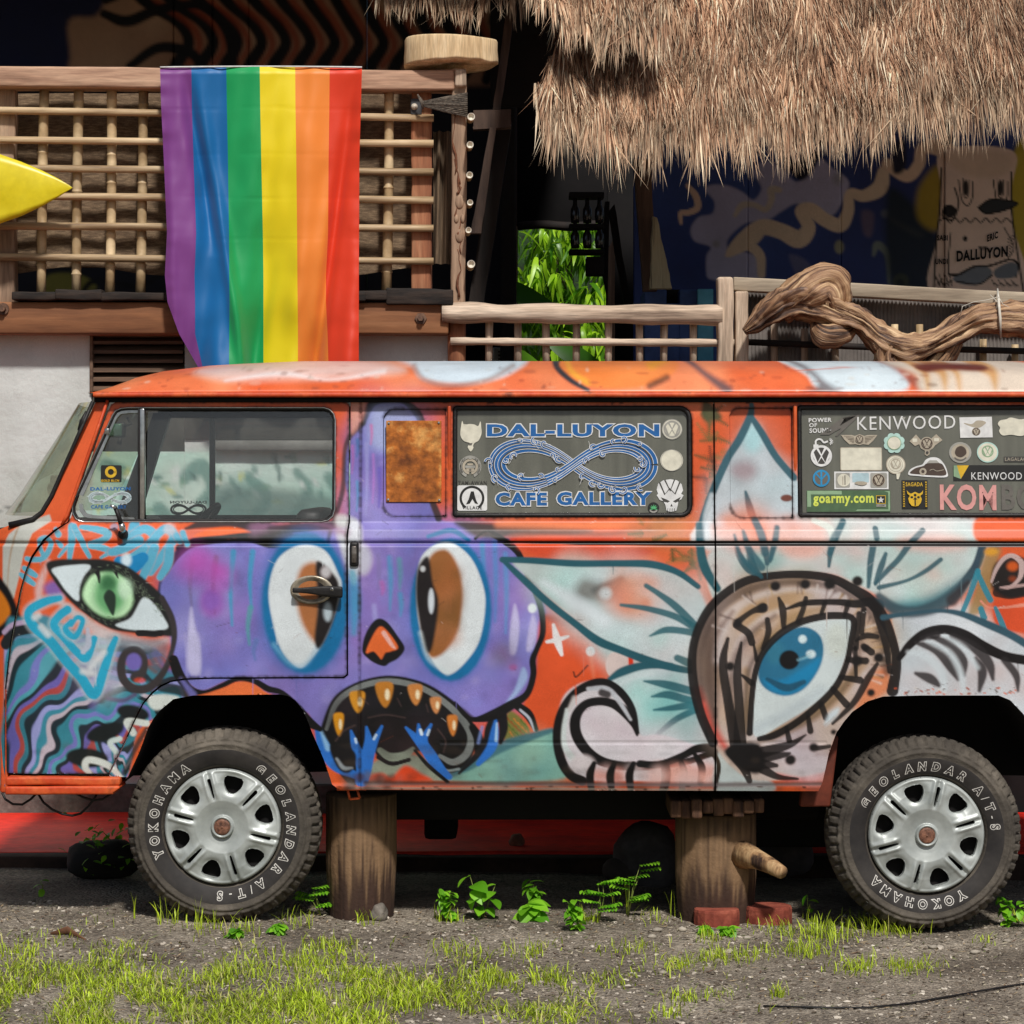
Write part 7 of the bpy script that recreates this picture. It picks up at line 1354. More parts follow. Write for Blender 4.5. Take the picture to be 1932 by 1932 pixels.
mesh('lower_rail', *tubev([at(1400, 645, YB + .04), at(1640, 655, YB + .04), at(1990, 664, YB + .04)], .014, 10), M_DKWOOD, TR)
for k, (x, y) in enumerate(((1461, 600), (1518, 620), (1576, 640), (1688, 612), (1735, 612), (1785, 610), (1855, 640), (1915, 650))): mesh('baluster', *tubev([at(x, y, YB + .07), at(x, 720, YB + .07)], .0155, 10), M_BAM if x > 1650 else M_GREYUP, TR)
# ------------------------------------------------------------------ driftwood
def driftmat():
    m, nt, N, L, P = nodes('driftwood'); tc = N.new('ShaderNodeTexCoord'); at_ = N.new('ShaderNodeAttribute'); at_.attribute_name = 'paint'
    n1 = N.new('ShaderNodeTexNoise'); n1.inputs['Scale'].default_value = 1; n1.inputs['Detail'].default_value = 9; n1.inputs['Roughness'].default_value = .62; n1.inputs['Distortion'].default_value = .8; L.new(at_.outputs['Color'], n1.inputs[0])
    rp = N.new('ShaderNodeValToRGB'); e = rp.color_ramp.elements; e[0].position, e[1].position = .34, .68; e[0].color = (*lin3((38, 26, 20)), 1); e[1].color = (*lin3((222, 190, 148)), 1)
    for p, c in ((.43, (98, 70, 52)), (.50, (150, 114, 84)), (.57, (182, 146, 110))): q = e.new(p); q.color = (*lin3(c), 1)
    L.new(n1.outputs[0], rp.inputs[0]); L.new(rp.outputs[0], P.inputs['Base Color']); P.inputs['Roughness'].default_value = .55
    bp = N.new('ShaderNodeBump'); bp.inputs['Strength'].default_value = .9; bp.inputs['Distance'].default_value = .02; L.new(n1.outputs[0], bp.inputs['Height']); L.new(bp.outputs[0], P.inputs['Normal']); return m
M_DRIFT = driftmat()
def drift(name, path, rad, parent, n=44, sub=8, seed=0, amp=.021):
    P_ = catmull([tuple(p) + (r,) for p, r in zip(path, rad)], False, sub); V, C_ = [], []; m_ = len(P_); a = Vector((0, 0, 1)); s = 0
    for i in range(m_):
        p = Vector(P_[i][:3]); t = (Vector(P_[min(i + 1, m_ - 1)][:3]) - Vector(P_[max(i - 1, 0)][:3])).normalized(); a = (a - t * a.dot(t)).normalized(); b = t.cross(a)
        if i: s += (p - Vector(P_[i - 1][:3])).length
        for j in range(n):
            an = 2 * math.pi * j / n; d = a * math.cos(an) + b * math.sin(an); tw = an + s * .7 + seed
            g_ = mnoise.noise(Vector((math.cos(tw) * 3.2, math.sin(tw) * 3.2, s * 1.6 + seed))) + .6 * mnoise.noise(Vector((math.cos(tw) * 8, math.sin(tw) * 8, s * 2.5 + seed))) + .35 * mnoise.noise(Vector((math.cos(tw) * 18, math.sin(tw) * 18, s * 4)))
            r = max(.004, P_[i][3] + g_ * amp * min(1, P_[i][3] / .05)); pp = p + d * r; r = max(.004, r + (.022 * mnoise.noise(pp * 8 + Vector((seed, 0, 0))) + .011 * mnoise.noise(pp * 19) + .005 * mnoise.noise(pp * 45)) * min(1, P_[i][3] / .05)); V.append(tuple(p + d * r)); C_.append((math.cos(tw) * 2.6 + 5, math.sin(tw) * 2.6 + 5, s * 3.6 + seed * 3))
    Fc = [(i * n + j, i * n + (j + 1) % n, (i + 1) * n + (j + 1) % n, (i + 1) * n + j) for i in range(m_ - 1) for j in range(n)] + [tuple(range(n - 1, -1, -1)), tuple((m_ - 1) * n + j for j in range(n))]
    return mesh(name, V, Fc, M_DRIFT, parent, True, np.array(C_))
DW = thing('driftwood', at(1660, 690, YB - .14), 'gnarled brown driftwood branch resting on the terrace railing above the van', 'driftwood'); YD = YB - .14
drift('main_branch', [at(1404, 626, YD), at(1428, 610, YD), at(1456, 586, YD), at(1496, 568, YD), at(1540, 574, YD), at(1580, 590, YD), at(1625, 608, YD - .01), at(1656, 636, YD), at(1700, 656, YD), at(1750, 652, YD), at(1800, 626, YD), at(1850, 604, YD), at(1905, 600, YD), at(1965, 606, YD), at(2030, 616, YD)],
      [.012, .035, .062, .078, .080, .064, .056, .060, .058, .056, .054, .062, .070, .072, .05], DW, 48, 9, 1)
drift('knob', [at(1470, 590, YD), at(1500, 564, YD), at(1530, 544, YD), at(1558, 534, YD), at(1572, 550, YD + .01), at(1578, 578, YD + .02), at(1588, 600, YD + .02)], [.05, .072, .085, .080, .080, .070, .04], DW, 44, 9, 4, .016)
drift('burl', [at(1538, 610, YD + .02), at(1545, 625, YD), at(1562, 634, YD - .01), at(1590, 632, YD), at(1612, 618, YD + .02)], [.02, .046, .052, .044, .02], DW, 30, 8, 7, .006)
drift('stub', [at(1690, 650, YD), at(1676, 676, YD), at(1690, 700, YD), at(1720, 712, YD)], [.05, .058, .06, .05], DW, 36, 8, 9); drift('stub', [at(1800, 640, YD + .02), at(1780, 672, YD + .02), at(1750, 700, YD + .02)], [.036, .046, .05], DW, 30, 8, 12)
M_STR = flat('white_string', (206, 200, 186), .7)
STG = thing('string_tie', at(1884, 640, YD - .09), 'white string tied round the driftwood and the plank rail', 'string')
mesh('string_loop', *tubev([at(1882, 545, YB - .02), at(1884, 565, YD - .06), at(1887, 600, YD - .085), at(1888, 638, YD - .06)], [.004, .006, .0065, .004], 7), M_STR, STG)
for pts in ([(1812, 595), (1816, 578), (1836, 570), (1862, 566), (1884, 560)], [(1884, 560), (1892, 574), (1908, 582)], [(1868, 556), (1882, 570), (1880, 585)]): mesh('string_end', *tubev([at(x, y, YD - .06) for x, y in pts], .0016, 5), M_STR, STG)
# ------------------------------------------------------------------ walls at the back: two murals
def muralwall(name, C_, px0, px1, py0, py1, Y, label, step=3, seams=()):
    root = thing(name, at((px0 + px1) / 2, py1, Y), label, 'wall'); k = (DV + Y) / F; ed = [px0] + list(seams) + [px1]
    for q, (a_, b_) in enumerate(zip(ed[:-1], ed[1:])):
        xs, ys = np.linspace(a_ + .5, b_ - .5, max(2, int((b_ - a_) / step))), np.arange(py0, py1, step); X, Y_ = np.meshgrid(xs, ys); X, Y_ = X.ravel(), Y_.ravel(); dp = .006 * ((q * 7) % 3)
        V = np.c_[(X - 966) * k, np.full(len(X), Y + dp), EYE + (HOR - Y_) * k]; n, m_ = len(xs), len(ys); i = np.arange(n * m_).reshape(m_, n)
        o = mesh('wall_panel', V, np.stack([i[:-1, :-1], i[1:, :-1], i[1:, 1:], i[:-1, 1:]], -1).reshape(-1, 4), M_MURAL, root, True, C_.sample(X, Y_)); sm = o.modifiers.new('thickness', 'SOLIDIFY'); sm.thickness = .05; sm.offset = -1
    return root
C2 = Canvas(1190, 200, 2060, 760, (60, 80, 146), 1.5)
M2 = lambda pts, c, s=8, a=1: C2.blob('m', pts, c, s, a)
L2 = lambda pts, w, c, s=6, a=1: C2.line('m', pts, w, c, s, a)
C2.mottle('P', [(1190, 230), (2000, 230), (2000, 700), (1190, 700)], [(32, 42, 88), (62, 86, 150), (42, 56, 116)], 80, 60, 1, .5, 2)
M2([(315, 310), (350, 285), (430, 290), (500, 320), (560, 360), (600, 300), (560, 220), (620, 160), (700, 200), (780, 270), (860, 200), (900, 150), (960, 200), (1040, 260), (1030, 330), (960, 440), (860, 420), (780, 380), (700, 420), (620, 470), (520, 480), (430, 560), (420, 650), (330, 740), (320, 650), (340, 600), (260, 570), (240, 510), (280, 450), (350, 430), (360, 370)], (176, 174, 206), 10)
M2([(400, 640), (560, 640), (600, 760), (330, 760)], (176, 174, 206), 10); M2([(740, 640), (830, 670), (860, 760), (790, 760)], (96, 100, 140), 12)
L2([(600, 740), (590, 640), (520, 590), (440, 630), (500, 560), (600, 500), (700, 520), (790, 560), (840, 500), (800, 420), (850, 410), (920, 460), (1000, 490), (1040, 420), (1050, 330), (1120, 340), (1200, 300), (1220, 220)], [40, 50, 50, 40, 60, 80, 80, 90, 70, 60, 70, 70, 70, 60, 50, 60, 80, 60], (222, 200, 178), 6)
M2([(415, 650), (470, 560), (560, 500), (640, 470), (600, 560), (520, 620)], (222, 200, 178), 6); M2([(700, 110), (780, 160), (860, 110), (900, 130), (830, 250), (760, 240)], (14, 18, 34), 14)
L2([(225, 290), (265, 340), (275, 400), (230, 425), (190, 430), (190, 480)], [24, 34, 34, 30, 26, 16], (232, 200, 178), 4); L2([(465, 440), (500, 390), (560, 385), (620, 410), (650, 360), (650, 310), (690, 310)], [20, 34, 28, 30, 34, 40, 30], (200, 188, 178), 6)
L2([(1240, 180), (1340, 240), (1400, 180), (1420, 100), (1520, 100), (1650, 210), (1800, 220), (1870, 150)], [60, 60, 60, 60, 90, 90, 80, 60], (224, 196, 174), 8)
M2([(1270, 80), (1330, 60), (1330, 200), (1270, 220)], (24, 26, 46), 14); M2([(1270, 460), (1420, 530), (1380, 545), (1280, 480)], (130, 132, 140), 20, .8); C2.ell('m', 995, 600, 24, 34, (150, 150, 130), 10); L2([(1170, 640), (1190, 590), (1240, 640), (1250, 780)], [14, 40, 30, 16], (120, 132, 130), 10); C2.ell('m', 1310, 770, 40, 36, (150, 160, 120), 10); C2.ell('m', 1305, 785, 22, 22, (60, 70, 60), 8)
M2([(1110, 420), (1170, 430), (1160, 540), (1120, 530)], (110, 96, 120), 16, .8); C2.ell('m', 370, 585, 18, 18, (150, 150, 160), 12, .8); C2.ell('m', 990, 255, 26, 30, (150, 150, 160), 20, .8); C2.ell('m', 1230, 430, 20, 20, (120, 126, 140), 14, .8)
M2([(1250, 300), (1500, 560), (1480, 800), (1260, 800)], (20, 34, 44), 30, .9); M2([(1400, 300), (1510, 190), (1510, 500), (1400, 460)], (176, 150, 40), 26, .9)
M2([(1880, 120), (2050, 120), (2050, 830), (1900, 830)], (190, 170, 40), 12, .9)
M2([(1520, 110), (1870, 110), (1870, 300), (1880, 500), (1930, 830), (1470, 830), (1490, 560), (1510, 300)], (232, 208, 196), 5, 1)
M2([(1530, 120), (1860, 120), (1860, 220), (1700, 250), (1560, 190)], (220, 194, 174), 20, .8)
K2 = lambda pts, w, s=2: C2.line('m', pts, w, (18, 16, 20), s)
K2([(1515, 200), (1505, 420), (1490, 560), (1475, 830)], 10); K2([(1868, 220), (1870, 420), (1900, 640), (1930, 830)], 10); K2([(1580, 300), (1600, 380), (1570, 460), (1520, 440), (1540, 390), (1585, 410), (1570, 440)], 9); C2.ell('m', 1555, 420, 30, 34, (30, 26, 30), 5)
for cx in (1636, 1812):
    K2([(cx - 36, 260), (cx - 20, 360), (cx + 10, 390), (cx + 34, 350), (cx + 36, 270)], 7); C2.ell('m', cx, 300, 14, 40, (40, 34, 36), 4); K2([(cx - 14, 250), (cx - 10, 340), (cx + 12, 340), (cx + 16, 260)], 5)
C2.blob('m', [(1700, 400), (1760, 360), (1830, 362), (1900, 380), (1830, 415), (1740, 430)], (44, 48, 54), 5); K2([(1700, 400), (1760, 360), (1830, 362), (1900, 380), (1830, 415), (1740, 430), (1700, 400)], 9)
K2([(1500, 470)] + [(1530 + 26 * i, 455 + (22 if i % 2 else 0)) for i in range(14)], 7); K2([(1560, 530), (1550, 640), (1550, 740)], 7); C2.ell('m', 1633, 558, 12, 14, (20, 18, 22), 3); K2([(1700, 604), (1725, 612), (1745, 604), (1720, 598), (1700, 604)], 6); K2([(1830, 500), (1880, 600), (1850, 660)], 6)
C2.blob('m', [(1570, 760), (1650, 710), (1740, 700), (1770, 740), (1700, 790), (1620, 790)], (120, 128, 140), 5); K2([(1550, 740), (1600, 740), (1680, 700), (1760, 695), (1860, 665), (1900, 690), (1890, 750)], 12); K2([(1590, 775), (1700, 790), (1770, 745)], 8); C2.blob('m', [(1780, 720), (1850, 680), (1895, 690), (1890, 750), (1800, 760)], (110, 118, 130), 5)
for i in range(10): K2([(1480 + 8 * i, 740 + (i % 3) * 22), (1496 + 8 * i, 770 + (i % 2) * 20), (1490 + 7 * i, 800)], 5)
for i in range(12): K2([(1770 + 11 * i, 770 + (i % 3) * 10), (1784 + 11 * i, 800)], 5)
for i in range(6): K2([(1880 - 3 * i, 540 + 20 * i), (1852, 560 + 18 * i)], 5)
muralwall('blue_mural_wall', C2, 1195, 2055, 205, 755, 4.4, 'dark blue mural wall with pale winding snakes and a lettered figure, under the thatch', 3, (1411, 1587, 1783))
# lettering painted on the figure
def wall_text(st, x0, y0, x1, y1, Y, parent, tilt=0):
    V, Fc = text_geo(st, .04); lo, hi = V.min(0), V.max(0); u = (V[:, 0] - lo[0]) / (hi[0] - lo[0]); v = (V[:, 1] - lo[1]) / (hi[1] - lo[1]); ox, oy, k = FR['m']
    return mesh('painted_word', [at(ox + k * (x0 + a * (x1 - x0)), oy + k * (y1 - b * (y1 - y0) + tilt * a), Y) for a, b in zip(u, v)], Fc, flat('black_wall_paint', (16, 14, 18), .8), parent, False)
MWALL = bpy.data.objects['blue_mural_wall']
wall_text('DALLUYON', 1590, 620, 1850, 676, 4.388, MWALL, -26); wall_text('SABI', 1490, 540, 1545, 568, 4.388, MWALL); wall_text('UNDI', 1482, 660, 1545, 688, 4.388, MWALL); wall_text('ERIC', 1745, 540, 1800, 575, 4.388, MWALL, -20)
C1 = Canvas(-60, -120, 980, 640, (206, 164, 130), 2.0)
C1.mottle('P', [(-60, -100), (980, -100), (980, 200), (-60, 200)], [(180, 134, 104), (222, 184, 150), (166, 100, 70)], 60, 60, 1, .5, 3)
C1.blob('P', [(-60, -120), (210, -120), (190, 20), (130, 40), (118, 140), (-60, 160)], (26, 32, 70), 8)
for k in range(15):
    x = 330 + k * 46; C1.line('P', [(x - 120 + 10 * k, -60), (x - 60 + 6 * k, 0), (x + 6, 40), (x + 26, 80), (x + 4, 120), (x - 10, 150)], [18, 22, 24, 22, 26, 20], (20, 16, 18), 4); C1.line('P', [(x - 80 + 8 * k, -60), (x - 34 + 5 * k, 0), (x + 28, 44), (x + 46, 86), (x + 24, 124)], [6, 12, 14, 14, 12], (176, 72, 40), 6, .8)
C1.line('P', [(196, 26), (240, 40), (300, 18), (380, 10), (430, 60), (440, 130)], [16, 22, 20, 18, 22, 20], (20, 16, 18), 4); C1.line('P', [(200, 0), (260, -20), (340, -30)], 16, (20, 16, 18), 4); C1.line('P', [(245, 125), (300, 90), (360, 100), (380, 130)], [16, 20, 20, 14], (20, 16, 18), 4)
C1.blob('P', [(-60, 160), (980, 160), (980, 640), (-60, 640)], (28, 26, 34), 10, 1, False); C1.blob('P', [(90, 520), (150, 518), (180, 545), (90, 560)], (150, 140, 60), 5); C1.line('P', [(150, 560), (180, 530), (260, 540), (300, 520)], 10, (20, 16, 18), 4)
muralwall('striped_mural_wall', C1, -520, 975, -115, 635, 4.6, 'dark mural wall of brown and black wavy stripes above the balcony', 4, (327, 400, 470, 692))
# ------------------------------------------------------------------ dark room between: shading ceiling, floors, posts, leaning timbers
def S(name, m, px0, px1, Y0, Y1, py0, py1): return tag(mesh(name, *bevbox(*wpl(px0, px1, Y0, Y1, py0, py1), .01, 1), m, None), None, None, None, 'structure')
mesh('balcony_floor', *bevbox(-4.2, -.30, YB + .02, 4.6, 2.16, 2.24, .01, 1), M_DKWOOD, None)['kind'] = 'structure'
mesh('terrace_floor', *bevbox(-.29, 4.4, YB + .02, 6.2, 1.82, 1.94, .01, 1), mat('pale_floor_boards', (150, 130, 106), (190, 170, 142), .8, 3, (1, 8, 1)), None)['kind'] = 'structure'  # out of sight; made pale to bounce sunlight onto the mural wall
mesh('upper_ceiling', *bevbox(-4.6, .45, 2.1, 5.2, 4.30, 4.42, .01, 1), M_DKWOOD, None)['kind'] = 'structure'  # unseen slab added to keep the balcony room in shade
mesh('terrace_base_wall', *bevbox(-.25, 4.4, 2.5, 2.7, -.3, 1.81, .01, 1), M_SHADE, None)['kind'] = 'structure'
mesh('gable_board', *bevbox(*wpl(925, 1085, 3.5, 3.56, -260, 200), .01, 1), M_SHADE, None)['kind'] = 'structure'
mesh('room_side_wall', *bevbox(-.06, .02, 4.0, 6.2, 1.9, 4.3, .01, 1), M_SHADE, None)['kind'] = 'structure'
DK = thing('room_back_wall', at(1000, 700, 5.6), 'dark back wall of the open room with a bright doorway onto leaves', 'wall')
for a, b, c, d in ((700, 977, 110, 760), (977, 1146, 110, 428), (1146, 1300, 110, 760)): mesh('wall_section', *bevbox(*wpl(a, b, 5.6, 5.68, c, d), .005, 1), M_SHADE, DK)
mesh('doorway_fringe', *bevbox(*wpl(975, 1146, 5.55, 5.62, 418, 432), .01, 1, 10, .015, 0, 3), M_DKWOOD, DK)
def lean(name, m, label, cat, quad, Y, th=.07, group=None, jit=.004):
    """a leaning board: four picture corners (tl, tr, br, bl) at depth Y"""
    tl, tr_, br, bl = [at(x, y, Y) for x, y in quad]; n = 10; V = []
    for i in range(n + 1):
        t = i / n; a, b = tl.lerp(bl, t), tr_.lerp(br, t); w = mnoise.noise(Vector((t * 6, Y, 0))) * jit
        V += [a + Vector((w, 0, 0)), b + Vector((w, 0, 0)), b + Vector((w, th, 0)), a + Vector((w, th, 0))]
    Fc = [(i * 4 + j, i * 4 + (j + 1) % 4, (i + 1) * 4 + (j + 1) % 4, (i + 1) * 4 + j) for i in range(n) for j in range(4)] + [(3, 2, 1, 0), tuple(n * 4 + j for j in range(4))]
    return tag(mesh(name, V, [f[::-1] for f in Fc], m, None, False), label, cat, group)
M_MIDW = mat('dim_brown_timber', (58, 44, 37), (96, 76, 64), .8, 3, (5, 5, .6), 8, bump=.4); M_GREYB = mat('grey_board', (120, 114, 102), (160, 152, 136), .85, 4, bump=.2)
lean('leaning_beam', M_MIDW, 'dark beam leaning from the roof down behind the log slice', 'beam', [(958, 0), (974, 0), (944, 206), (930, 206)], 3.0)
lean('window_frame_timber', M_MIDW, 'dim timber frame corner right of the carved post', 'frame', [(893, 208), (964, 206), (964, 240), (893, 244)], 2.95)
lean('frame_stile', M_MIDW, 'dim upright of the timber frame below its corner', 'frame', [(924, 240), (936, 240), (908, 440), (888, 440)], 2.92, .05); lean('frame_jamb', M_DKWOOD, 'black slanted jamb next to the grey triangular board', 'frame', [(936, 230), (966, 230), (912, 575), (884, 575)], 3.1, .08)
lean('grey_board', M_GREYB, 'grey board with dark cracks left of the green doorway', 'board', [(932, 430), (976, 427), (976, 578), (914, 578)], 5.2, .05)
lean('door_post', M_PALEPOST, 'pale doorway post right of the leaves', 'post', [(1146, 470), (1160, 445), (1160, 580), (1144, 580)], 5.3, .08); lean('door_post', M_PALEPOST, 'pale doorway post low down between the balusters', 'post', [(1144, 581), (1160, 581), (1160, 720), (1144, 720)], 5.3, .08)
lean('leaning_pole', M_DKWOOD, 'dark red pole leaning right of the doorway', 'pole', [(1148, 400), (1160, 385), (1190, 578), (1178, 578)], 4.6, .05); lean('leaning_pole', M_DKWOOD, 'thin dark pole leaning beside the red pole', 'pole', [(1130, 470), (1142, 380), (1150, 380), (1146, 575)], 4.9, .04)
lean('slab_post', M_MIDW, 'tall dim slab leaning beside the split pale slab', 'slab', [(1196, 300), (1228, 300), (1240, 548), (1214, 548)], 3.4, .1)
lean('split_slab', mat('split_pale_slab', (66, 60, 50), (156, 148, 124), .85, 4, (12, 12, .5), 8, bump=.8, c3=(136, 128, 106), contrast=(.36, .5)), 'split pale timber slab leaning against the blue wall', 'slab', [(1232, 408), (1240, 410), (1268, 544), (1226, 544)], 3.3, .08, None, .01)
g = new(); v, f = bevbox(*wpl(1216, 1258, 3.6, 4.0, 546, 700), .01); add(g, v, f); v, f = bevbox(*wpl(1282, 1364, 3.6, 4.0, 546, 700), .01); add(g, v, f); v, f = bevbox(*wpl(1257, 1283, 3.6, 4.0, 572, 700), .01); add(g, v, f)
BX = thing('blue_counter', at(1290, 700, 3.6), 'blue painted counter with a square notch behind the low railing', 'counter')
build('counter_body', g, [mat('blue_counter_paint', (40, 62, 110), (64, 92, 150), .7, 4)], BX, False); mesh('pale_blue_leg', *bevbox(*wpl(1316, 1346, 3.55, 3.59, 545, 720), .006), mat('pale_blue_paint', (70, 140, 170), (96, 170, 196), .7, 4), BX); mesh('notch_back', *bevbox(*wpl(1257, 1283, 3.75, 3.8, 546, 572), .002), M_SHADE, BX)
# hanging rack of bottles
HR = thing('bottle_rack', at(1108, 495, 4.2), 'dark hanging rack with glinting bottles above the leaves', 'rack')
M_BOT = flat('dark_bottle_glass', (52, 50, 50), .12, .3, .8)
for y0, y1 in ((362, 372), (422, 430), (470, 478), (484, 518)): mesh('rack_bar', *bevbox(*wpl(1074 if y0 < 480 else 1106, 1140, 4.16, 4.3, y0, y1), .004), M_SHADE, HR)
for yb in (421, 469):
    for k in range(3):
        c = at(1085 + 23 * k, yb, 4.2); v, f = tubev([c, c + Vector((0, 0, .03)), c + Vector((0, 0, .07)), c + Vector((0, 0, .09)), c + Vector((0, 0, .13))], [.020, .024, .022, .012, .009], 12); mesh('bottle', v, f, M_BOT, HR)
tag(mesh('white_meter_box', *bevbox(*wpl(930, 968, 5.1, 5.3, 655, 712), .008), flat('white_box_enamel', (206, 206, 200), .5), None), 'small white slatted box low behind the railing', 'box'); 
for k in range(4): mesh('slat', *bevbox(*wpl(940, 960, 5.08, 5.1, 662 + 7 * k, 665 + 7 * k), .001), M_MIDW, bpy.data.objects['white_meter_box'])
# ------------------------------------------------------------------ leaves beyond the doorway
def leafmat(name, a, b, rough=.4, tr=.45):
    m, nt, N, L, P = nodes(name); oi = N.new('ShaderNodeObjectInfo'); rp = N.new('ShaderNodeValToRGB'); e = rp.color_ramp.elements; e[0].color = (*lin3(a), 1); e[1].color = (*lin3(b), 1); L.new(oi.outputs['Random'], rp.inputs[0])
    L.new(rp.outputs[0], P.inputs['Base Color']); P.inputs['Roughness'].default_value = rough; out = N['Material Output']; t = N.new('ShaderNodeBsdfTranslucent'); L.new(rp.outputs[0], t.inputs[0]); mx = N.new('ShaderNodeMixShader'); mx.inputs[0].default_value = tr; L.new(P.outputs[0], mx.inputs[1]); L.new(t.outputs[0], mx.inputs[2]); L.new(mx.outputs[0], out.inputs[0]); return m
M_LEAF = leafmat('mango_leaf', (70, 130, 12), (200, 246, 56), .35, .5)
def leaf_mesh(name, Ln, W, droop, m, seg=6, fold=.25):
    V, Fc = [], []
    for i in range(seg + 1):
        t = i / seg; w = W * math.sin(math.pi * min(1, t * .92 + .06)) ** .8 * (1 - t * .25); x = Ln * t; z = -droop * Ln * t * t
        V += [(x, -w, z + fold * w), (x, 0, z), (x, w, z + fold * w)]
    for i in range(seg): a = i * 3; Fc += [(a, a + 1, a + 4, a + 3), (a + 1, a + 2, a + 5, a + 4)]
    me = bpy.data.meshes.new(name); me.from_pydata(V, [], Fc); me.materials.append(m); me.polygons.foreach_set('use_smooth', [True] * len(Fc)); me.update(); return me
LM = [leaf_mesh('leaf', .20, .030, .9, M_LEAF), leaf_mesh('leaf', .17, .026, .6, M_LEAF), leaf_mesh('leaf', .22, .026, 1.2, M_LEAF)]
def leaf(parent, me, p, yaw, pitch, roll=0, s=1):
    o = bpy.data.objects.new('leaf', me); COL.objects.link(o); o.parent = parent; o.location = Vector(p) - BASE[parent.name]; o.rotation_euler = (roll, pitch, yaw); o.scale = (s, s, s); return o
TREE = thing('mango_tree', at(1060, 900, 8.6), 'bright green drooping leaf tree seen through the doorway', 'tree'); rg = random.Random(9); LX = [[], []]
mesh('trunk', *tubev([at(1065, 1200, 9.0), at(1060, 700, 9.0), at(1070, 300, 9.0)], [.09, .08, .05], 10), M_MIDW, TREE)
for k in range(150):
    near_ = k < 33; c = at(rg.uniform(955, 1165), 408 + 290 * ((k * 7) % 33) / 33 + rg.uniform(-14, 14), (8.2 if near_ else 8.6) + rg.uniform(-.2, .3))
    if near_: mesh('twig', *tubev([c + Vector((rg.uniform(-.1, .1), .5, -.1)), c], [.008, .004], 4), M_MIDW, TREE)
    for j in range(9):
        a = (LM[rg.randrange(3)], c + Vector((rg.uniform(-.04, .04), rg.uniform(-.04, .04), rg.uniform(-.04, .04))), rg.uniform(0, 6.28), rg.uniform(-.2, 1.1), rg.uniform(-.4, .4), rg.uniform(.45, .78))
        if near_: leaf(TREE, *a)
        else:
            M4 = Matrix.Translation(a[1]) @ Matrix.Rotation(a[2], 4, 'Z') @ Matrix.Rotation(a[3], 4, 'Y') @ Matrix.Rotation(a[4], 4, 'X') @ Matrix.Scale(a[5], 4); n0 = len(LX[0]); LX[0] += [tuple(M4 @ v.co) for v in a[0].vertices]; LX[1] += [tuple(n0 + q for q in p.vertices) for p in a[0].polygons]
mesh('foliage', LX[0], LX[1], M_LEAF, TREE)['kind'] = 'stuff'
BP = thing('banana_plant', at(985, 700, 6.2), 'broad bright green banana leaves low behind the log railing', 'plant'); M_BAN = leafmat('banana_leaf', (70, 140, 20), (130, 190, 30), .4, .4)
BL_ = leaf_mesh('leaf', .5, .07, .25, M_BAN, 12, .15)
for p, yaw, pit, roll in ((at(880, 528, 5.0), -.1, .20, 1.2), (at(940, 650, 6.0), .2, .5, 1.0), (at(1030, 640, 6.0), -.3, .5, 1.2)): leaf(BP, BL_, p, yaw, pit, roll)
tag(mesh('garden_hedge', *bevbox(-1.6, 3.6, 9.9, 10.2, -.2, 3.6, .1, 2, 20, .06, 0, 3), mat('dark_hedge', (10, 24, 6), (34, 70, 14), .8, 12, bump=1), None), 'dark green growth far behind the doorway leaves', 'hedge')
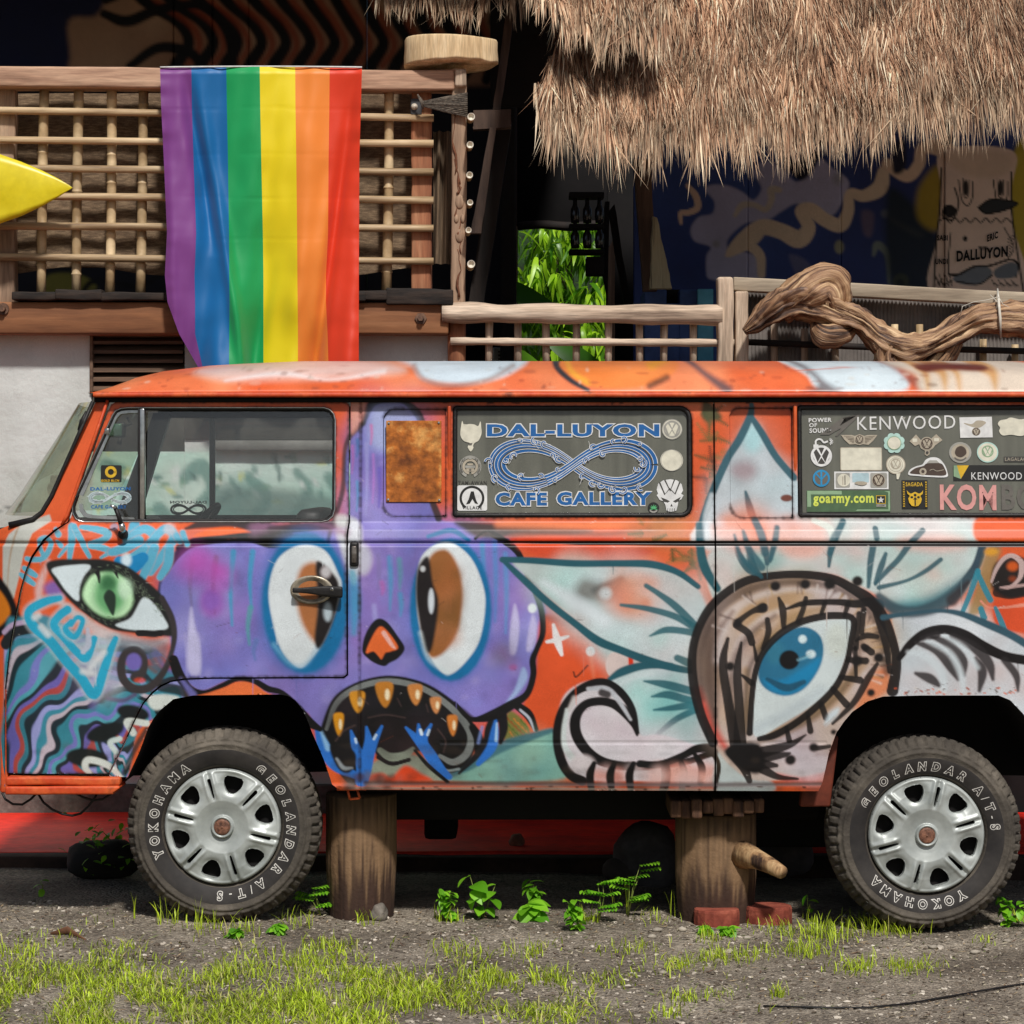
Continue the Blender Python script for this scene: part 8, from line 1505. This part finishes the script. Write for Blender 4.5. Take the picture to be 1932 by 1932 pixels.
# ------------------------------------------------------------------ thatch
def thatchmat():
    m, nt, N, L, P = nodes('dry_thatch'); a = N.new('ShaderNodeAttribute'); a.attribute_name = 'paint'; L.new(a.outputs['Color'], P.inputs['Base Color']); P.inputs['Roughness'].default_value = .75; P.inputs['Specular IOR Level'].default_value = .25
    out = N['Material Output']; t = N.new('ShaderNodeBsdfTranslucent'); L.new(a.outputs['Color'], t.inputs[0]); mx = N.new('ShaderNodeMixShader'); mx.inputs[0].default_value = .2; L.new(P.outputs[0], mx.inputs[1]); L.new(t.outputs[0], mx.inputs[2]); L.new(mx.outputs[0], out.inputs[0]); return m
M_TH = thatchmat()
def thatch(name, fringe, left, right, Y0, height, count, seed, label, up=(0, .58, .815), lmin=.16, lmax=.36, topcut=None):
    """strands laid on a slope that rises from the fringe line (picture points at depth Y0)"""
    rg = np.random.RandomState(seed); fx = np.array([p[0] for p in fringe], float); fy = np.array([p[1] for p in fringe], float)
    root = thing(name, at(fx.mean(), fy.max(), Y0), label, 'roof'); up = np.array(up) / np.linalg.norm(up); nrm = np.array([0, -up[2], up[1]])
    k = (DV + Y0) / F; V, Fc, C_ = [], [], []
    s = height * rg.rand(count) ** 1.15; rows = .055; s = np.where(rg.rand(count) < .55, (np.round(s / rows) + .25 * rg.randn(count)) * rows, s); s = np.clip(s, 0, height)
    px = left + (right - left) * rg.rand(count)
    pal = np.array([lin(c) for c in ((184, 148, 118), (152, 114, 88), (208, 178, 146), (106, 76, 56), (232, 212, 182), (172, 134, 106), (62, 44, 34))]); pw = np.array([.22, .22, .15, .16, .09, .10, .06])
    ci = rg.choice(len(pal), count, p=pw / pw.sum())
    for i in range(count):
        x, u = px[i], s[i]; f_ = np.interp(x, fx, fy)
        if topcut is not None and not topcut(x, u): continue
        L_ = lmin + (lmax - lmin) * rg.rand(); 
        if u < .10: L_ *= .8 + .5 * rg.rand()
        base = np.array([(x - 966) * k, Y0, EYE + (HOR - f_) * k]) + up * u
        base += nrm * (.020 * rg.rand() + .03 * mnoise.noise(Vector((x * .012, u * 5, seed)))) 
        lat = .10 * rg.randn() + .38 * mnoise.noise(Vector((x * .03, u * 6, seed + 3)))
        if u < .13: xc = (math.floor(x / 15) + .5 + .3 * math.sin(x // 15 * 7.1)) * 15; lat = .5 * lat + (xc - x) * k / L_ * .85; L_ *= .80 + .30 * abs(math.sin((x // 15) * 3.7))
        d = -up * .55 + np.array([lat / .6, -.12, -.75]) * .6 if u < .12 else -up + np.array([lat, -.05 * rg.rand(), 0])
        d = d / np.linalg.norm(d); tip = base + d * L_ + nrm * (.015 + .03 * rg.rand()); mid = base + d * L_ * .55 + nrm * .022
        w = (.0015 + .0030 * rg.rand() ** 1.5) * (1.2 if u < .1 else 1); side = np.array([1, .5 * rg.randn(), .3 * rg.randn()]); side /= np.linalg.norm(side)
        if rg.rand() < .12: tip = tip + np.array([.05 * rg.randn(), 0, -.03])
        n = len(V); V += [base - side * w * .6, base + side * w * .6, mid - side * w, mid + side * w, tip]; Fc += [(n, n + 1, n + 3), (n, n + 3, n + 2), (n + 2, n + 3, n + 4)]
        patch = 1 + .70 * mnoise.noise(Vector((x * .010, u * 3.2, seed + 9))) + .55 * mnoise.noise(Vector((x * .05, u * 12, seed)))
        c = pal[ci[i]] * patch * (.85 + .3 * rg.rand()); pale = lin((226, 208, 178)) if (u < .16 or x < left + 190) else c
        c2 = c * .55 + pale * .45 * (.8 + .4 * rg.rand()) if u < .16 else c; C_ += [c * .8, c * .8, c, c, c2]
    o = mesh('straw', np.array(V), np.array(Fc), M_TH, root, False, np.clip(np.array(C_), 0, 1)); o['kind'] = 'stuff'
    return root, up, nrm, k
fr1 = [(1000, 160), (1030, 165), (1060, 176), (1100, 188), (1160, 198), (1250, 206), (1330, 198), (1400, 188), (1480, 190), (1560, 176), (1640, 174), (1700, 152), (1760, 148), (1830, 146), (1900, 138), (2010, 134)]
def cut1(x, u):   # left verge leans right as it rises; a hollow under the upper fringe
    e = 1008 + 58 * min(1, u / .26) + 12 * math.sin(u * 30); return x > e
T1, up1, nr1, k1 = thatch('thatched_roof', fr1, 1000, 2010, 2.30, .98, 42000, 5, 'thick brown thatched roof overhanging the terrace on the right', topcut=cut1)
g = new(); A = [at(1045, 170, 2.30), at(2900, 142, 2.30)]  # underlay runs on unseen past the straw to block sun from the mural
for p in A: g[0].append(tuple(np.array(p) + up1 * .06 - nr1 * .035))
for p in A[::-1]: g[0].append(tuple(np.array(p) + up1 * 2.3 - nr1 * .035 + np.array([.10 if p is A[0] else 0, 0, 0])))
for v in g[0][:4]: g[0].append(tuple(np.array(v) - nr1 * .10))
mesh('roof_underlay', g[0], [(0, 1, 2, 3), (7, 6, 5, 4), (0, 4, 5, 1), (1, 5, 6, 2), (2, 6, 7, 3), (3, 7, 4, 0)], mat('thatch_underlay', (58, 40, 32), (92, 66, 52), .95, 12, (1, 1, .3)), T1, False)
for x in (1100, 1330, 1560, 1800):
    a = np.array(at(x, 250, 2.30)) + up1 * .1 - nr1 * .16; b = a + up1 * 2.0; mesh('rafter', *tubev([Vector(a), Vector(b)], .03, 8), M_DKWOOD, T1)
fr2 = [(990, -50), (1020, -18), (1055, 4), (1095, 26), (1140, 44), (1190, 50), (1240, 46), (1262, 30)]
T2, up2, nr2, k2 = thatch('thatched_verge', fr2, 992, 1262, 2.22, .42, 3600, 8, 'ragged thatch fringe hanging down at the top of the picture, above the larger thatched roof', (0, .5, .86), .10, .24)
g = new(); A = [at(1006, -34, 2.22), at(1256, -34, 2.22)]
for p in A: g[0].append(tuple(np.array(p) + up2 * .04 - nr2 * .03))
for p in A[::-1]: g[0].append(tuple(np.array(p) + up2 * 1.6 - nr2 * .03))
for v in g[0][:4]: g[0].append(tuple(np.array(v) - nr2 * .08))
mesh('roof_underlay', g[0], [(0, 1, 2, 3), (7, 6, 5, 4), (0, 4, 5, 1), (1, 5, 6, 2), (2, 6, 7, 3), (3, 7, 4, 0)], MATS['thatch_underlay'], T2, False)
fr3 = [(700, -40), (745, -16), (770, -8), (800, -26), (850, -2), (900, 0), (935, -30), (985, -24), (1000, -20)]
T3, up3, nr3, k3 = thatch('balcony_thatch', fr3, 702, 1000, 2.75, .30, 1700, 11, 'thin thatch tips hanging over the balcony above the log slice', (0, .5, .86), .10, .20)
# ------------------------------------------------------------------ ground
def gz(x, y): return -.006 - .0125 * (x + 1.0) + .010 * mnoise.noise(Vector((x * 1.3, y * 1.3, 0))) + .004 * mnoise.noise(Vector((x * 5, y * 5, 2)))
gx = np.unique(np.r_[np.linspace(-60, -3.2, 8), np.linspace(-3.2, 3.2, 170), np.linspace(3.2, 60, 8)]); gy = np.unique(np.r_[np.linspace(-30, -2.2, 8), np.linspace(-2.2, 1.3, 110), np.linspace(1.3, 80, 10)])
X, Y = np.meshgrid(gx, gy); X, Y = X.ravel(), Y.ravel(); Z = np.array([gz(a, b) if abs(a) < 6 and -6 < b < 3 else -.03 for a, b in zip(X, Y)]); i = np.arange(len(X)).reshape(len(gy), len(gx))
def gravelmat():
    m, nt, N, L, P = nodes('gravelly_soil'); tc = N.new('ShaderNodeTexCoord')
    vo = N.new('ShaderNodeTexVoronoi'); vo.inputs['Scale'].default_value = 95; L.new(tc.outputs['Object'], vo.inputs[0]); n1 = N.new('ShaderNodeTexNoise'); n1.inputs['Scale'].default_value = 2.2; n1.inputs['Detail'].default_value = 8; L.new(tc.outputs['Object'], n1.inputs[0]); n2 = N.new('ShaderNodeTexNoise'); n2.inputs['Scale'].default_value = 60; n2.inputs['Detail'].default_value = 5; L.new(tc.outputs['Object'], n2.inputs[0])
    rp = N.new('ShaderNodeValToRGB'); e = rp.color_ramp.elements; e[0].position, e[1].position = .3, .7; e[0].color = (*lin3((80, 70, 58)), 1); e[1].color = (*lin3((160, 150, 134)), 1); L.new(n1.outputs[0], rp.inputs[0])
    rv = N.new('ShaderNodeValToRGB'); e = rv.color_ramp.elements; e[0].color = (.45, .42, .40, 1); e[1].color = (1.5, 1.48, 1.45, 1); sp = N.new('ShaderNodeSeparateColor'); L.new(vo.outputs['Color'], sp.inputs[0]); L.new(sp.outputs[0], rv.inputs[0])
    mx = N.new('ShaderNodeMix'); mx.data_type = 'RGBA'; mx.blend_type = 'MULTIPLY'; mx.inputs[0].default_value = .8; L.new(rp.outputs[0], mx.inputs[6]); L.new(rv.outputs[0], mx.inputs[7]); L.new(mx.outputs[2], P.inputs['Base Color']); P.inputs['Roughness'].default_value = .9
    ad = N.new('ShaderNodeMath'); ad.operation = 'SUBTRACT'; L.new(n2.outputs[0], ad.inputs[0]); L.new(vo.outputs['Distance'], ad.inputs[1]); bp = N.new('ShaderNodeBump'); bp.inputs['Strength'].default_value = .9; bp.inputs['Distance'].default_value = .012; L.new(ad.outputs[0], bp.inputs['Height']); L.new(bp.outputs[0], P.inputs['Normal']); return m
tag(mesh('ground', np.c_[X, Y, Z], np.stack([i[:-1, :-1], i[:-1, 1:], i[1:, 1:], i[1:, :-1]], -1).reshape(-1, 4), gravelmat(), None, True, base=(0, 0, 0)), None, None, None, 'structure')
def gp(px, py):
    """ground point under a picture position"""
    d = EYE * F / (py - HOR); x = (px - 966) * d / F; y = d - DV
    for _ in range(3): z = gz(x, y); d = (EYE - z) * F / (py - HOR); x, y = (px - 966) * d / F, d - DV
    return Vector((x, y, gz(x, y)))
# pebbles: countless small ones
M_PEB = nodes('pebble'); _m, nt, N, L, P = M_PEB; a_ = N.new('ShaderNodeAttribute'); a_.attribute_name = 'paint'; L.new(a_.outputs['Color'], P.inputs['Base Color']); P.inputs['Roughness'].default_value = .85; M_PEB = _m
ico = bmesh.new(); bmesh.ops.create_icosphere(ico, subdivisions=1, radius=1); ico.verts.index_update(); IV = np.array([v.co[:] for v in ico.verts]); IF = np.array([[v.index for v in f.verts] for f in ico.faces]); ico.free()
rg = np.random.RandomState(3); V, Fc, C_ = [], [], []; n = 15000
for q in range(n):
    x, y = rg.uniform(-2.3, 2.3), -1.75 + 2.2 * rg.rand(); s = .0022 + .006 * rg.rand() ** 4 + (.006 if rg.rand() < .012 else 0); th = rg.rand() * 6.28; r = IV * (1 + .25 * rg.randn(len(IV), 1)) * [s * (1 + .6 * rg.rand()), s, s * .55]
    c, s_ = math.cos(th), math.sin(th); V.append(np.c_[r[:, 0] * c - r[:, 1] * s_ + x, r[:, 0] * s_ + r[:, 1] * c + y, r[:, 2] + gz(x, y) + s * .2]); Fc.append(IF + q * 12); b = rg.rand() ** 1.6; C_.append(np.tile(lin(np.array((84, 73, 60)) * (1 - b) + np.array((206, 196, 180)) * b), (12, 1)))
tag(mesh('gravel', np.vstack(V), np.vstack(Fc), M_PEB, None, False, np.vstack(C_), base=(0, 0, 0)), 'scattered small grey gravel over the soil', 'gravel', None, 'stuff')
def stone(name, px, py, r, col, label, cat='stone', group=None, seed=0, sub=3):
    b = bmesh.new(); bmesh.ops.create_icosphere(b, subdivisions=sub, radius=1); p = gp(px, py); V_ = []
    for v in b.verts: d = 1 + .35 * mnoise.noise(v.co * 1.2 + Vector((seed * 5, 0, 0))) + .08 * mnoise.noise(v.co * 4); V_.append((p.x + v.co.x * r[0] * d, p.y + v.co.y * r[1] * d, p.z + r[2] * .75 + v.co.z * r[2] * d))
    b.verts.index_update(); Fc_ = [[v.index for v in f.verts] for f in b.faces]; b.free(); return tag(mesh(name, V_, Fc_, mat('stone_%s' % (cat + str(col)), tuple(c * .7 for c in col), col, .85, 14, bump=.4, bscale=40), None), label, cat, group)
stone('rock', 715, 1736, (.028, .03, .033), (130, 122, 112), 'grey rock at the foot of the left stump', seed=1)
for k, (x, y, s) in enumerate(((440, 1738, .012), (810, 1748, .009), (1690, 1738, .011), (1230, 1770, .011), (1352, 1749, .013), (1288, 1757, .012), (1240, 1758, .013), (1410, 1772, .010), (1840, 1800, .012), (1760, 1790, .011), (1900, 1778, .010), (1595, 1790, .009), (690, 1855, .014), (1012, 1912, .012), (1630, 1958, .012), (1250, 1838, .010), (480, 1790, .008))):
    if y < 1925: stone('pebble', x, y, (s * 1.4, s, s * .7), (176, 166, 150), 'pale pebble lying loose on the gravel', 'pebble', 'loose pale pebbles', 10 + k, 2)
# ------------------------------------------------------------------ grass
def grassmat():
    m, nt, N, L, P = nodes('grass_blade'); a = N.new('ShaderNodeAttribute'); a.attribute_name = 'paint'; L.new(a.outputs['Color'], P.inputs['Base Color']); P.inputs['Roughness'].default_value = .5; out = N['Material Output']; t = N.new('ShaderNodeBsdfTranslucent'); L.new(a.outputs['Color'], t.inputs[0]); mx = N.new('ShaderNodeMixShader'); mx.inputs[0].default_value = .4; L.new(P.outputs[0], mx.inputs[1]); L.new(t.outputs[0], mx.inputs[2]); L.new(mx.outputs[0], out.inputs[0]); return m
V, Fc, C_ = [], [], []; rg = np.random.RandomState(12); GC = [lin(c) for c in ((164, 186, 40), (194, 218, 50), (140, 158, 46), (212, 236, 60), (200, 194, 118), (116, 130, 42))]
def blade(x, y, h, lean_, az, w, c):
    z = gz(x, y) - .002; dx, dy = math.cos(az), math.sin(az); sx, sy = -dy * w, dx * w; n = len(V)
    for t, k in ((0, 1), (.45, .85), (.8, .5)):
        o = lean_ * h * t * t; V.append((x + dx * o + sx * k, y + dy * o + sy * k, z + h * t * (1 - .25 * lean_ * t))); V.append((x + dx * o - sx * k, y + dy * o - sy * k, z + h * t * (1 - .25 * lean_ * t)))
    V.append((x + dx * lean_ * h, y + dy * lean_ * h, z + h * (1 - .25 * lean_))); Fc.extend([(n, n + 1, n + 3), (n, n + 3, n + 2), (n + 2, n + 3, n + 5), (n + 2, n + 5, n + 4), (n + 4, n + 5, n + 6)]); C_.extend([c * .8] * 4 + [c] * 3)
def pxy(x, y): d = DV + y; return 966 + x * F / d, HOR + EYE * F / d
def dens(px, py):
    nz = mnoise.noise(Vector((px * .008, py * .018, 4))) + .7 * mnoise.noise(Vector((px * .02, py * .035, 9)))
    a = np.clip((py - 1785) / 60, 0, 1) * np.clip((1180 - px) / 480, 0, 1)
    a *= .35 + .65 * np.clip((py - 1820) / 60, 0, 1)
    if px < 330: a *= np.clip((py - 1775) / 70, 0, 1)
    b = .20 * np.clip((py - 1765) / 30, 0, 1) * np.clip((1500 - px) / 500, 0, 1)
    return max(0, a * (.70 + 1.7 * nz) + b * (.2 + 1.3 * nz))
cnt = 0
for q in range(95000):
    x, y = rg.uniform(-2.0, 2.0), -1.72 + 1.72 * rg.rand(); px, py = pxy(x, y)
    if rg.rand() > dens(px, py): continue
    c = GC[rg.choice(6, p=(.22, .24, .12, .14, .22, .06))] * (.8 + .5 * rg.rand()) * (1 + .25 * mnoise.noise(Vector((x * 3, y * 3, 1)))); blade(x, y, .013 + .036 * rg.rand() ** 1.5, .3 + 1.0 * rg.rand(), rg.rand() * 6.28, .0014 + .0013 * rg.rand(), c); cnt += 1
TUFT = [(1000, 1800, 40, 60, .045), (860, 1795, 60, 70, .04), (930, 1855, 50, 90, .05), (1035, 1850, 40, 80, .05), (1100, 1740, 26, 60, .06), (1190, 1790, 50, 60, .04), (1285, 1825, 46, 70, .045), (1345, 1812, 42, 80, .05), (1400, 1810, 40, 60, .045), (1340, 1775, 30, 40, .05), (1480, 1762, 40, 60, .05), (1520, 1798, 46, 100, .055), (1445, 1800, 30, 30, .04), (1560, 1768, 50, 120, .07), (1650, 1752, 60, 130, .07), (1700, 1760, 40, 70, .06), (1615, 1830, 46, 110, .05), (1725, 1828, 50, 90, .045), (1690, 1822, 24, 30, .04), (1290, 1885, 36, 60, .04), (1350, 1880, 30, 30, .03), (1470, 1880, 18, 30, .05), (1265, 1915, 30, 40, .035), (1860, 1775, 30, 24, .03), (1920, 1740, 20, 24, .05), (560, 1745, 40, 24, .07), (400, 1752, 60, 40, .07), (330, 1740, 40, 16, .09), (470, 1760, 30, 30, .05), (690, 1745, 30, 16, .06), (845, 1735, 26, 30, .06), (1230, 1735, 40, 24, .05), (120, 1775, 60, 40, .035), (40, 1800, 50, 90, .045), (620, 1790, 50, 80, .05), (590, 1820, 70, 200, .05), (700, 1850, 70, 160, .05), (440, 1840, 80, 180, .05), (560, 1890, 90, 240, .055), (200, 1850, 120, 200, .045), (760, 1900, 60, 120, .05), (1120, 1850, 40, 40, .03), (180, 1745, 30, 8, .05), (1460, 1745, 60, 24, .05)]
for (tx, ty, r, nb, h) in TUFT:
    for q in range(int(nb * 1.25)):
        px, py = tx + r * .5 * rg.randn(), ty + r * .16 * rg.randn(); p = gp(px, max(1722, min(1990, py))); c = GC[rg.choice(6, p=(.24, .30, .10, .26, .06, .04))] * (.85 + .45 * rg.rand()); blade(p.x, p.y, h * (.4 + .75 * rg.rand()), .15 + .8 * rg.rand(), rg.rand() * 6.28, .0012 + .0011 * rg.rand(), c)
for (px, py, h) in ((255, 1733, .11), (312, 1740, .14), (300, 1745, .10), (375, 1752, .12), (370, 1755, .08), (385, 1752, .09), (1165, 1722, .12), (1185, 1726, .15), (1520, 1740, .10), (1270, 1730, .13)):
    p = gp(px, py)
    for q in range(3): blade(p.x + .006 * rg.randn(), p.y, h * (.7 + .3 * rg.rand()), .1 + .3 * rg.rand(), rg.rand() * 6.28, .0016, GC[3])
tag(mesh('grass', np.array(V), np.array(Fc), grassmat(), None, False, np.clip(np.array(C_), 0, 1), base=(0, 0, 0)), 'patchy short green grass on the gravel in front', 'grass', None, 'stuff')
# dry litter: bits of leaf and stalk pressed into the gravel
V, Fc, C_ = [], [], []
for q in range(6500):
    x, y = rg.uniform(-2.2, 2.2), -1.75 + 2.1 * rg.rand(); L_ = .004 + .016 * rg.rand() ** 2; w = .0012 + .0035 * rg.rand() ** 2; a = rg.rand() * 6.28; z = gz(x, y) + .002 + .004 * rg.rand(); dx, dy = math.cos(a) * L_, math.sin(a) * L_; sx, sy = -math.sin(a) * w, math.cos(a) * w; n = len(V); t = .004 * rg.randn()
    V += [(x - dx, y - dy, z), (x + sx, y + sy, z + .002), (x + dx, y + dy, z + abs(t)), (x - sx, y - sy, z + .001)]; Fc.append((n, n + 1, n + 2)); Fc.append((n, n + 2, n + 3)); C_ += [lin(((120, 96, 70), (156, 136, 104), (84, 62, 46), (60, 48, 38), (176, 166, 140), (96, 104, 60))[rg.randint(6)])] * 4
tag(mesh('leaf_litter', np.array(V), np.array(Fc), M_PEB, None, False, np.array(C_), base=(0, 0, 0)), 'dry leaf bits scattered over the gravel', 'litter', None, 'stuff')
# ------------------------------------------------------------------ stumps, pavers, weeds
M_STUMP = mat('stained_stump_wood', (56, 38, 28), (190, 158, 116), .8, 2.6, (7, 7, .7), 8, bump=.5, c3=(150, 116, 80), contrast=(.36, .62), fine=.2)
def stump(px0, px1, py0, py1, Yc, label, seed):
    a, b = at(px0, py1, Yc), at(px1, py0, Yc); r = (b.x - a.x) / 2; c = (a.x + b.x) / 2; g0 = gz(c, Yc) - .02; root = thing('tree_stump', (c, Yc, g0), label, 'stump', 'stumps propping the van'); n, m_ = 110, 60; V_, C2_ = [], []
    for j in range(m_ + 1):
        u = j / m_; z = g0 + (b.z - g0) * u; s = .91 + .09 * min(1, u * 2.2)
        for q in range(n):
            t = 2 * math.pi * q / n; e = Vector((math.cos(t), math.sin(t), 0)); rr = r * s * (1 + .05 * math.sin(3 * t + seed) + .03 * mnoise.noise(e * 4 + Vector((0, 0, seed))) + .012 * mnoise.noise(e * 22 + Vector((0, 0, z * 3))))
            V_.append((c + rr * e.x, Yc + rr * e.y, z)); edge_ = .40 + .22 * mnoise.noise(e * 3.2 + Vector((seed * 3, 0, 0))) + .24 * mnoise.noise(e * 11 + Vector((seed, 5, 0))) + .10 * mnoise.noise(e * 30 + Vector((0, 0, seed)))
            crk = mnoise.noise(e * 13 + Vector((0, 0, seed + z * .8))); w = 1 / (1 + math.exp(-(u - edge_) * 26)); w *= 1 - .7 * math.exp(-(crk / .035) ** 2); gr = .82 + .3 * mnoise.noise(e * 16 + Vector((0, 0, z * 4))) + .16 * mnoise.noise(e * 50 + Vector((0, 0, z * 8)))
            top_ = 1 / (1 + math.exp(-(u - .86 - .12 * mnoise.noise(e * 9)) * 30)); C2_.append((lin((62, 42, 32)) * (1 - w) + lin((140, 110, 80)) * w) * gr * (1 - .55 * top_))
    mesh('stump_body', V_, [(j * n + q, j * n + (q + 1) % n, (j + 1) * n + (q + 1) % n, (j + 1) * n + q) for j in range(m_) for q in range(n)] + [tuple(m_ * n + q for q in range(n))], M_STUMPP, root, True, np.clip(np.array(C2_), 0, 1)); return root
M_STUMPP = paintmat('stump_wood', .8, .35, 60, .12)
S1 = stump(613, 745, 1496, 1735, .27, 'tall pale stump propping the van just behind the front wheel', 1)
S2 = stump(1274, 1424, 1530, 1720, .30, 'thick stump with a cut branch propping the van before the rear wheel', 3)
mesh('cut_branch', *tubev([at(1400, 1612, .20), at(1430, 1622, .14), at(1456, 1634, .08), at(1476, 1646, .03)], [.05, .032, .028, .026], 14, True, .006, 2), M_STUMP, S2)
g = new(); rg2 = random.Random(5)
for k in range(9): x = 1266 + k * 19.5; v, f = bevbox(*wpl(x, x + 20.5, .08 + .03 * rg2.random(), .40, 1508 + rg2.uniform(-2, 4), 1538 + rg2.uniform(-4, 8)), .008, 2, 3, .006, 2, k); mesh('prop_block', v, f, mat('dark_prop_timber', (52, 34, 26), (120, 86, 62), .85, 5, (6, 6, 1), 8, bump=.5), S2)
M_PAV = mat('red_clay_paver', (104, 46, 34), (156, 84, 64), .85, 12, bump=.4, bscale=50, c3=(132, 62, 46))
for k, (px0, px1, py0, py1, lab) in enumerate(((1312, 1400, 1722, 1756, 'red clay paver with a split face, left of the pair by the stump'), (1408, 1500, 1716, 1752, 'red clay paver, right of the pair by the stump'))):
    p = gp((px0 + px1) / 2, py1 - 4); r = (px1 - px0) / 2 * (DV + p.y) / F; z1 = at(0, py0, p.y).z; V_ = []; n = 16; ring_ = [(0, 1.0), (.85, 1.0), (.97, .97), (1.0, .90), (1.0, .03)]
    for h, s in ring_:
        for q in range(n): t = 2 * math.pi * (q + .5) / n; o = 1 + .05 * math.cos(8 * t); V_.append((p.x + r * s * o * math.cos(t), p.y + .09 + r * .85 * s * o * math.sin(t), p.z - .01 + (z1 - p.z + .01) * h))
    tag(mesh('paver', V_, [(j * n + q, j * n + (q + 1) % n, (j + 1) * n + (q + 1) % n, (j + 1) * n + q) for j in range(4) for q in range(n)] + [tuple(4 * n + q for q in range(n))], M_PAV, None, False), lab, 'paver', 'clay pavers by the stump')
M_WEED = leafmat('weed_leaf', (84, 150, 24), (150, 214, 50), .45, .4); WLM = leaf_mesh('leaf', .045, .016, .4, M_WEED, 5, .2); WLS = leaf_mesh('leaf', .022, .007, .2, M_WEED, 3, .2); WLB = leaf_mesh('leaf', .075, .033, .5, M_WEED, 6, .15)
M_STEM = flat('weed_stem', (120, 130, 60), .7)
def weed(px, py, h, kind, label, seed, dy=0):
    rgw = random.Random(seed); p = gp(px, py); p.y += dy; root = thing('weed', p, label, 'weed', 'weeds along the edge of the van')
    for s in range({'b': 3, 's': 4, 'p': 3, 't': 1}[kind]):
        top = p + Vector((rgw.uniform(-.4, .4) * h, rgw.uniform(-.15, .1) * h, h * rgw.uniform(.6, 1))); midp = p.lerp(top, .5) + Vector((rgw.uniform(-.01, .01), 0, .01)); mesh('stem', *tubev([p, midp, top], [.0022, .0018, .001], 5), M_STEM, root); nl = {'b': 4, 's': 8, 'p': 3, 't': 3}[kind]
        for k in range(nl):
            t = (k + 1) / nl; q = p.lerp(midp, t * 2) if t < .5 else midp.lerp(top, t * 2 - 1)
            if kind == 'p':
                az = rgw.uniform(-.6, .6) + (math.pi if k % 2 else 0)
                for m_ in range(6):
                    for sg in (-1, 1): leaf(root, WLS, q + Vector((math.cos(az), math.sin(az) * .4, .25)) * .012 * m_, az + sg * 1.2, -.2 + .1 * m_, 0, 1.0)
            else: leaf(root, {'b': WLB, 's': WLM, 't': WLM}[kind], q, rgw.uniform(-2.6, -.5) if rgw.random() < .7 else rgw.uniform(0, 6.28), rgw.uniform(-.5, .6), rgw.uniform(-.4, .4), rgw.uniform(.6, 1.1))
for a in ((912, 1732, .16, 'b', 'broad leaved weed in the middle under the van', 1), (1000, 1735, .07, 'b', 'low broad weed right of the tall broad leaved weed', 2), (848, 1736, .13, 's', 'thin leafy weed left of the broad leaved weed', 3), (1018, 1722, .13, 's', 'small dark weed standing behind the low broad weed', 4), (1130, 1740, .15, 'p', 'feathery weed with paired leaflets near the right stump', 5), (1185, 1730, .20, 'p', 'tallest feathery weed next to the right stump', 6), (1092, 1755, .12, 's', 'bushy narrow leaved weed in the sun before the feathery weeds', 7), (605, 1728, .12, 'p', 'feathery weed between the front tyre and the left stump', 8), (78, 1690, .08, 't', 'lone seedling on the gravel left of the front tyre', 9), (525, 1762, .04, 's', 'flat weed in front of the front tyre', 10), (1525, 1735, .09, 't', 'seedling right of the clay pavers', 11), (1330, 1762, .03, 's', 'flat weed before the left paver', 12), (1375, 1765, .035, 's', 'flat weed before the right paver', 13), (1905, 1748, .12, 's', 'dim weed right of the rear tyre', 14), (445, 1768, .03, 's', 'tiny weed at the contact of the front tyre', 15)): weed(*a)
BS = thing('fern_bush', gp(205, 1652), 'dim green fern growing in the shade left of the front tyre', 'bush'); rgw = random.Random(2)
for k in range(150): q = Vector((at(205, 1600, 1.0).x + rgw.gauss(0, .06), 1.0 + rgw.gauss(0, .06), max(.0, .10 + rgw.gauss(0, .05)))); leaf(BS, WLS, q, rgw.uniform(0, 6.28), rgw.uniform(-.3, .9), rgw.uniform(-.5, .5), 1.6)
p = gp(128, 1765); tag(mesh('dry_leaf', *tubev([gp(95, 1764) + Vector((0, 0, .004)), p + Vector((0, 0, .018)), gp(162, 1776) + Vector((0, 0, .005))], [.004, .014, .002], 8, flat=.3), mat('brown_dry_leaf', (70, 44, 30), (120, 82, 58), .8, 10), None), 'curled brown dry leaf on the gravel at the left', 'leaf')
tag(mesh('cable_on_ground', *tubev([gp(x, y) + Vector((0, 0, .006)) for x, y in ((1440, 1902), (1560, 1905), (1640, 1905), (1720, 1896), (1800, 1882), (1880, 1868), (1960, 1855), (2040, 1845))], .0032, 7), M_BLACK, None), 'dark cable lying across the gravel at lower right', 'cable')
for k, (x, y, r, c, lab) in enumerate(((1225, 1622, (.13, .12, .13), (92, 88, 90), 'dark round boulder in the shade behind the right stump'), (975, 1595, (.03, .03, .03), (150, 110, 96), 'small pinkish stone on the red floor under the van'), (1190, 1640, (.10, .08, .06), (70, 62, 60), 'low dark boulder beside the round one under the van'), (1480, 1610, (.10, .1, .10), (84, 78, 82), 'grey boulder in the shade before the rear wheel'), (196, 1622, (.15, .10, .075), (34, 29, 26), 'dark boulder behind the fern left of the front tyre'))):  # last one is added where the floor by the fern goes black
    Yv = 1.0 if k != 1 else 1.45; q = at(x, y, Yv); b = bmesh.new(); bmesh.ops.create_icosphere(b, subdivisions=3, radius=1); V_ = []
    for v in b.verts: d = 1 + .25 * mnoise.noise(v.co * 1.3 + Vector((k * 5, 0, 0))); V_.append((q.x + v.co.x * r[0] * d, Yv + v.co.y * r[1] * d, max(q.z, (.05 if k == 1 else -.02) + r[2] * .8) + v.co.z * r[2] * d))
    b.verts.index_update(); Fc_ = [[v.index for v in f.verts] for f in b.faces]; b.free(); tag(mesh('boulder', V_, Fc_, mat('boulder_%d' % k, tuple(t * .7 for t in c), c, .85, 8, bump=.4), None), lab, 'boulder')
